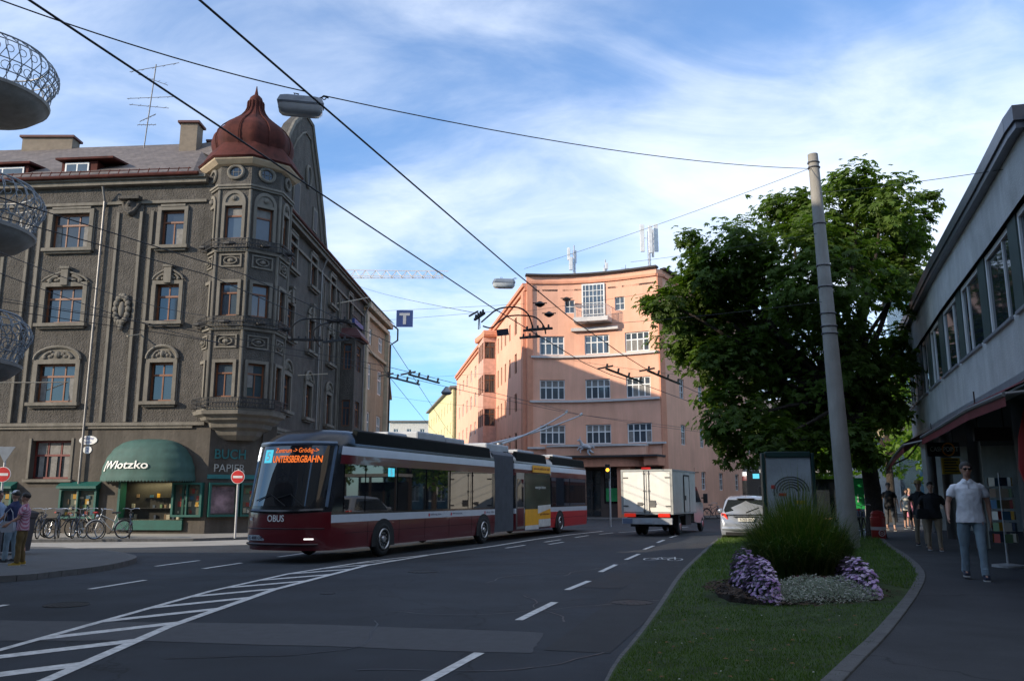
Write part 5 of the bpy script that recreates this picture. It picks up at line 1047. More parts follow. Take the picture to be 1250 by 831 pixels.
BUS['group'] = 'trolleybuses'; B2['group'] = 'trolleybuses'
for ch in list(B2.children):
    if ch.name.split('.')[0] in ('small_lettering', 'side_display', 'panel_joint', 'trolley_pole'): bpy.data.objects.remove(ch)
# ================================================================ BOX TRUCK
def truck():
    T = thing('box_truck', 'white refrigerated box truck seen from behind, sunlit twin rear doors', 'truck', (4.78, 37.35, 0), R(-25))
    wh = mat('truck_box_white', (.72, .71, .67), .45, var=.05, stain=.08); gr = mat('truck_grey', (.30, .31, .3), .6, var=.1); dk = mat('chassis_dark', (.02, .02, .022), .7); pale = mat('cab_silver', (.32, .33, .32), .35, var=.05)
    W, L, z0, z1 = 2.24, 4.3, .96, 2.78   # local: x right, y forward
    b = MB(); b.box(0, W, .05, L, z0, z1); bo = b.build('box_body', mat('truck_side', (.50, .50, .47), .5, var=.1, stain=.15), T, bevel=.03, local=True)
    f = MB(); t = .07
    f.box(-.02, t, -.02, .06, z0 - .05, z1 + .03); f.box(W - t, W + .02, -.02, .06, z0 - .05, z1 + .03); f.box(t, W - t, -.02, .06, z1 - .06, z1 + .03); f.box(t, W - t, -.02, .06, z0 - .05, z0 + .03)
    f.box(-.02, .03, .06, L, z1 - .04, z1 + .03); f.box(W - .03, W + .02, .06, L, z1 - .04, z1 + .03); f.box(W - .03, W + .02, .06, L, z0 - .05, z0 + .02); f.build('frame', gr, T, local=True)
    for k, (a, c) in enumerate(((t + .01, W / 2 - .015), (W / 2 + .015, W - t - .01))):
        d = MB(); d.box(a, c, -.025, .03, z0 + .045, z1 - .075); do = d.build('rear_door', wh, T, bevel=.012, local=True)
        h = MB(); xr = c - .09 if k == 0 else a + .09
        h.cyl((xr, -.045, z0), (xr, -.045, z1 - .02), .016, n=8); h.cyl((xr + (-.1 if k == 0 else .1), -.045, z0 + .5 if False else z0), (xr + (-.1 if k == 0 else .1), -.045, z0 + .01), .016, n=6)
        for z in (z0 + .1, z1 - .15, 1.9): h.box(xr - .04, xr + .04, -.06, -.026, z - .03, z + .03)
        xa = xr - .3 if k == 0 else xr; h.box(xa, xa + .3, -.07, -.03, 1.33, 1.38); h.box(xa + .02, xa + .28, -.06, -.027, 1.22, 1.5) if k == 1 else h.box(xa, xa + .2, -.06, -.027, 1.28, 1.42)
        xh = a if k == 0 else c
        for z in (z0 + .3, z1 - .32): h.box(xh - (.0 if k == 0 else .22), xh + (.22 if k == 0 else .0), -.05, -.026, z - .025, z + .025)
        h.build('door_hardware', mat('steel_dark', (.16, .16, .16), .4, .7), do, local=True)
    sd = MB(); sd.box(W + .003, W + .03, 2.0, 2.9, 1.0, 2.55); so_ = sd.build('side_door', MATS['truck_side'], T, bevel=.01, local=True)
    sd = MB(); sd.box(W + .02, W + .04, 1.94, 2.0, .98, 2.6); sd.box(W + .02, W + .04, 2.9, 2.96, .98, 2.6); sd.box(W + .02, W + .04, 2.0, 2.9, 2.55, 2.62); sd.box(W + .03, W + .06, 2.1, 2.2, 1.5, 1.7); sd.build('door_seal', dk, so_, local=True)
    m = MB(); m.box(W / 2 - .2, W / 2 + .2, -.04, .06, z1 + .03, z1 + .12); m.build('marker_lamp', mat('tail_red', (.4, .01, .01), .25), T, local=True)
    c = MB(); c.box(.35, .5, -.0, 6.0, .62, .8); c.box(W - .5, W - .35, 0, 6.0, .62, .8); c.box(.2, W - .2, .1, .25, .6, .8); c.box(.3, W - .3, 1.6, 1.75, .45, .7); c.cyl((.5, 1.7, .42), (W - .5, 1.7, .42), .08); c.box(W - .6, W - .1, 2.6, 3.6, .4, .9); c.box(.5, 1.2, .4, .9, .42, .6); c.build('chassis', dk, T, local=True)
    bm_ = MB(); bm_.box(.02, W - .02, -.12, .0, .5, .76, 0); bm_.box(.05, .5, -.13, -.12, .52, .74, 1); bm_.build('rear_bumper', [mat('bumper_grey', (.36, .38, .41), .5), mat('blue_plate', (.12, .16, .25), .5)], T, bevel=.01, local=True)
    pl = MB(); pl.box(.9, 1.35, -.14, -.125, .56, .7); pl.build('number_plate', mat('plate_white', (.5, .5, .5)), T, local=True)
    for x in (.12, W - .62):
        l = MB(); l.box(x, x + .5, -.1, -.02, .8, .95); l.build('tail_light', mat('tail_lit', (.5, .02, .01), .2, emit=(1, .05, .03), estr=.3), T, bevel=.01, local=True)
    # cab
    cb = MB(); rings = []
    for y, hw, zt, zb in ((4.35, 1.0, 2.35, .5), (4.9, 1.0, 2.42, .45), (5.6, .99, 2.38, .42), (6.1, .97, 1.95, .4), (6.5, .94, 1.45, .38), (6.9, .88, 1.2, .38), (7.05, .75, .95, .42)):
        cx = W / 2; tp = .8 if zt > 1.6 else .93; zm = min(1.35, zt - .05)
        rings.append([(cx - hw, y, zb), (cx + hw, y, zb), (cx + hw, y, zm), (cx + hw * tp, y, zt - .08), (cx + hw * tp * .85, y, zt), (cx - hw * tp * .85, y, zt), (cx - hw * tp, y, zt - .08), (cx - hw, y, zm)])
    cb.loft(rings); cab = cb.build('cab', pale, T, smooth=True, auto=30, local=True)
    for s_ in (-1, 1):
        cx = W / 2; gw_ = MB(); gw_.quad([(cx + s_ * 1.008, 4.75, 1.4), (cx + s_ * 1.0, 6.0, 1.4), (cx + s_ * .86, 5.65, 2.12), (cx + s_ * .84, 4.8, 2.22)]); gw_.build('side_window', glassd, cab, local=True)
    wsx = MB(); wsx.quad([(W / 2 - .85, 6.42, 1.5), (W / 2 + .85, 6.42, 1.5), (W / 2 + .7, 5.85, 2.22), (W / 2 - .7, 5.85, 2.22)]); wsx.build('windscreen', glassd, cab, local=True)
    for s_ in (-1, 1):
        mr_ = MB(); mr_.box(W / 2 + s_ * 1.2 - .1, W / 2 + s_ * 1.2 + .1, 5.95, 6.08, 1.35, 1.8); mr_.tube([(W / 2 + s_ * 1.0, 6.0, 1.6), (W / 2 + s_ * 1.15, 6.02, 1.6)], .03, 6); mr_.build('mirror', dk, T, bevel=.03, local=True)
        for y, dbl in ((1.7, 1), (6.15, 0)):
            w = MB(); x = W / 2 + s_ * .88; w.torus((x, y, .36), (1, 0, 0), .26, .11, 26, 8); w.cyl((x - .1, y, .36), (x + .1, y, .36), .24, n=20)
            if dbl: w.torus((x - s_ * .26, y, .36), (1, 0, 0), .26, .11, 26, 8)
            wo = w.build('wheel', rub, T, smooth=True, local=True); q = MB(); q.cyl((x + s_ * .06, y, .36), (x + s_ * .115, y, .36), .2, .15, n=18); q.build('rim', chrome, wo, smooth=True, local=True)
        m = MB(); m.box(W / 2 + s_ * .9 - .2, W / 2 + s_ * .9 + .15, 1.15, 2.25, .82, .86); m.box(W / 2 + s_ * .9 - .2, W / 2 + s_ * .9 + .15, 1.13, 1.16, .35, .84); m.build('mudguard', dk, T, local=True)
    return T
truck()
# ================================================================ SILVER CAR
def car(name, label, loc, rz, paintm, grp=None):
    T = thing(name, label, 'car', loc, rz, grp); W = 1.78
    # rings over length (y forward): half-widths and heights
    secs = [(0.0, .74, .36, .62, .62), (.04, .83, .30, .80, .80), (.14, .875, .26, .95, .98), (.3, .885, .24, 1.02, 1.06), (.9, .89, .22, 1.0, 1.05), (2.0, .89, .2, .96, 1.0), (3.2, .885, .22, .92, .97), (3.9, .85, .24, .82, .88), (4.15, .78, .27, .70, .74), (4.27, .62, .33, .58, .6)]
    b = MB(); rg = []
    for y, hw, zb, zs_, zt in secs: rg.append([(-hw * .96, y, zb), (hw * .96, y, zb), (hw, y, zb + (zs_ - zb) * .35), (hw * .985, y, zs_ - .04), (hw * .93, y, zs_), (0.4 * hw, y, zt), (-.4 * hw, y, zt), (-hw * .93, y, zs_), (-hw * .985, y, zs_ - .04), (-hw, y, zb + (zs_ - zb) * .35)])
    b.loft(rg); b.build('body', paintm, T, smooth=True, auto=45, local=True)
    g = MB(); gs = [(.10, .80, .98, 1.0), (.22, .78, 1.0, 1.2), (.42, .70, 1.0, 1.48), (.6, .66, 1.0, 1.56), (1.6, .68, 1.0, 1.61), (2.4, .66, .98, 1.56), (3.0, .70, .96, 1.22), (3.3, .74, .94, .98)]
    rg = [[(-.82, y, z0), (.82, y, z0), (hw, y, z1 - .07), (hw * .86, y, z1 - .01), (0, y, z1 + .015), (-hw * .86, y, z1 - .01), (-hw, y, z1 - .07)] for y, hw, z0, z1 in gs]
    g.loft(rg); g.build('cabin', paintm, T, smooth=True, auto=50, local=True)
    rw = MB(); rw.quad([(-.71, .125, 1.03), (.71, .125, 1.03), (.74, .17, 1.12), (.6, .40, 1.47), (-.6, .40, 1.47), (-.74, .17, 1.12)]); rwo = rw.build('rear_window', glassd, T, local=True)
    q = MB(); q.tube([(0, .09, 1.03), (.05, .1, 1.06), (.42, .2, 1.2)], .012, 5); q.box(-.3, .3, .30, .47, 1.5, 1.52); q.build('wiper', rub, rwo, local=True)
    for s_ in (-1, 1):
        sw_ = MB(); sw_.quad([(s_ * .835, .45, 1.03), (s_ * .835, 2.9, 1.0), (s_ * .70, 2.4, 1.48), (s_ * .705, .75, 1.5)]); sw_.build('side_window', glassd, T, local=True)
        tl = MB(); tl.hexa([(s_ * .60, .035, .80), (s_ * .86, .13, .80), (s_ * .86, .3, .80), (s_ * .60, .2, .80), (s_ * .68, .05, 1.0), (s_ * .83, .15, 1.02), (s_ * .83, .3, 1.02), (s_ * .68, .2, 1.0)]); tl.build('tail_light', mat('tail_bright', (.55, .03, .02), .2, emit=(1, .08, .03), estr=.12), T, bevel=.015, local=True)
        mi_ = MB(); mi_.ball((s_ * 1.0, 2.75, 1.05), (.12, .07, .09), 12, 8); mi_.build('mirror', paintm, T, smooth=True, local=True)
        for y in (.85, 3.45):
            w = MB(); x = s_ * .78; w.torus((x, y, .31), (1, 0, 0), .23, .09, 26, 8); w.cyl((x - .08, y, .31), (x + .08, y, .31), .2, n=18); wo = w.build('wheel', rub, T, smooth=True, local=True); q = MB(); q.cyl((x + s_ * .05, y, .31), (x + s_ * .1, y, .31), .19, .15, n=10); q.build('rim', chrome, wo, local=True)
    pl = MB(); pl.box(-.27, .27, -.035, .0, .74, .86, 0); V, F = textmesh('S 721 PK', .42, .07, .002, .003); pl.add(V, F, 1, Matrix(((1, 0, 0, -.21), (0, 0, -1, -.038), (0, 1, 0, .765), (0, 0, 0, 1)))); pl.build('number_plate', [mat('plate_bright', (.7, .7, .66), .5), MATS['plate_black']], T, local=True, recalc=False)
    bp_ = MB(); bp_.tube([(-.8, .05, .5), (-.5, -.04, .5), (.5, -.04, .5), (.8, .05, .5)], .07, 8); bp_.build('bumper', paintm, T, smooth=True, local=True)
    lw_ = MB(); lw_.box(-.7, .7, -.03, .1, .27, .38); lw_.box(-.42, .42, -.0, .03, .88, .91, 0); lw_.box(.45, .62, -.075, 0, .56, .6); lw_.build('lower_trim', rub, T, bevel=.01, local=True)
    bd = MB(); bd.torus((0, .055, .955), (0, 1, 0), .035, .007, 18, 6); bd.build('badge', chrome, T, local=True)
    an_ = MB(); an_.tube([(0, .75, 1.58), (0, .55, 1.75)], .006, 5); an_.build('aerial', rub, T, local=True)
    T.scale = (1.05, 1.05, 1.05); return T
silver = mat('silver_paint', (.33, .36, .41), .3, .35, var=.03, coat=.6)
car('silver_car', 'silver hatchback people carrier parked at the kerb beside the planting', (8.42, 31.0, 0), R(-17), silver)
car('parked_car', 'dark blue car parked far off under the bright trees beyond the shops', (22.5, 62, .02), R(-70), mat('navy_paint', (.02, .03, .07), .3, coat=.5), None)
# ================================================================ BALCONIES at the left edge (round wrought-iron, three storeys)
def round_balcony(z, label, nm=0):
    T = thing('round_balcony', label, 'balcony', (-11.9, 17.6, z), 0, 'round wrought iron balconies stacked at the left edge')
    c = (-11.9, 17.6); s = MB(); s.lathe([(0.05, z - .42), (.75, z - .40), (1.1, z - .3), (1.28, z - .15), (1.32, z - .1), (1.36, z - .08), (1.38, z - .02), (1.3, z)], c, 40)
    s.build('slab', mat('balcony_stone', (.34, .31, .28), .9, stain=.25, bump=.2), T, smooth=True)
    r = MB(); ir = mat('painted_iron', (.24, .26, .28), .5)
    bul = lambda t: 1.24 + .22 * math.sin(math.pi * min(1, t * 1.45)) * (1 if t < .69 else 1) - .0
    n = 72
    for i in range(n):
        a = -2.0 + 4.0 * i / n if False else 2 * math.pi * i / n
        p = []
        for k in range(11):
            t = k / 10; rr = 1.24 + .26 * math.sin(math.pi * t ** 1.6) ; aa = a + .06 * math.sin(t * math.pi * 2 + (i % 2) * math.pi)
            p.append((c[0] + rr * math.cos(aa), c[1] + rr * math.sin(aa), z + 1.02 * t))
        r.tube(p, .011, 4)
        if i % 2 == 0:
            for zc, q in ((.3, .1), (.62, .08)):
                rr = 1.24 + .26 * math.sin(math.pi * zc ** 1.6) + .01; r.tube([(c[0] + rr * math.cos(a + q / rr * math.cos(u)), c[1] + rr * math.sin(a + q / rr * math.cos(u)), z + 1.02 * zc + q * math.sin(u)) for u in [j * math.pi / 5 for j in range(10)]], .009, 4, closed=True)
    for zz_, rr in ((0.03, 1.26), (.22, 1.3), (.45, 1.4), (.86, 1.42), (1.03, 1.26)): r.tube([(c[0] + rr * math.cos(a), c[1] + rr * math.sin(a), z + zz_) for a in [2 * math.pi * j / 48 for j in range(48)]], .02 if zz_ > .9 else .013, 5, closed=True)
    r.build('railing', ir, T)
round_balcony(10.45, 'topmost round balcony with curling pale ironwork and bare sky behind')
round_balcony(7.35, 'middle round balcony of the stack, in front of the dormer roof line')
round_balcony(4.45, 'lowest round balcony of the stack, level with the second row of windows')
# ================================================================ TREES
leafm = foliage('chestnut_leaves', (0.068, 0.112, 0.017), .6, .38, .7); leaf2 = foliage('lime_leaves', (0.10, 0.17, 0.02), .4, .45, .6); barkm = mat('bark', (.045, .034, .026), .95, var=.35, scale=6, bump=1, bscale=18)
def leaves(name, blobs, dens, size, m, parent, seed, palm=True, clus=9):
    r = random.Random(seed); V = []; F = []
    for (x, y, z, rad) in blobs:
        nc = max(6, int(clus * rad * rad * 2.2))
        for c in range(nc):
            while True:
                d = Vector((r.gauss(0, 1), r.gauss(0, 1), r.gauss(0, 1)))
                if d.length > .1: break
            d.normalize(); rr = rad * (r.uniform(.62, 1.06) if r.random() < .8 else r.uniform(.1, .7)); ctr = Vector((x, y, z)) + Vector((d.x * rr, d.y * rr, d.z * rr * .95)); cr = r.uniform(.2, .42) * min(1.2, .6 + rad * .5)
            nl = int(dens * r.uniform(.6, 1.3))
            for k in range(nl):
                o = Vector((r.gauss(0, cr * .55), r.gauss(0, cr * .55), r.gauss(0, cr * .4))); p = ctr + o; s = size * r.uniform(.65, 1.25)
                up = (Vector((0, 0, 1)) + d * .8 + Vector((r.uniform(-.6, .6), r.uniform(-.6, .6), r.uniform(-.4, .4)))).normalized()
                a = up.cross(Vector((r.uniform(-1, 1), r.uniform(-1, 1), r.uniform(-.3, .3)))); a = a.normalized() if a.length > 1e-3 else Vector((1, 0, 0)); b = up.cross(a)
                if palm:
                    ro = r.uniform(0, 6.28)
                    for j in range(5):
                        t = ro + (j - 2) * .62; dr = (a * math.cos(t) + b * math.sin(t)); sd = up.cross(dr); L = s * (1 - .13 * abs(j - 2)); q = len(V)
                        V += [tuple(p), tuple(p + dr * L * .62 + sd * L * .19 - up * L * .05), tuple(p + dr * L - up * L * .28), tuple(p + dr * L * .62 - sd * L * .19 - up * L * .05)]; F.append((q, q + 1, q + 2, q + 3))
                else:
                    q = len(V); V += [tuple(p - a * s * .5), tuple(p + b * s * .35), tuple(p + a * s * .5 - up * s * .15), tuple(p - b * s * .35)]; F.append((q, q + 1, q + 2, q + 3))
    mb = MB(); mb.v = V; mb.f = F; mb.mi = [0] * len(F); return mb.build(name, m, parent, recalc=False)
def limb(mb, p0, p1, r0, r1, seed, k=7, wob=.15):
    r = random.Random(seed); p0 = Vector(p0); p1 = Vector(p1); L = (p1 - p0).length; pts = []
    for i in range(k + 1):
        t = i / k; w = math.sin(math.pi * t) * wob * L * .15; pts.append(p0.lerp(p1, t) + Vector((r.uniform(-w, w), r.uniform(-w, w), r.uniform(-w, w) + .25 * w)))
    mb.tube(pts, [r0 + (r1 - r0) * (i / k) for i in range(k + 1)], 9)
CB = [(6.28, 28.2, 8.69, 0.71), (6.78, 27.4, 8.97, 0.9), (6.72, 28.6, 7.62, 0.89), (7.65, 27.8, 6.11, 0.97)] + [(11.52, 26.8, 11.84, 0.8), (12.29, 26.3, 11.06, 1.04), (13.56, 27.5, 10.44, 0.82), (14.46, 27.6, 11.65, 0.27), (13.09, 27.6, 8.73, 1.09), (13.91, 29.8, 6.89, 1.0), (12.86, 29.3, 10.55, 1.6), (9.92, 29.2, 11.67, 0.92), (7.63, 26.8, 9.63, 1.06), (6.59, 28.2, 9.61, 0.7), (5.95, 27.7, 10.34, 0.33), (5.24, 27.7, 8.0, 0.66), (4.8, 28.3, 8.37, 0.31), (6.18, 29.3, 7.18, 0.99), (6.62, 27.7, 6.09, 0.66), (7.26, 27.2, 4.27, 0.97), (7.4, 28.2, 3.15, 0.56), (8.78, 29.6, 7.58, 1.99), (9.37, 29.7, 4.51, 1.47), (9.83, 26.2, 8.51, 1.94), (10.74, 28.5, 5.79, 1.97), (12.1, 28.8, 5.55, 1.57), (10.14, 28.0, 3.27, 0.89), (10.91, 26.6, 3.32, 0.79), (10.6, 27.9, 10.99, 1.16), (8.09, 26.2, 3.29, 0.73), (13.33, 29.9, 4.74, 0.77), (11.31, 28.0, 12.18, 0.5), (10.13, 28.4, 11.92, 0.45), (7.2, 28.3, 8.48, 1.12), (6.78, 28.3, 5.08, 0.51)]
CT = thing('chestnut_tree', 'broad dark green horse chestnut standing behind the tall concrete mast', 'tree', (11.75, 28.0, .3))
tk = MB(); tk.tube([(11.75, 28, .2), (11.78, 28, .6), (11.8, 28, 1.5), (11.7, 28, 3), (11.5, 28, 4.6)], [.42, .3, .26, .25, .24], 14)
for i, (x, y, z, rad) in enumerate(CB):
    if rad > .5:
        s = Vector((11.6, 28, 3.6 + (i % 5) * .35)) if z < 7 else Vector((11.3 - .2 * (i % 3), 28, 4.6 + .3 * (i % 3))); limb(tk, s, (x, y, z), .13 if z > 7 else .1, .025, i)
limb(tk, (11.5, 28, 4.4), (10.2, 28.3, 10.5), .22, .06, 55); limb(tk, (11.5, 28, 4.4), (12.8, 28.5, 10.8), .2, .06, 56); limb(tk, (11.5, 28, 4), (7.3, 28, 7.5), .17, .05, 57)
tk.build('trunk', barkm, CT, smooth=True, auto=60)
leaves('crown', [(x, y, z, rad * (1.14 if x < 9.5 else 1.05)) for x, y, z, rad in CB], 18, .21, leafm, CT, 11, clus=20)
def bgtree(name, label, x, y, z0, h, w, seed, m=None, tr=.2, low=.35, size=.5, n=14, grp=None, tl=(0, 0)):
    r = random.Random(seed); T = thing(name, label, 'tree', (x, y, z0), 0, grp); k = MB(); k.tube([(x, y, z0 - .1), (x + tl[0] * .3, y, z0 + h * .25), (x + tl[0], y, z0 + h * .5)], [tr * 1.2, tr, tr * .6], 8); B = []
    for i in range(n):
        a = r.uniform(0, 6.28); t = r.uniform(low, .95); rr = w * .5 * r.uniform(.1, .75) * (1 - .4 * abs(t - .6)); p = (x + tl[0] + rr * math.cos(a), y + rr * math.sin(a), z0 + h * t, w * r.uniform(.16, .26)); B.append(p); limb(k, (x + tl[0] * .6, y, z0 + h * .38), p[:3], tr * .4, .03, seed + i, 5)
    k.build('trunk', barkm, T, smooth=True, auto=60); leaves('crown', B, 13, size, m or leaf2, T, seed, palm=False, clus=8.0 * (1.6 / w * 2)); return T
g = 'sunlit trees beyond the footway'
bgtree('street_tree', 'bright sunlit lime tree left of the arcade, its trunk behind the walkers', 19.9, 45, .35, 9.0, 6.6, 21, grp=g, size=.34)
bgtree('street_tree', 'smaller bright tree seen between the trunk of the chestnut and the awning', 21.5, 56, .35, 8.5, 6.5, 22, grp=g, size=.4)
bgtree('street_tree', 'leafy tree seen through the open end of the arcade', 24.2, 43, .35, 7, 5.5, 23, grp=g, size=.36)
bgtree('street_tree', 'dark leafy tree low in the gap between planting and concrete mast', 24.5, 72, .1, 8, 8, 24, m=leafm, grp=g, size=.5)
# ================================================================ CONCRETE MAST with collars
PM = thing('concrete_mast', 'tall tapering grey concrete mast leaning slightly, holding the span wires', 'mast', (9.1, 22.6, .3))
k = MB(); pb, pt_ = Vector((8.78, 22.5, .1)), Vector((8.5, 22.5, 11.15)); N = 30; k.tube([pb.lerp(pt_, i / N) for i in range(N + 1)], [.255 - .115 * i / N for i in range(N + 1)], 24); k.build('shaft', mat('mast_concrete', (.30, .285, .26), .9, var=.12, scale=2.0, bump=.4, bscale=25, stain=.25), PM, smooth=True)
for z in (10.9, 10.75, 9.1, 7.9, 7.3, 6.55, 6.2, 6.0):
    t = (z - .1) / 11.05; p = pb.lerp(pt_, t); k = MB(); k.torus(p, (0, 0, 1), .27 - .125 * t + .005, .02, 24, 6); k.box(p.x - .26 + .1 * t, p.x - .2 + .1 * t, p.y - .05, p.y + .02, p.z - .03, p.z + .03); k.build('collar', mat('band_steel', (.14, .14, .15), .5, .6), PM)
# ================================================================ OVERHEAD LINES AND LAMPS
wirem = mat('wire_dark', (.018, .018, .02), .6); wirel = mat('wire_pale', (.42, .36, .27), .6)
def wire(pts, r, label, sag=0.0, m=None, name='overhead_wire', grp=None, n=14):
    if len(pts) == 2:
        a, b = Vector(pts[0]), Vector(pts[1]); pts = [a.lerp(b, i / n) - Vector((0, 0, sag * 4 * (i / n) * (1 - i / n))) for i in range(n + 1)]
    k = MB().tube(pts, r, 6); return tag(k.build(name, m or wirem), label, 'wire', grp)
def q3(P): return [(x, y, 5.6) for x, y in P]
cw = 'trolleybus contact wires'
wire(q3([(-6.2, -1.2), (-3.91, 6.21), (-.43, 17.48), (2.17, 25.08), (3.27, 27.6), (5.0, 30.6), (9, 38.5), (16.5, 54), (24, 70)]), .011, 'lower left of the two thick contact wires crossing the sky diagonally', grp=cw)
wire(q3([(-4.9, -1.2), (-2.53, 6.21), (0.07, 14.68), (1.28, 18.48), (3.0, 23.2), (4.1, 26.0), (6.2, 30.4), (9.8, 37.8), (17.2, 53), (25, 69)]), .011, 'upper right of the two thick contact wires crossing the sky diagonally', grp=cw)
lo = [(2.3, 38.9), (-3.3, 30.3), (-10, 23), (-20, 13.5)]
wire([(x, y, 5.6) for x, y in [(30, 75), (8, 48), (2.58, 40.2), (-1.0, 33.6), (-4.6, 26), (-8.5, 20.5), (-16, 12)]], .009, 'contact wire the bus poles run on, nearer of the pair over the bus', grp=cw)
wire([(x, y, 5.6) for x, y in [(30.5, 74.4), (8.6, 47.5), (3.38, 41.4), (-.4, 33.1), (-4.0, 25.5), (-7.9, 19.8), (-15.5, 11.4)]], .009, 'contact wire the bus poles run on, farther of the pair over the bus', grp=cw)
wire([(x, y, 5.65) for x, y in [(-5.2, 75), (-4.8, 50), (-4.15, 28), (-3.9, 22), (-5.6, 15), (-9, 9)]], .009, 'contact wire running down the side street past the T sign, left one', grp=cw)
wire([(x, y, 5.65) for x, y in [(-4.3, 75), (-3.9, 50), (-3.35, 28), (-3.2, 22), (-4.9, 15), (-8.2, 8.5)]], .009, 'contact wire running down the side street past the T sign, right one', grp=cw)
def P3(px, py, Y):   # helper only for reading positions: ray at depth Y from the eye
    return None
wire([(8.39, 22.4, 10.69), (-2.88, 12, 7.67)], 0.009, 'long span wire from the mast top to the big hanging street lamp', 0.25, None)
wire([(-3.12, 11.8, 7.64), (-6.61, 9, 7.61)], 0.009, 'wire continuing from the big hanging lamp to the upper left corner', 0.1, None)
wire([(8.34, 22.4, 10.69), (0.54, 36, 11.52)], 0.007, 'span wire from the mast top down to the small street lamp', 0.1, None)
wire([(8.64, 22.4, 9.99), (9.02, 13, 7.05)], 0.007, 'span wire from the mast across the render of the modern building', 0.05, None)
wire([(8.48, 22.4, 6.87), (3.09, 26, 7.0)], 0.007, 'low span wire running left from the mast in front of the tree', 0.05, None)
wire([(8.42, 22.4, 8.8), (4.37, 30, 10.13)], 0.006, 'thin wire running left from the mast through the tree top', 0.05, None)
wire([(-16.95, 36.5, 8.6), (-9.42, 54, 14.51)], 0.03, 'pale insulated span rod over the oriel windows, upper of the two', 0.1, wirel)
wire([(-22.26, 36.4, 6.52), (-9.7, 44, 8.01)], 0.025, 'pale insulated span rod over the turret base, lower of the two', 0.1, wirel)
wire([(-9.25, 14, 5.96), (-10.42, 28, 7.69)], 0.008, 'dark wire running from the left edge across the upper windows of the grey house', 0.2, None)
wire([(-9.21, 14, 5.58), (-8.14, 28, 6.48)], 0.008, 'second dark wire crossing the grey house below the first', 0.25, None)
wire([(-9.15, 14, 5.06), (-12.2, 30, 7.91)], 0.006, 'thin wire ending beside the carved cartouche of the grey house', 0.1, None)
wire([(-8.94, 40, 10.4), (0.54, 36, 9.93)], 0.007, 'upper cross wire carrying the blue T sign', 0.02, None)
wire([(-8.92, 40, 9.84), (0.54, 36, 9.71)], 0.007, 'lower cross wire behind the blue T sign', 0.02, None)
wire([(-10.93, 62, 10.25), (-1.62, 66, 11.26)], 0.008, 'cross wire low over the side street before the white block', 0.1, None)
wire([(0.54, 36, 9.6), (12.84, 40, 12.54)], 0.007, 'cross wire passing in front of the pink house front', 0.1, None)
wire([(-11.09, 60, 16.74), (-0.89, 20, 6.03)], 0.007, 'thin slanting wire between the grey house corner and the wire frog', 0.1, None)
wire([(-11.61, 70, 10.12), (0.99, 68, 8.55)], 0.009, 'thin wire sagging behind the bus roof over the side street', 0.2, None)
wire([(2.95, 40, 8.07), (12.45, 38, 6.62)], 0.007, 'faint cross wire over the delivery truck', 0.1, None)
LMP=(-3.22, 7.5)
LMP2=(-0.36, 10.85)
TS=(-4.94, 9.7)
LMP3=(-4.84, 9.21)
FROGC=[(-0.7, 19.02), (-0.53, 18.39), (-0.33, 17.72), (-0.09, 17.48), (0.17, 17.56), (0.36, 18.22), (0.48, 19.5)]
FROGD=[(-0.68, 19.5), (-0.49, 19.69), (-0.28, 18.93), (-0.09, 18.39), (0.27, 18.31), (0.55, 18.57), (0.75, 19.5), (0.83, 20.41)]
LFA=[(-5.7, 21.65), (-5.3, 19.89), (-4.84, 18.84), (-4.44, 18.66), (-4.11, 18.84), (-3.96, 19.3)]
LFB=[(-5.17, 22.51), (-4.99, 20.96), (-4.74, 19.89), (-4.36, 19.21), (-3.96, 19.02), (-3.67, 19.21)]
def iron_track(pts, label):
    k = MB(); k.tube([(x, y, 5.6) for x, y in smooth_line(pts, 4)], .018, 6); T = tag(k.build('wire_frog_arc', wirem), label, 'wire fitting'); return T
iron_track(FROGC, 'outer curved iron guide of the wire crossing left of the pink house'); iron_track(FROGD, 'inner curved iron guide of the wire crossing left of the pink house')
iron_track(LFA, 'left curved guide of the wire switch in front of the grey house oriel'); iron_track(LFB, 'right curved guide of the wire switch in front of the grey house oriel')
def switchbox(x, y, z, label, w=.7, rz=0, drop=.0, n=3):
    T = thing('wire_switch', label, 'wire fitting', (x, y, z), rz); k = MB()
    for i in range(n + 1): k.cyl((-w / 2 + w * i / n, 0, -.02), (-w / 2 + w * i / n, 0, .1), .035, .022, 8); 
    k.bar((-w / 2 - .1, 0, 0), (w / 2 + .1, 0, 0), .05, .05); k.bar((-w / 2, .12, .05), (w / 2, .16, .05), .03, .03); k.build('housing', wirem, T, local=True)
    if drop: d = MB(); d.tube([(0, 0, 0), (-.05, 0, -drop), (.08, 0, -drop), (.05, 0, 0)], .01, 5); d.build('pull_loop', wirem, T, local=True)
    return T
for (x, y, z, l, w, rz, dr, n) in ((-.73, 18.5, 5.62, 'black wire junction with hanging loop, leftmost of the crossing', .55, 1.9, .28, 3), (.62, 19.9, 5.6, 'black wire junction with stacked insulators right of the crossing', .55, -.4, 0, 4), (.45, 20.8, 5.58, 'lower black junction piece under the arc of the crossing', .35, -.4, 0, 2),
                                   (-5.3, 21.3, 5.6, 'black wire switch low in front of the oriel', .7, .1, 0, 4), (-4.55, 21.4, 5.6, 'black wire switch right of the one before the oriel', .6, -.5, 0, 3), (-4.0, 19.0, 5.62, 'small wire clamp at the right end of the switch guides', .3, 0, 0, 2)): switchbox(x, y, z, l, w, rz, dr, n)
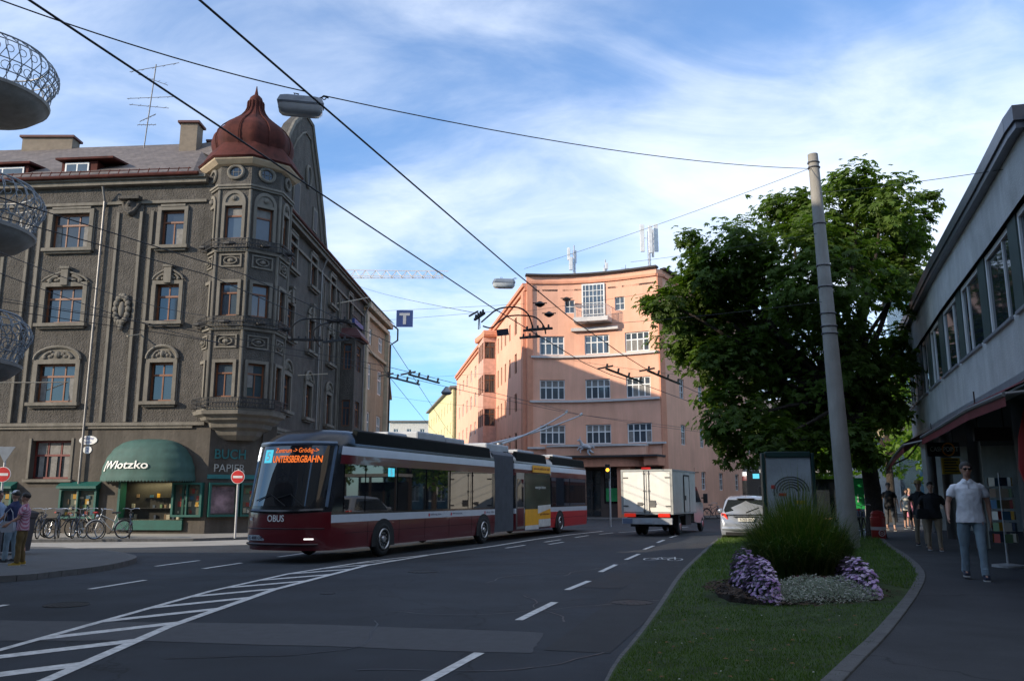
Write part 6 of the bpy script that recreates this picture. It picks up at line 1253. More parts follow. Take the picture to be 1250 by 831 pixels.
for i, (p, q, l) in enumerate((((-4.18, 28.08), (-3.34, 30.2), 'left of two black section insulators over the side street'), ((-3.39, 27.69), (-2.59, 29.75), 'right of two black section insulators over the side street'), ((3.0, 26.4), (4.6, 29.6), 'left of two long section insulators before the pink house'), ((4.4, 26.9), (6.0, 30.0), 'right of two long section insulators before the pink house'))):
    k = MB(); a, b = Vector(p + (5.62,)), Vector(q + (5.62,)); k.bar(a, b, .07, .05)
    for t in (0, .3, .6, .95): c = a.lerp(b, t); k.bar(c - Vector((.02, 0, .02)), c + Vector((.02, 0, .16)), .09, .06)
    k.bar(a - Vector((.3, 0, 0)), a + Vector((.2, 0, .1)), .05, .05); tag(k.build('section_insulator', wirem), l, 'wire fitting', 'section insulators')
for i, (x, y, z, l) in enumerate(((4.4, 66.4, 17.3, 'small black hanging bell of the wires before the small attic window'), (.62, 18.3, 5.85, 'upper black wire hanger beside the pink house corner'), (.85, 18.9, 5.75, 'lower black wire hanger beside the pink house corner'))):
    k = MB(); s_ = 3.0 if y > 40 else 1; k.lathe([(.02, z + .07 * s_), (.06 * s_, z + .05 * s_), (.12 * s_, z), (.1 * s_, z - .02 * s_), (.03 * s_, z - .06 * s_)], (x, y), 12); k.bar((x - .16 * s_, y, z + .03 * s_), (x + .16 * s_, y, z + .03 * s_), .02 * s_, .02 * s_); tag(k.build('wire_hanger', wirem), l, 'wire fitting')
k = MB(); k.box(-.14, .14, -.02, .02, -.075, .075, 0); o = k.build('direction_plate', mat('plate_navy', (.02, .02, .04), .6)); o.location = (-.22, 19.6, 5.47); o.rotation_euler = (0, R(-8), R(8)); tag(o, 'small dark plate hanging under the curved wire guides', 'sign')
# big hanging lamp
def hang_lamp(x, y, z, w, rz, label, tilt=0, name='hanging_street_lamp'):
    T = thing(name, label, 'street lamp', (x, y, z), rz); T.rotation_euler = (tilt, 0, rz); h = w * .28
    b = MB(); b.loft([[(sx_ * w / 2 * f, sy_ * w * .24 * f2, zz_) for sx_, sy_ in ((-1, -.8), (-.8, -1), (.8, -1), (1, -.8), (1, .8), (.8, 1), (-.8, 1), (-1, .8))] for f, f2, zz_ in ((1.0, 1.0, 0), (1.02, 1.02, h * .15), (.9, .85, h * .6), (.72, .6, h * .72))]); b.build('housing', mat('lamp_grey', (.20, .23, .27), .4, .2), T, local=True)
    d = MB(); d.loft([[(sx_ * w / 2 * f, sy_ * w * .24 * f2, zz_) for sx_, sy_ in ((-1, -.8), (-.8, -1), (.8, -1), (1, -.8), (1, .8), (.8, 1), (-.8, 1), (-1, .8))] for f, f2, zz_ in ((.97, .97, -.002), (.95, .95, -h * .45), (.8, .8, -h * .72), (.4, .4, -h * .8))]); d.build('glass_bowl', mat('lamp_bowl', (.55, .58, .6), .15, spec=.8), T, smooth=True, auto=50, local=True)
    f = MB(); f.tube([(-w * .1, 0, h * .7), (-w * .16, 0, h * 1.0), (-w * .05, 0, h * .95)], .012, 5); f.tube([(w * .3, 0, h * .6), (w * .5, 0, h * .95), (w * .6, 0, h * .85)], .012, 5); f.torus((w * .5, 0, h * .85), (0, 1, 0), .03, .008, 12, 5); f.build('bracket', wirem, T, local=True); return T
hang_lamp(LMP[0], 12, LMP[1], .68, R(12), 'large hanging street lamp with clear bowl in front of the gable', R(8))
hang_lamp(LMP2[0], 36, LMP2[1], .98, R(5), 'pale hanging street lamp at the top left corner of the pink house', R(4))
k = MB(); k.lathe([(.03, LMP3[1] + .45), (.12, LMP3[1] + .4), (.35, LMP3[1] + .1), (.42, LMP3[1]), (.3, LMP3[1] - .15), (.05, LMP3[1] - .2)], (LMP3[0], 62), 16); tag(k.build('hanging_street_lamp', MATS['lamp_grey']), 'tiny bell-shaped hanging lamp over the side street', 'street lamp')
T = thing('tram_sign', 'square blue sign with a white letter T hung on the cross wires', 'sign', (TS[0], 38, TS[1])); k = MB(); k.box(-.38, .38, -.02, .02, -.39, .39); k.build('board', mat('sign_deep_blue', (.012, .035, .14), .5), T, local=True); k = MB(); k.box(-.24, .24, -.03, -.021, .14, .26); k.box(-.07, .07, -.03, -.021, -.27, .139); k.build('letter', mat('sign_pale', (.3, .32, .35), .5), T, local=True)
# ================================================================ POLES AND SIGNS ON THE LEFT
def noentry(x, y, z0, z, label, rz=0, r=.26, extra=None):
    T = thing('no_entry_sign', label, 'road sign', (x, y, z0), rz); k = MB(); k.cyl((0, .05, 0), (0, .05, z - z0 + (.9 if extra else .3)), .04, n=12); k.build('post', mat('post_grey', (.42, .42, .42), .5, .3), T, smooth=True, local=True)
    k = MB(); zz_ = z - z0; k.cyl((0, 0, zz_), (0, -.025, zz_), r, n=32, m=0); k.cyl((0, -.026, zz_), (0, -.03, zz_), r * .93, n=32, m=1); k.box(-r * .7, r * .7, -.036, -.031, zz_ - r * .17, zz_ + r * .17, 0); k.build('sign_plate', [mat('sign_white_b', (.65, .65, .65), .5), mat('sign_red', (.5, .02, .02), .5)], T, local=True)
    if extra:
        k = MB(); zt = zz_ + .75; k.add([(-.34, .0, zt + .26), (.34, 0, zt + .26), (0, 0, zt - .33), (-.34, .02, zt + .26), (.34, .02, zt + .26), (0, .02, zt - .33)], [(0, 1, 2), (5, 4, 3), (0, 1, 4, 3), (1, 2, 5, 4), (2, 0, 3, 5)]); k.build('yield_plate_back', mat('sign_back', (.2, .23, .27), .5, .4), T, local=True)
    return T
noentry(-10.55, 32.9, .1, 2.4, 'no entry sign on a thin post just left of the bus front', R(0), .26)
noentry(-18.6, 31.2, .1, 2.45, 'no entry sign below a grey triangular plate back at the far left', R(5), .28, True)
# traffic light by the truck
T = thing('traffic_light', 'slim pole with a lit amber signal left of the box truck', 'traffic light', (5.2, 45.5, .12)); k = MB(); k.cyl((5.2, 45.5, .1), (5.2, 45.5, 3.2), .05, n=10); k.build('post', MATS['post_grey'], T, smooth=True)
k = MB(); k.box(4.95, 5.2, 45.3, 45.44, 2.6, 3.35); k.build('signal_head', rub, T, bevel=.02); k = MB(); k.cyl((5.07, 45.3, 3.05), (5.07, 45.27, 3.05), .09, n=18); k.build('amber_lens', mat('amber', (.7, .3, .02), .3, emit=(1, .42, .03), estr=3), T)
# hanging black sign on the pink right wing
p = FX.P(6.5, 0, 0); k = MB(); k.box(p[0] - 1.6, p[0] - .1, p[1] - .2, p[1] - .1, 3.1, 4.0); k.bar((p[0] - .1, p[1] - .15, 3.6), (p[0] + .3, p[1] + .1, 3.6), .06, .06); tag(k.build('projecting_sign', rub), 'black box sign projecting from the pink wall behind the truck', 'sign')
# ================================================================ ADVERT COLUMN beside the planting
T = thing('advertising_panel', 'tall glazed poster case with a dark green frame behind the ornamental grass', 'poster case', (7.75, 24, .25), R(-4)); k = MB(); w = .68; zb, zt = .35, 2.55
for s_ in (-1, 1): k.box(s_ * w - .045, s_ * w + .045, -.12, .12, -.1, zt + .06)
k.box(-w + .07, w - .07, -.14, .14, zt - .06, zt + .1); k.box(-w + .07, w - .07, -.14, .14, zb - .1, zb); k.build('frame', mat('case_green', (.006, .03, .027), .4), T, bevel=.02, local=True)
k = MB(); k.box(-w + .07, w - .07, -.09, .09, zb, zt - .06); pn = k.build('poster', mat('poster_grey', (.27, .30, .32), .4, var=.35, scale=1.2), T, local=True)
k = MB()
for i in range(5): k.tube([(.05 + (.16 + .08 * i) * math.cos(a), -.095, 1.55 + (.12 + .07 * i) * math.sin(a)) for a in [math.pi * j / 12 * (.9 + .05 * i) for j in range(13)]], .016, 4)
k.box(-.5, -.38, -.1, -.092, 1.62, 1.72, 1); k.box(-.3, -.1, -.1, -.092, 1.42, 1.5, 1); k.box(.1, .42, -.1, -.092, 1.2, 1.3, 2); k.box(-.35, .1, -.1, -.092, .95, 1.03, 2); k.build('poster_print', [mat('ink', (.03, .035, .04), .5), mat('ink_red', (.4, .03, .03), .5), mat('ink_yellow', (.5, .35, .04), .5)], T, local=True)
# ================================================================ PLANTING BED
BC = Vector((4.25, 12.7, .26))
def lawn_z(x, y):
    best = None
    for j in range(60):
        v = j / 59 * .6; a = lerp_line(LK, v); b = lerp_line(RK, v)
        if best is None or abs((a.y + b.y) / 2 - y) < best[0]: best = (abs((a.y + b.y) / 2 - y), v, a, b)
    u = max(0, min(1, (x - best[2].x) / max(.1, best[3].x - best[2].x))); return lawn_pt(u, best[1]).z
s = MB(); r_ = random.Random(5); pts = [(BC.x + (1.24 + r_.uniform(-.04, .04)) * math.cos(t), BC.y + (1.85 + r_.uniform(-.04, .04)) * math.sin(t)) for t in [i * 2 * math.pi / 48 for i in range(48)]]
s.loft([[(x, y, .1) for x, y in pts], [(BC.x + (x - BC.x) * .98, BC.y + (y - BC.y) * .98, .30) for x, y in pts], [(BC.x + (x - BC.x) * .6, BC.y + (y - BC.y) * .6, .36) for x, y in pts]]); tag(s.build('flower_bed_soil', soil, smooth=True), 'round mound of dark bark-covered soil under the planting', 'flower bed', kind=None)
def chips():
    r = random.Random(9); k = MB()
    for i in range(900):
        t = r.uniform(0, 6.28); q = math.sqrt(r.uniform(.55, 1.03)); x, y = BC.x + 1.4 * q * math.cos(t), BC.y + 1.88 * q * math.sin(t); z = .31 + (1 - q) * .12; a = r.uniform(0, 3.14); w = r.uniform(.01, .03); l = w * r.uniform(1.5, 3)
        k.add([(x + l * math.cos(a), y + l * math.sin(a), z + r.uniform(0, .03)), (x - w * math.sin(a), y + w * math.cos(a), z + .01), (x - l * math.cos(a), y - l * math.sin(a), z + r.uniform(0, .03)), (x + w * math.sin(a), y - w * math.cos(a), z)], [(0, 1, 2, 3)])
    tag(k.build('bark_mulch', mat('bark_chip', (.07, .045, .03), .9, var=.5, scale=20), recalc=False), 'scattered bark chips round the edge of the flower bed', 'mulch', kind='stuff')
chips()
# ornamental grass
grassb = foliage('blade_green', (.035, .075, .014), .5, .3, 2.0); straw = foliage('blade_pale', (.10, .12, .04), .4, .3, 2.0)
def blades(n, cx, cy, z, rx, ry, h0, h1, spread, seed, w=.0065):
    r = random.Random(seed); k = MB()
    for i in range(n):
        t = r.uniform(0, 6.28); q = math.sqrt(r.random()); bx_, by_ = cx + rx * q * math.cos(t), cy + ry * q * math.sin(t); a = t + r.gauss(0, .7); h = r.uniform(h0, h1) * (1 - .25 * q); sp = spread * (.25 + q) * r.uniform(.4, 1.2); d = Vector((math.cos(a), math.sin(a), 0)); sd = Vector((-d.y, d.x, 0)) * w * r.uniform(.7, 1.5); P = []
        N = 5
        for j in range(N + 1):
            u = j / N; c = Vector((bx_, by_, z)) + d * sp * u ** 1.7 * h + Vector((0, 0, h * (u - .38 * u ** 3 * (sp / max(.1, spread))))); f = (1 - u ** 2 * .95); P += [tuple(c - sd * f), tuple(c + sd * f)]
        k.add(P, [(2 * j, 2 * j + 1, 2 * j + 3, 2 * j + 2) for j in range(N)], 0 if r.random() < .75 else 1)
    return k
OG = thing('ornamental_grass', 'tall arching clump of green ornamental grass in the middle of the bed', 'plant', (4.5, 13.4, .33))
blades(5200, 4.35, 13.2, .33, .62, .75, 1.0, 1.75, .40, 31).build('blades', [grassb, straw], OG, recalc=False)
blades(800, 4.42, 13.4, .33, .5, .5, 1.6, 2.15, .42, 32, .006).build('tall_stems', [straw, grassb], OG, recalc=False)
def flowers(cx, cy, rx, ry, h, n, seed, label):
    r = random.Random(seed); T = thing('purple_flower_cushion', label, 'flowers', (cx, cy, .3), 0, 'purple flower cushions'); k = MB(); g_ = MB()
    for i in range(n):
        t = r.uniform(0, 6.28); ph = math.acos(r.uniform(0.02, 1)); q = r.uniform(.82, 1.1); x, y, z = cx + rx * q * math.sin(ph) * math.cos(t), cy + ry * q * math.sin(ph) * math.sin(t), .26 + h * q * math.cos(ph); n_ = Vector((math.sin(ph) * math.cos(t), math.sin(ph) * math.sin(t), math.cos(ph) + .5)); n_ = (n_ + Vector((r.uniform(-.4, .4), r.uniform(-.4, .4), r.uniform(-.2, .3)))).normalized()
        a = n_.orthogonal().normalized(); b = n_.cross(a); s = r.uniform(.022, .036); c = Vector((x, y, z)); ci = r.randrange(3)
        if r.random() < .62:
            m_ = 8
            for j in range(m_):
                u = j * 2 * math.pi / m_; dd = a * math.cos(u) + b * math.sin(u); ss = n_.cross(dd) * s * .3; k.add([c, c + dd * s * .6 + ss, c + dd * s - n_ * s * .1, c + dd * s * .6 - ss], [(0, 1, 2, 3)], ci)
            k.add([c + a * .006 + n_ * .004, c + b * .006 + n_ * .004, c - a * .006 + n_ * .004, c - b * .006 + n_ * .004], [(0, 1, 2, 3)], 3)
        for j in range(3):
            dd = (a * math.cos(j * 2.1 + i) + b * math.sin(j * 2.1 + i)); c2 = c - n_ * .03; g_.add([c2, c2 + dd * .03 + b * .008, c2 + dd * .055, c2 + dd * .03 - b * .008], [(0, 1, 2, 3)])
    k.build('blossoms', [mat('lilac', (.52, .36, .64), .7), mat('lilac_pale', (.66, .52, .74), .7), mat('lilac_deep', (.36, .2, .46), .7), mat('flower_eye', (.5, .35, .05), .7)], T, recalc=False); g_.build('leaves', grassb, T, recalc=False)
flowers(3.42, 12.0, .15, .7, .54, 1500, 41, 'lilac daisy cushion at the left side of the round bed'); flowers(3.5, 13.1, .18, .6, .6, 900, 44, 'paler lilac cushion behind the left one, half under the grass'); flowers(4.72, 12.0, .18, .7, .54, 1700, 42, 'lilac daisy cushion at the right side of the round bed'); flowers(4.9, 13.1, .2, .6, .6, 900, 45, 'lilac flowers farther back at the right, at the foot of the mast')
def silver_plants():
    r = random.Random(43); k = MB()
    for i in range(10500):
        t = r.uniform(0, 6.28); q = math.sqrt(r.random()); x, y = 4.08 + .78 * q * math.cos(t), 11.6 + .6 * q * math.sin(t); bump = .05 * math.sin(x * 9) * math.sin(y * 11); z = .28 + r.random() ** .5 * (.32 * math.sqrt(1 - q * q * .9) + bump)
        d = Vector((r.gauss(0, 1), r.gauss(0, 1), r.uniform(.1, 1.3))).normalized(); a = d.orthogonal().normalized(); s = r.uniform(.018, .04); c = Vector((x, y, z)); k.add([c, c + d * s * .5 + a * s * .22, c + d * s, c + d * s * .5 - a * s * .22], [(0, 1, 2, 3)], 0 if r.random() < .8 else 1)
    tag(k.build('silver_bedding', [foliage('silver_leaf', (.22, .26, .21), .3, .15, 5), mat('silver_bloom', (.5, .5, .45), .8)], recalc=False), 'low silver-grey leafy edging at the front of the round bed', 'ground cover', kind='stuff')
silver_plants()
dk = MB(); rr_ = random.Random(3)
for i in range(260):
    c = Vector((4.15 + rr_.gauss(0, .13), 12.1 + rr_.gauss(0, .06), .42 + rr_.uniform(0, .14))); d = Vector((rr_.gauss(0, 1), rr_.gauss(0, 1), rr_.uniform(0, 1.2))).normalized(); a = d.orthogonal().normalized(); dk.add([c, c + d * .03 + a * .02, c + d * .06, c + d * .03 - a * .02], [(0, 1, 2, 3)])
tag(dk.build('dark_red_plant', mat('dark_red_leaf', (.07, .015, .025), .6), recalc=False), 'small dark red leaved plant among the silver edging', 'plant')
def turf():
    r = random.Random(77); V = []; F = []; mi = []
    def blade(p, h, w, ci):
        a = r.uniform(0, 6.28); d = Vector((math.cos(a), math.sin(a), 0)); l = Vector((r.gauss(0, .4), r.gauss(0, .4), 0)) * h; q = len(V); V.extend([tuple(p - d * w), tuple(p + d * w), tuple(p + l + Vector((0, 0, h)))]); F.append((q, q + 1, q + 2)); mi.append(ci)
    for i in range(95000):
        v = .02 + .75 * r.random() ** 1.9; u = r.uniform(0.015, .99); p = lawn_pt(.02 + .965 * u, v)
        if (p.x - BC.x) ** 2 / 1.4 ** 2 + (p.y - BC.y) ** 2 / 1.85 ** 2 < 1: continue
        if p.y < 5: continue
        sc_ = max(.7, p.y / 13); n_ = noise.noise(Vector((p.x * 1.3, p.y * 1.3, 0)))
        blade(p - Vector((0, 0, .01)), r.uniform(.03, .06) * sc_ * (1 + .4 * n_), .005 * sc_ * 1.3, 0 if r.random() < .62 + n_ * .5 else 1)
    mb = MB(); mb.v = V; mb.f = F; mb.mi = mi; tag(mb.build('lawn_grass', [foliage('turf_green', (.06, .115, .02), .35, .25, 3), foliage('turf_light', (.10, .155, .035), .3, .25, 3)], recalc=False), 'short mown grass covering the green island', 'grass', kind='stuff')
    k = MB()
    for i in range(30):
        v = .03 + .3 * r.random(); p = lawn_pt(r.uniform(.05, .9), v) + Vector((0, 0, .05)); s = .011; k.add([p + Vector((s, 0, 0)), p + Vector((0, s, .004)), p - Vector((s, 0, 0)), p + Vector((0, -s, .004))], [(0, 1, 2, 3)])
    for i in range(60):
        p = lawn_pt(r.uniform(.1, .9), .05 + .25 * r.random()) + Vector((0, 0, .04)); a = r.uniform(0, 3); k.add([p, p + Vector((.03 * math.cos(a), .03 * math.sin(a), .01)), p + Vector((.05 * math.cos(a + .5), .05 * math.sin(a + .5), 0))], [(0, 1, 2)], 1)
    tag(k.build('lawn_litter', [mat('daisy_white', (.7, .7, .65), .8), mat('dry_leaf', (.16, .09, .03), .8)], recalc=False), 'tiny daisies and dry leaves scattered over the grass', 'daisies', kind='stuff')
turf()
# bin at the foot of the tree
T = thing('litter_bin', 'red cylindrical litter bin with a pale emblem at the foot of the chestnut', 'bin', (11.62, 27.4, .3)); k = MB(); c = (11.62, 27.4); k.lathe([(.2, .28), (.21, .3), (.23, .95), (.235, 1.0), (.2, 1.04), (.19, 1.02)], c, 24, 0); k.build('drum', mat('bin_red', (.3, .02, .015), .45, var=.1), T, smooth=True)
k = MB(); k.lathe([(.225, .68), (.228, .72), (.232, .8)][:0] or [(.226, .62), (.229, .72)], c, 24, 0); k.torus((11.62, 27.155, .53), (0, 1, 0), .09, .014, 20, 5, 0); k.torus((11.62, 27.155, .53), (0, 1, 0), .035, .01, 14, 5, 0); k.build('emblem', mat('bin_print', (.5, .4, .38), .6), T)
k = MB(); k.lathe([(.2, 1.04), (.21, 1.12), (.15, 1.2), (.02, 1.23)], c, 24); k.build('hood', MATS['bin_red'], T, smooth=True)
# dark waste container on the island
T = thing('waste_container', 'dark ribbed waste container behind the people on the traffic island', 'bin', (-13.6, 23.6, .12)); k = MB()
k.loft([[(-13.6 + sx_ * w * .5 * (1 + (.05 if (i_ % 2) else 0)), 23.6 + sy_ * w * .5, z) for i_, (sx_, sy_) in enumerate(((-1, -1), (-.33, -1.06), (.33, -1.06), (1, -1), (1, 1), (-1, 1)))] for z, w in ((.2, .62), (1.05, .74), (1.1, .8), (1.16, .8))]); k.build('tub', mat('bin_dark', (.03, .03, .035), .6), T); k = MB(); k.loft([[(-13.6 + sx_ * w * .5, 23.6 + sy_ * w * .5, z) for sx_, sy_ in ((-1, -1), (1, -1), (1, 1), (-1, 1))] for z, w in ((1.161, .84), (1.22, .84), (1.28, .6))]); k.build('lid', MATS['bin_dark'], T)
for x in (-13.85, -13.35): k = MB(); k.cyl((x - .03, 23.35, .22), (x + .03, 23.35, .22), .09, n=12); k.build('wheel', rub, T)
T = thing('tubular_barrier', 'tubular steel barrier at the left edge behind the waiting people', 'barrier', (-15.4, 24.4, .12)); k = MB(); k.tube([(-17, 24.4, .1), (-17, 24.4, 1.1), (-14.6, 24.4, 1.1), (-14.6, 24.4, .1)], .03, 8); k.tube([(-17, 24.4, .6), (-14.6, 24.4, .6)], .025, 8); k.tube([(-15.8, 24.4, .1), (-15.8, 24.4, 1.1)], .025, 8); k.build('rail', MATS['post_grey'], T)
# ================================================================ BICYCLES
def bicycle(fm, sm, name='bicycle'):
    T = thing(name, 'bicycle', 'bicycle'); hub = [(-.52, .34), (.53, .34)]
    for x, z in hub:
        k = MB(); k.torus((x, 0, z), (0, 1, 0), .325, .022, 32, 6); wo = k.build('wheel', rub, T, smooth=True, local=True); q = MB(); q.torus((x, 0, z), (0, 1, 0), .30, .012, 28, 5); q.cyl((x, -.05, z), (x, .05, z), .025, n=8)
        for i in range(14): a = i * math.pi / 7; q.bar((x, 0, z), (x + .3 * math.cos(a), 0, z + .3 * math.sin(a)), .004, .004)
        q.build('rim', chrome, wo, local=True)
        g_ = MB(); g_.tube([(x + .365 * math.cos(a), 0, z + .365 * math.sin(a)) for a in ([R(10 + 16 * i) for i in range(10)] if x < 0 else [R(20 + 14 * i) for i in range(9)])], .022, 6); g_.build('mudguard', fm, T, smooth=True, local=True)
    k = MB()
    for a, b, r in (((-.52, .34), (-.08, .3), .012), ((-.52, .34), (-.2, .82), .012), ((-.08, .3), (-.2, .86), .018), ((-.08, .3), (.38, .78), .018), ((-.18, .62), (.36, .88), .016), ((.53, .34), (.36, .92), .016)): k.tube([(a[0], 0, a[1]), ((a[0] + b[0]) / 2, 0, (a[1] + b[1]) / 2), (b[0], 0, b[1])], r, 8)
    k.build('frame', fm, T, smooth=True, local=True)
    k = MB(); k.tube([(.36, 0, .9), (.33, 0, 1.05), (.33, .12, 1.1), (.2, .28, 1.1), (.08, .3, 1.08)], .012, 6); k.tube([(.33, 0, 1.05), (.33, -.12, 1.1), (.2, -.28, 1.1), (.08, -.3, 1.08)], .012, 6); k.build('handlebar', chrome, T, smooth=True, local=True)
    k = MB(); k.loft([[(x, y * w, z) for y, z in ((-1, .95), (0, .99), (1, .95), (0, .92))] for x, w in ((-.34, .06), (-.3, .1), (-.2, .09), (-.08, .03), (-.03, .02))]); k.cyl((-.2, 0, .82), (-.2, 0, .94), .014); k.build('saddle', sm, T, smooth=True, local=True)
    k = MB(); k.torus((-.08, .05, .3), (0, 1, 0), .08, .01, 18, 5); k.bar((-.08, .07, .3), (.06, .07, .2), .02, .02); k.bar((-.08, -.07, .3), (-.22, -.07, .4), .02, .02); k.bar((.02, .12, .2), (.1, .04, .2), .03, .03); k.build('crank', wirem, T, local=True)
    k = MB(); k.box(-.85, -.3, -.07, .07, .73, .75); k.bar((-.8, .06, .74), (-.53, .06, .34), .012, .012); k.bar((-.8, -.06, .74), (-.53, -.06, .34), .012, .012); k.build('carrier', wirem, T, local=True)
    k = MB(); k.cyl((.46, 0, .84), (.52, 0, .85), .05, n=12); k.build('headlight', chrome, T, local=True); return T
bk = mat('bike_black', (.02, .02, .022), .4); sv = mat('bike_white', (.42, .42, .40), .35); bl = mat('bike_blue', (.02, .035, .07), .4); rd = mat('saddle_red', (.3, .02, .02), .6)
P0 = bicycle(sv, bk); grp = 'bicycles parked by the shop wall'
def setb(T, x, y, rz, label): T.location = (x, y, .11); T.rotation_euler = (R(rnd.uniform(-4, 4)), 0, rz); T['label'] = label; T['group'] = grp
setb(P0, -15.05, 32.3, R(228), 'white bicycle standing obliquely near the right end of the row')
P1 = bicycle(bk, rd); setb(P1, -15.9, 32.7, R(150), 'black bicycle with a red saddle beside the white one')
P2 = bicycle(bl, bk); setb(P2, -16.6, 32.9, R(105), 'dark blue bicycle seen end-on left of the red-saddled one')
lab = ['black bicycle with pale basket seen obliquely in the middle of the row', 'black bicycle close behind the middle one', 'grey-black bicycle leaning at the left part of the row', 'leftmost black bicycle half behind the waste container', 'black bicycle at the right end, partly behind the white one']
for i, (x, y, a) in enumerate(((-17.1, 32.5, 112), (-17.35, 33.2, 75), (-17.75, 32.6, 105), (-18.2, 33.0, 80), (-14.6, 33.0, 115))):
    T = dup(P1 if i % 2 else P2, (x, y, .11), R(a), lab[i]); T['group'] = grp
for ch in list([c for c in C.objects if c.name.startswith('bicycle') and c.get('label') == lab[0]][0:1]):
    k = MB(); k.loft([[(.5 + sx_ * w, sy_ * w, z) for sx_, sy_ in ((-1, -1), (1, -1), (1, 1), (-1, 1))] for z, w in ((.88, .11), (1.1, .16))]); k.build('basket', chrome, ch, local=True)
T = dup(P1, (10.75, 26.6, .31), R(60), 'dark bicycle leaning between the concrete mast and the chestnut trunk'); T['group'] = ''; del T['group']
T = dup(P2, (14.6, 62.5, .12), R(20), 'bicycle parked by the wall of the pink right wing'); del T['group']
# ================================================================ PEOPLE
skin = mat('skin', (.42, .23, .16), .55, var=.06); skin2 = mat('skin_pale', (.5, .3, .22), .55, var=.06)
def etube(mb, pts, n=14, side=Vector((1, 0, 0))):
    P = []; k = len(pts)
    for i, (p, rx, ry) in enumerate(pts):
        p = Vector(p); d = (Vector(pts[min(i + 1, k - 1)][0]) - Vector(pts[max(i - 1, 0)][0])).normalized(); a = side - d * side.dot(d)
        if a.length < .1: a = Vector((0, 1, 0)) - d * d.y
        a.normalize(); b = d.cross(a); P.append([tuple(p + a * rx * math.cos(t) + b * ry * math.sin(t)) for t in [2 * math.pi * j / n for j in range(n)]])
    mb.loft(P)
def remesh(mb, name, m, parent, vox=.011, smooth=2, mats=None, paintf=None):
    o = mb.build(name, m, None, recalc=True); md = o.modifiers.new('r', 'REMESH'); md.mode = 'VOXEL'; md.voxel_size = vox
    s = o.modifiers.new('s', 'SMOOTH'); s.iterations = smooth; s.factor = .6
    bpy.context.view_layer.update(); me = bpy.data.meshes.new_from_object(o.evaluated_get(bpy.context.evaluated_depsgraph_get())); me.name = name
    old = o.data; o.modifiers.clear(); o.data = me; bpy.data.meshes.remove(old); me.polygons.foreach_set('use_smooth', [True] * len(me.polygons)); me.materials.clear()
    for mm in (m if isinstance(m, list) else [m]): me.materials.append(mm)
    if mats != 'skin':
        me.update(); nn = [v.normal.copy() for v in me.vertices]
        for v, q in zip(me.vertices, nn):
            c = v.co; f = noise.noise(Vector((c.x * 9, c.y * 9, c.z * 5 + c.x * 6))) * .012 + noise.noise(Vector((c.x * 22, c.y * 22, c.z * 13))) * .006; v.co = c + q * f
    o.parent = parent; return o
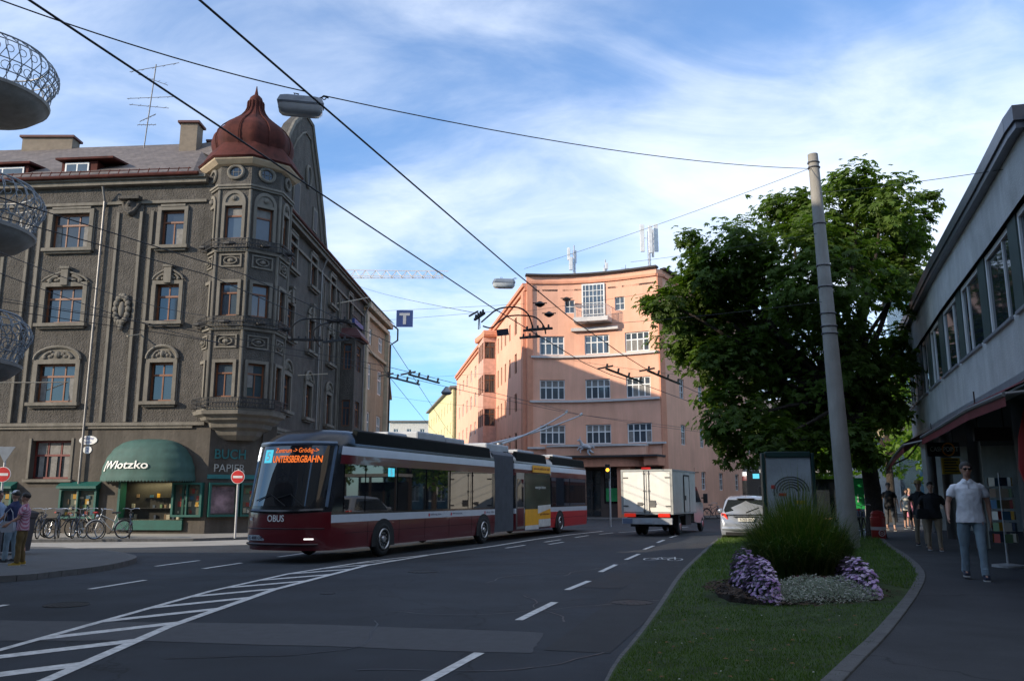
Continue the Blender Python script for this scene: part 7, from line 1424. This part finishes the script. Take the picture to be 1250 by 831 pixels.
def person(label, loc, face, h=1.78, top=None, sleeve=.55, leg=None, legcut=0.0, shoe=None, hair=None, female=False, stride=.12, arms=((.05, 0), (.05, 0)), vox=.013, skinm=None, longhair=False, hat=None, glasses=False, collar=False, build=1.0, skirt=None, headturn=0, lean=0, hipcol=None, group=None):
    T = thing('person', label, 'person', loc, face, group); S = h / 1.8; B = build; skinm = skinm or skin; shw = (.18 if female else .192) * B; hipw = .095 * B
    V3 = lambda x, y, z: Vector((x * S, (y - lean * max(0, z - .9)) * S, z * S))
    def leg_pts(s):
        st = stride * s; hip = V3(s * hipw, 0, .93); knee = V3(s * (hipw + .01), -st * .55 - .02, .5); ank = V3(s * (hipw + .015), -st, .1 + max(0, -st) * .25); return hip, knee, ank
    def arm_pts(s, k):
        out, fwd = arms[k]; sh = V3(s * shw, .01, 1.42); el = V3(s * (shw + .035 + out * .8), .03 - fwd * .4, 1.16 + max(0, fwd) * .05); wr = V3(s * (shw + .035 + out * 1.1), -.02 - fwd, .92 + max(0, fwd) * .45); return sh, el, wr
    R_ = lambda r: r * S
    def torso(mb, e):
        etube(mb, [(V3(0, 0, .84), R_(.10 * B + e), R_(.08 * B + e)), (V3(0, 0, .92), R_(.158 * B + e), R_(.105 * B + e)), (V3(0, 0, 1.02), R_((.15 if not female else .145) * B + e), R_(.105 * B + e)), (V3(0, -.005, 1.12), R_((.148 if not female else .128) * B + e), R_(.108 * B + e)), (V3(0, -.005, 1.28), R_(.165 * B + e), R_(.118 * B + e)), (V3(0, 0, 1.38), R_(.165 * B + e), R_(.105 * B + e)), (V3(0, .005, 1.44), R_(.125 * B + e), R_(.075 + e)), (V3(0, .01, 1.49), R_(.07 + e), R_(.058 + e)), (V3(0, .01, 1.52), R_(.05), R_(.045))], 20)
    b = MB(); torso(b, -.008)
    etube(b, [(V3(0, .01, 1.44), R_(.06), R_(.06)), (V3(0, .0, 1.53), R_(.055), R_(.058)), (V3(0, -.005, 1.62), R_(.05), R_(.055))])
    hc = V3(0, -.015, 1.675); ct, st_ = math.cos(headturn), math.sin(headturn)
    def H(x, y, z): return (hc.x + S * (x * ct - y * st_), hc.y + S * (x * st_ + y * ct), hc.z + S * z)
    b.ball(H(0, .01, .02), (.082 * S, .1 * S, .108 * S), 18, 14); b.ball(H(0, -.035, -.055), (.052 * S, .05 * S, .06 * S), 14, 10)
    etube(b, [(H(0, -.085, .02), .008 * S, .008 * S), (H(0, -.10, -.015), .013 * S, .014 * S), (H(0, -.088, -.03), .016 * S, .01 * S)], 8)
    for s in (-1, 1): b.ball(H(s * .077, .015, -.0), (.012 * S, .02 * S, .03 * S), 8, 6); b.ball(H(s * .03, -.078, .03), (.024 * S, .012 * S, .01 * S), 8, 6)
    for s in (-1, 1):
        hip, knee, ank = leg_pts(s)
        etube(b, [(hip + Vector((0, 0, .03 * S)), R_(.085 * B), R_(.09 * B)), (hip.lerp(knee, .35), R_(.076 * B), R_(.082 * B)), (knee, R_(.05), R_(.056)), (knee.lerp(ank, .3) + Vector((0, .012 * S, 0)), R_(.05), R_(.057)), (ank, R_(.033), R_(.038)), (ank - Vector((0, 0, .06 * S)), R_(.035), R_(.045))])
        b.ball((ank.x, ank.y - .06 * S, ank.z - .055 * S), (.038 * S, .11 * S, .035 * S), 12, 8)
        k = 0 if s < 0 else 1; sh, el, wr = arm_pts(s, k)
        etube(b, [(sh + Vector((-s * .05, 0, .0)), R_(.03), R_(.035)), (sh + Vector((-s * .02, 0, -.02)), R_(.036 * B), R_(.04 * B)), (sh.lerp(el, .5), R_(.042 * B), R_(.044 * B)), (el, R_(.036), R_(.037)), (el.lerp(wr, .3), R_(.038), R_(.038)), (wr, R_(.024), R_(.028))])
        d = (wr - el).normalized(); 
        etube(b, [(wr, R_(.024), R_(.028)), (wr + d * .045 * S, R_(.018), R_(.042)), (wr + d * .095 * S, R_(.015), R_(.04))], 12)
        for j in range(4):
            p0 = wr + d * .08 * S + Vector((0, (-.03 + .02 * j) * S, 0)); L_ = (.066, .078, .073, .058)[j] * S; p1 = p0 + d * L_ * .5 + Vector((-s * .006, 0, 0)); p2 = p1 + d * L_ * .45 + Vector((-s * .02 * S, .0, 0)); b.tube([p0, p1, p2], [R_(.0095), R_(.009), R_(.007)], 7)
        p0 = wr + d * .03 * S + Vector((0, -.03 * S, 0)); b.tube([p0, p0 + d * .03 * S + Vector((-s * .01, -.028 * S, 0)), p0 + d * .065 * S + Vector((-s * .018, -.036 * S, 0))], [R_(.013), R_(.011), R_(.008)], 7)
    def world(mb): mb.v = [tuple(v) for v in mb.v]; return mb
    vx = vox
    body = remesh(b, 'body', skinm, T, min(vx, .010), 1, mats='skin')
    fc = MB()
    for s in (-1, 1): fc.ball(H(s * .03, -.083, .012), (.013 * S, .006 * S, .006 * S), 8, 6, 0)
    fc.ball(H(0, -.098, -.055), (.024 * S, .006 * S, .006 * S), 10, 6, 1)
    fo = fc.build('face_details', [mat('eye_dark', (.02, .015, .012), .3), mat('lips', (.3, .11, .09), .6)], T, smooth=True, local=True)
    # top
    if top:
        t = MB(); zt = 1.0
        etube(t, [(V3(0, 0, .86 if not female else .84), R_(.196 * B), R_(.14 * B)), (V3(0, 0, .94), R_(.19 * B), R_(.135 * B)), (V3(0, 0, 1.05), R_(.172 * B), R_(.128 * B)), (V3(0, -.01, 1.16), R_(.162 * B), R_(.128 * B)), (V3(0, -.005, 1.3), R_(.18 * B), R_(.13 * B)), (V3(0, 0, 1.38), R_(.196 * B), R_(.122 * B)), (V3(0, .005, 1.43), R_(.178 * B), R_(.1)), (V3(0, .008, 1.47), R_(.128 * B), R_(.085)), (V3(0, .01, 1.505), R_(.085), R_(.072)), (V3(0, .005, 1.525), R_(.068), R_(.064))], 22)
        for k, s in enumerate((-1, 1)):
            sh, el, wr = arm_pts(s, k)
            full = sleeve > 1
            pts = [(sh + Vector((-s * .06 * S, 0, .0)), R_(.05), R_(.06)), (sh + Vector((-s * .02, 0, -.02)), R_(.056 * B), R_(.064 * B)), (sh.lerp(el, .45), R_(.057 * B), R_(.062 * B)), (sh.lerp(el, min(1, sleeve + .02)), R_(.056 if not full else .046), R_(.062 if not full else .048))]
            if full: pts += [(el.lerp(wr, .5), R_(.042), R_(.042)), (el.lerp(wr, .9), R_(.038), R_(.038))]
            etube(t, pts)
        if collar:
            for s in (-1, 1): t.loft([[V3(s * .005, -.085, 1.47), V3(s * .06, -.07, 1.49), V3(s * .075, .0, 1.53), V3(s * .06, .01, 1.55), V3(s * .02, -.06, 1.53)], [V3(s * .01, -.1, 1.455), V3(s * .075, -.085, 1.475), V3(s * .09, .0, 1.515), V3(s * .07, .01, 1.545), V3(s * .02, -.075, 1.53)]])
        to = remesh(t, 'polo_shirt' if collar else 'shirt', top, T, vx, 2)
        if collar:
            q = MB(); q.box(-.012 * S, .012 * S, V3(0, -.128, 1.4).y, V3(0, -.12, 1.4).y, 1.36 * S, 1.47 * S)
            for z in (1.38, 1.42): q.cyl(V3(0, -.132, z), V3(0, -.126, z), .006, n=8)
            q.build('placket', mat('placket_shade', (.6, .62, .66), .8), to, local=True)
    if leg:
        t = MB(); 
        etube(t, [(V3(0, 0, .83), R_(.12 * B), R_(.09 * B)), (V3(0, 0, .9), R_(.165 * B), R_(.112 * B)), (V3(0, 0, .99), R_(.158 * B), R_(.112 * B)), (V3(0, 0, 1.03), R_(.152 * B), R_(.108 * B))], 20)
        for s in (-1, 1):
            hip, knee, ank = leg_pts(s); e = ank + Vector((0, 0, (-.035) * S)); lower = knee.lerp(e, max(0, 1 - legcut * 2)) if legcut < .5 else None
            pts = [(hip + Vector((-s * .01, 0, .0)), R_(.094 * B), R_(.1 * B)), (hip.lerp(knee, .4), R_(.086 * B), R_(.092 * B))]
            if legcut < .5: pts += [(knee, R_(.066), R_(.07)), (knee.lerp(e, .35 if legcut < .3 else .2), R_(.062), R_(.068)), (lower, R_(.056), R_(.062))]
            else: pts += [(hip.lerp(knee, .75), R_(.08), R_(.086))]
            etube(t, pts, 16)
            if legcut == 0:   # folds at the ankle
                for q_ in range(3): p = e + Vector((0, -.005, .03 + .035 * q_)); etube(t, [(p, R_(.06), R_(.066)), (p + Vector((0, 0, .015)), R_(.054), R_(.058))])
        remesh(t, 'trousers', leg, T, vx, 2)
    if skirt:
        t = MB(); etube(t, [(V3(0, 0, 1.04), R_(.14), R_(.1)), (V3(0, 0, .9), R_(.19), R_(.14)), (V3(0, 0, .6), R_(.24), R_(.2)), (V3(0, 0, .52), R_(.25), R_(.21))], 22); t.build('skirt', skirt, T, smooth=True, local=True)
    for s in (-1, 1):
        hip, knee, ank = leg_pts(s); zf = ank.z - .1 * S; k = MB()
        k.loft([[(ank.x + x * S * w, ank.y + y * S, zf + z * S) for x, y in ((-.03, .075), (.03, .075), (.042, .0), (.048, -.12), (.03, -.19), (-.03, -.19), (-.048, -.12), (-.042, 0))] for z, w in ((.0, 1.0), (.02, 1.03), (.025, 1.0), (.05, .95))] + [[(ank.x + x * S, ank.y + y * S, zf + z * S) for x, y, z in ((-.03, .07, .1), (.03, .07, .1), (.038, .0, .105), (.038, -.09, .08), (.02, -.15, .06), (-.02, -.15, .06), (-.038, -.09, .08), (-.038, 0, .105))]])
        so_ = k.build('shoe', shoe or mat('shoe_dark', (.03, .03, .035), .6), T, smooth=True, local=True)
        k = MB(); k.loft([[(ank.x + x * S * 1.04, ank.y + y * S * 1.02, zf + z * S) for x, y in ((-.03, .075), (.03, .075), (.042, .0), (.048, -.12), (.03, -.19), (-.03, -.19), (-.048, -.12), (-.042, 0))] for z in (-.002, .018)]); k.build('sole', mat('sole_pale', (.45, .45, .43), .7), so_, local=True)
    if hair:
        k = MB(); k.ball(H(0, .02, .045), (.091 * S, .108 * S, .092 * S), 18, 12)
        if longhair: etube(k, [(H(0, .05, .05), .075 * S, .06 * S), (H(0, .075, -.06), .085 * S, .045 * S), (H(0, .08, -.17), .08 * S, .035 * S), (H(0, .08, -.22), .05 * S, .02 * S)])
        # trim the front of the hair cap away from the face
        k.v = [(x, y if y > hc.y - .07 * S or z > hc.z + .062 * S else hc.y - .068 * S, z) for x, y, z in k.v]; k.build('hair', hair, T, smooth=True, auto=80, local=True)
    if glasses:
        k = MB()
        for s in (-1, 1): k.ball(H(s * .033, -.096, .015), (.027 * S, .008 * S, .019 * S), 12, 8); k.tube([H(s * .06, -.09, .02), H(s * .08, -.03, .02), H(s * .08, .02, .01)], .004, 5)
        k.tube([H(-.02, -.1, .02), H(.02, -.1, .02)], .004, 5); k.build('sunglasses', mat('lens_black', (.01, .01, .01), .1), T, local=True)
    if hat:
        k = MB(); k.lathe([(.15 * S, hc.z + .055 * S), (.155 * S, hc.z + .065 * S), (.095 * S, hc.z + .075 * S), (.09 * S, hc.z + .13 * S), (.07 * S, hc.z + .15 * S), (.01, hc.z + .15 * S)] if hat[0] == 'brim' else [(.088 * S, hc.z + .04 * S), (.09 * S, hc.z + .08 * S), (.06 * S, hc.z + .125 * S), (.01, hc.z + .135 * S)], (hc.x, hc.y + .015), 20)
        if hat[0] != 'brim': k.ball(H(0, -.12, .055), (.06 * S, .06 * S, .01), 12, 6)
        k.build('hat', hat[1], T, smooth=True, auto=60, local=True)
    return T
cloth = lambda n, c, **k: mat(n, c, .85, var=.1, scale=5, bump=.25, bscale=14, **k)
jeans = cloth('pale_jeans', (.20, .27, .32)); blackc = cloth('black_cloth', (.012, .012, .014)); whitec = cloth('white_cotton', (.72, .74, .78)); hairb = mat('hair_dark', (.025, .018, .013), .6); hairg = mat('hair_grey', (.045, .04, .036), .7)
toward = lambda x, y: math.atan2(-x, y) if False else math.atan2(x, -y) + math.pi if False else math.atan2(x - 0, y) * -1
man = person('man in white polo shirt, pale jeans and sunglasses walking along the footway', (7.42, 13.95, .35), R(-22), 1.86, top=whitec, sleeve=.62, leg=jeans, shoe=mat('navy_shoe', (.015, .02, .04), .6), hair=hairg, glasses=True, collar=True, stride=.15, arms=((.07, .12), (.03, -.06)), vox=.010, build=1.09, headturn=.12)
khaki = cloth('khaki_cloth', (.24, .18, .12))
person('woman in a loose black blouse and wide khaki trousers behind the man in white', (10.4, 21.3, .35), R(-20), 1.66, top=blackc, sleeve=.8, leg=khaki, hair=hairb, female=True, stride=.06, arms=((.09, .06), (.08, .04)), build=1.22, shoe=mat('tan_shoe', (.2, .12, .07), .7))
person('person in a straw hat and black shirt half hidden behind the woman in khaki trousers', (10.95, 23.1, .35), R(-20), 1.72, top=blackc, leg=khaki, hair=hairb, hat=('brim', mat('straw', (.55, .36, .16), .8)), stride=.1)
person('walker in black shirt and dark cropped trousers, left of the distant pair', (14.75, 33.6, .35), R(-15), 1.84, top=blackc, sleeve=.7, leg=cloth('charcoal', (.06, .065, .075)), legcut=.18, hair=hairb, stride=.13, arms=((.04, .1), (.05, .1)), hat=('cap', blackc), shoe=mat('sandal', (.12, .07, .05), .7), skinm=skin2)
person('woman in a white top and black knee-length shorts on the sunlit patch of footway', (15.85, 34.5, .35), R(-10), 1.62, top=cloth('cream_top', (.62, .58, .5)), sleeve=.5, leg=blackc, legcut=.42, hair=hairb, female=True, stride=.14, longhair=True, shoe=blackc, skinm=skin2)
person('woman in a pink dress just behind the one in the white top', (16.75, 36.2, .35), R(-10), 1.64, top=cloth('pink_cloth', (.55, .2, .26)), sleeve=.3, skirt=MATS['pink_cloth'], hair=mat('hair_fair', (.35, .2, .08), .6), female=True, longhair=True, skinm=skin2)
stripe_m = mat('striped_shirt', (.4, .14, .18), .85)
nt = stripe_m.node_tree; wv = nt.nodes.new('ShaderNodeTexWave'); wv.inputs['Scale'].default_value = 9; wv.bands_direction = 'DIAGONAL'; t_ = nt.nodes.new('ShaderNodeTexCoord'); nt.links.new(t_.outputs['Object'], wv.inputs[0]); rp_ = nt.nodes.new('ShaderNodeValToRGB'); nt.links.new(wv.outputs[1], rp_.inputs[0]); rp_.color_ramp.elements[0].color = (.28, .07, .12, 1); rp_.color_ramp.elements[1].color = (.45, .32, .38, 1); nt.links.new(rp_.outputs[0], nt.nodes['Principled BSDF'].inputs['Base Color'])
person('person in a pink striped shirt, mustard trousers and yellow shoes on the traffic island', (-11.15, 19.7, .12), R(-75), 1.62, top=stripe_m, sleeve=.7, leg=cloth('mustard', (.13, .085, .03)), hair=hairb, stride=.03, arms=((.03, .3), (.03, .25)), shoe=mat('yellow_shoe', (.35, .22, .02), .6), build=1.05)
person('person in a dark blue shirt, pale jeans and white cap beside the one in stripes', (-11.85, 20.5, .12), R(-100), 1.68, top=cloth('navy_cloth', (.02, .03, .09)), sleeve=.7, leg=jeans, hair=hairg, hat=('cap', whitec), stride=.05, arms=((.03, .25), (.03, .2)))
person('person in a light blue shirt cut by the left edge of the picture', (-12.55, 21.0, .12), R(80), 1.68, top=cloth('sky_cloth', (.25, .33, .45)), sleeve=.7, leg=cloth('grey_cloth', (.1, .1, .11)), hair=hairg, stride=.04, arms=((.04, .2), (.04, .25)))
def bag(name, label, x, y, z, s, m, strap=.4):
    T = thing(name, label, 'bag', (x, y, z)); k = MB(); k.loft([[(sx_ * s * w, sy_ * s * .35, zz_ * s) for sx_, sy_ in ((-1, -1), (1, -1), (1.1, 0), (1, 1), (-1, 1), (-1.1, 0))] for zz_, w in ((-.9, .8), (-.6, 1), (.5, .95), (.7, .7))]); k.build('pouch', m, T, smooth=True, auto=50, local=True); k = MB(); k.tube([(-s * .7, 0, s * .6), (-s * .5, 0, s * .6 + strap * .7), (0, .02, s * .6 + strap), (s * .5, 0, s * .6 + strap * .7), (s * .7, 0, s * .6)], .01, 6); k.build('strap', m, T, local=True)
bag('handbag', 'pale grey handbag hanging beside the person in mustard trousers', -11.35, 19.45, 1.0, .15, mat('bag_grey', (.35, .37, .42), .7), .3)
bag('shoulder_bag', 'black shoulder bag at the side of the woman in khaki trousers', 10.1, 21.2, 1.25, .15, blackc, .45)
bag('pink_bag', 'pink shopping bag hanging between the white-top woman and the woman in pink', 16.25, 34.7, .98, .17, MATS['pink_cloth'], .2)
bgtree('street_tree', 'bright tree filling the view low through the arcade', 27.5, 54, .35, 7.5, 6.5, 25, grp=g, size=.4)
bgtree('street_tree', 'bright rounded tree farthest right behind the arcade', 33, 58, .35, 7.5, 7, 26, grp=g, size=.4)
# ================================================================ ARCADE GOODS
p = FM.P(sy(12.2), -1.0, 0)
T = thing('red_parasol', 'folded bright red shop parasol at the right edge above the stalls', 'parasol', (8.25, 12.2, .35)); k = MB(); c = (8.62, 13.75)
k.loft([[(c[0] + r * (1 + .15 * math.cos(4 * a)) * math.cos(a), c[1] + r * (1 + .15 * math.cos(4 * a)) * math.sin(a), z) for a in [i * math.pi / 12 for i in range(24)]] for z, r in ((3.35, .06), (3.1, .22), (2.6, .34), (2.1, .38), (1.78, .30), (1.75, .28))]); k.build('canvas', mat('parasol_red', (.42, .01, .012), .7, var=.1), T, smooth=True)
k = MB(); k.cyl((c[0], c[1], .35), (c[0], c[1], 3.4), .03, n=10); k.lathe([(.32, .35), (.32, .45), (.06, .5), (.04, .6)], c, 20); k.build('pole', MATS['post_grey'], T)
def crate(x, y, z, w, d, h, rz, label, m, fill, name='produce_crate', nf=40, fs=.035, seed=1):
    T = thing(name, label, 'crate', (x, y, z), rz, 'stall crates in the arcade'); k = MB(); k.box(-w / 2, w / 2, -d / 2, d / 2, 0, .02)
    for zz_ in (.04, h * .55): k.box(-w / 2, w / 2, -d / 2, -d / 2 + .015, zz_, zz_ + h * .38); k.box(-w / 2, w / 2, d / 2 - .015, d / 2, zz_, zz_ + h * .38); k.box(-w / 2, -w / 2 + .015, -d / 2 + .016, d / 2 - .016, zz_, zz_ + h * .38); k.box(w / 2 - .015, w / 2, -d / 2 + .016, d / 2 - .016, zz_, zz_ + h * .38)
    for a in (-1, 1):
        for b_ in (-1, 1): k.box(a * (w / 2 - .02) - .012, a * (w / 2 - .02) + .012, b_ * (d / 2 - .02) - .012, b_ * (d / 2 - .02) + .012, .02, h + .02)
    k.build('box', m, T, local=True); r = random.Random(seed); g_ = MB()
    for i in range(nf): g_.ball((r.uniform(-w * .42, w * .42), r.uniform(-d * .42, d * .42), h * .8 + r.uniform(0, .06)), fs * r.uniform(.8, 1.2), 8, 6)
    g_.build('contents', fill, T, smooth=True, local=True); return T
wood = mat('crate_wood', (.25, .17, .1), .8, var=.2)
def stall(x, y, w, d, h, rz, label, m):
    T = thing('market_stand', label, 'stand', (x, y, .35), rz, 'stands in the arcade'); k = MB(); k.hexa([(-w / 2, -d / 2, h), (w / 2, -d / 2, h), (w / 2, d / 2, h + .12), (-w / 2, d / 2, h + .12), (-w / 2, -d / 2, h + .03), (w / 2, -d / 2, h + .03), (w / 2, d / 2, h + .15), (-w / 2, d / 2, h + .15)]); k.box(-w / 2, w / 2, -d / 2, d / 2, .25, .28); k.build('shelf', m, T, local=True)
    for a in (-1, 1):
        for b_ in (-1, 1): k = MB(); k.cyl((a * (w / 2 - .03), b_ * (d / 2 - .03), .0), (a * (w / 2 - .03), b_ * (d / 2 - .03), h), .02, n=8); k.build('leg', MATS['post_grey'], T, local=True)
ra = math.atan2(.944, .33) - math.pi / 2
for i, (y, o, lb) in enumerate(((13.6, -.85, 'nearest market stand with flower crates at the right edge'), (15.6, -1.0, 'second market stand behind the man in white'), (17.6, -1.1, 'third market stand deeper in the arcade'))):
    p = FM.P(sy(y), o, 0); stall(p[0], p[1], .9, 1.3, .62, ra, lb, MATS['dark_frame'])
    for j, (dx, dy, mm, nm, l2) in enumerate((((-.2), -.3, 'fruit_orange', (.5, .22, .02), 'orange fruit'), (.2, -.3, 'fruit_red', (.35, .03, .02), 'red fruit'), (-.2, .33, 'fruit_yellow', (.5, .4, .03), 'yellow fruit'), (.2, .33, 'fruit_green', (.1, .2, .03), 'green vegetables'))):
        crate(p[0] + dx * math.cos(ra) - dy * math.sin(ra), p[1] + dx * math.sin(ra) + dy * math.cos(ra), 1.09, .36, .55, .16, ra, 'slatted crate of %s on the %s market stand' % (l2, ('nearest', 'second', 'third')[i]), wood, mat(mm, nm, .5), seed=i * 4 + j)
T = thing('postcard_rack', 'tall revolving rack of cards standing behind the man in white', 'rack', (9.35, 16.4, .35)); k = MB(); k.cyl((9.35, 16.4, .35), (9.35, 16.4, 2.1), .025, n=8); k.lathe([(.28, .35), (.28, .39), (.03, .42)], (9.35, 16.4), 18); k.build('stand', MATS['post_grey'], T); k = MB()
for j in range(6):
    for i in range(6):
        a = i * math.pi / 3 + .3; cx, cy = 9.35 + .2 * math.cos(a), 16.4 + .2 * math.sin(a); t_ = Vector((-math.sin(a), math.cos(a), 0)) * .07; c = Vector((cx, cy, .8 + j * .21)); k.quad([c - t_, c + t_, c + t_ + Vector((0, 0, .16)), c - t_ + Vector((0, 0, .16))], (i + j) % 8)
k.build('cards', gm, T, recalc=False)
tag(MB().loft([[(2.17 + x, 6.75 + y, z) for x, y in ((0, 0), (.07, .01), (.09, .05), (.03, .07))] for z in (.30, .325)]).build('paper_scrap', white), 'small white scrap of paper lying on the near part of the grass', 'litter')
# ---- bits of background between the mast and the chestnut
T = thing('green_banner', 'bright green upright banner between the mast and the chestnut trunk', 'banner', (13.05, 32.3, .3)); k = MB(); k.box(12.85, 13.25, 32.28, 32.34, 1.2, 2.35); k.build('panel', mat('banner_green', (.03, .4, .1), .5), T); k = MB(); k.cyl((13.28, 32.3, .25), (13.28, 32.3, 2.45), .03, n=8); k.build('post', MATS['post_grey'], T); k = MB(); text(k, 'i', Matrix.Translation((12.98, 32.27, 1.45)) @ Matrix.Rotation(R(90), 4, 'X'), None, .3, .004, .01); k.build('lettering', wfr, T, recalc=False)
T = thing('bus_shelter', 'small dark bus shelter with a pale roof edge behind the poster case', 'shelter', (12.3, 36.5, .3), R(-21)); k = MB(); k.box(-1.6, 1.6, -.8, .8, 2.35, 2.5); k.build('roof', mat('shelter_roof', (.3, .3, .3), .6), T, local=True); [MB().box(a - .05, a + .05, b_ - .05, b_ + .05, 0, 2.35).build('post', MATS['dark_frame'], T, local=True) for a in (-1.5, 0, 1.5) for b_ in (-.7, .7)]; [MB().box(a, a + 1.38, .66, .69, .3, 2.1).build('back_pane', glassd, T, local=True) for a in (-1.44, .06)]; k = MB(); k.box(-1.2, 1.2, .2, .5, .42, .47); k.build('bench', wood, T, local=True)
simple_house('pale_shop_row', 'pale low building with many small windows beyond the sunlit trees', [(18, 92), (40, 84), 10], 7.2, mat('pale_shop', (.55, .53, .48), .9), 2, 9, side=1, roofm=MATS['grey_roof'], roofh=.3)
GT = simple_house('glass_office_block', 'blue glazed office block rising behind the far end of the modern building', [(31.5, 66), (44, 62), 12], 19.0, mat('curtain_wall', (.10, .19, .25), .2, .3), 6, 9, side=1, roofm=MATS['grey_roof'], roofh=.2)
simple_house('far_street_house', 'ochre house closing the view behind the trees on the right', [(14, 118), (62, 112), 12], 12, mat('ochre_render', (.4, .3, .18), .9), 3, 14, side=1, roofh=3)
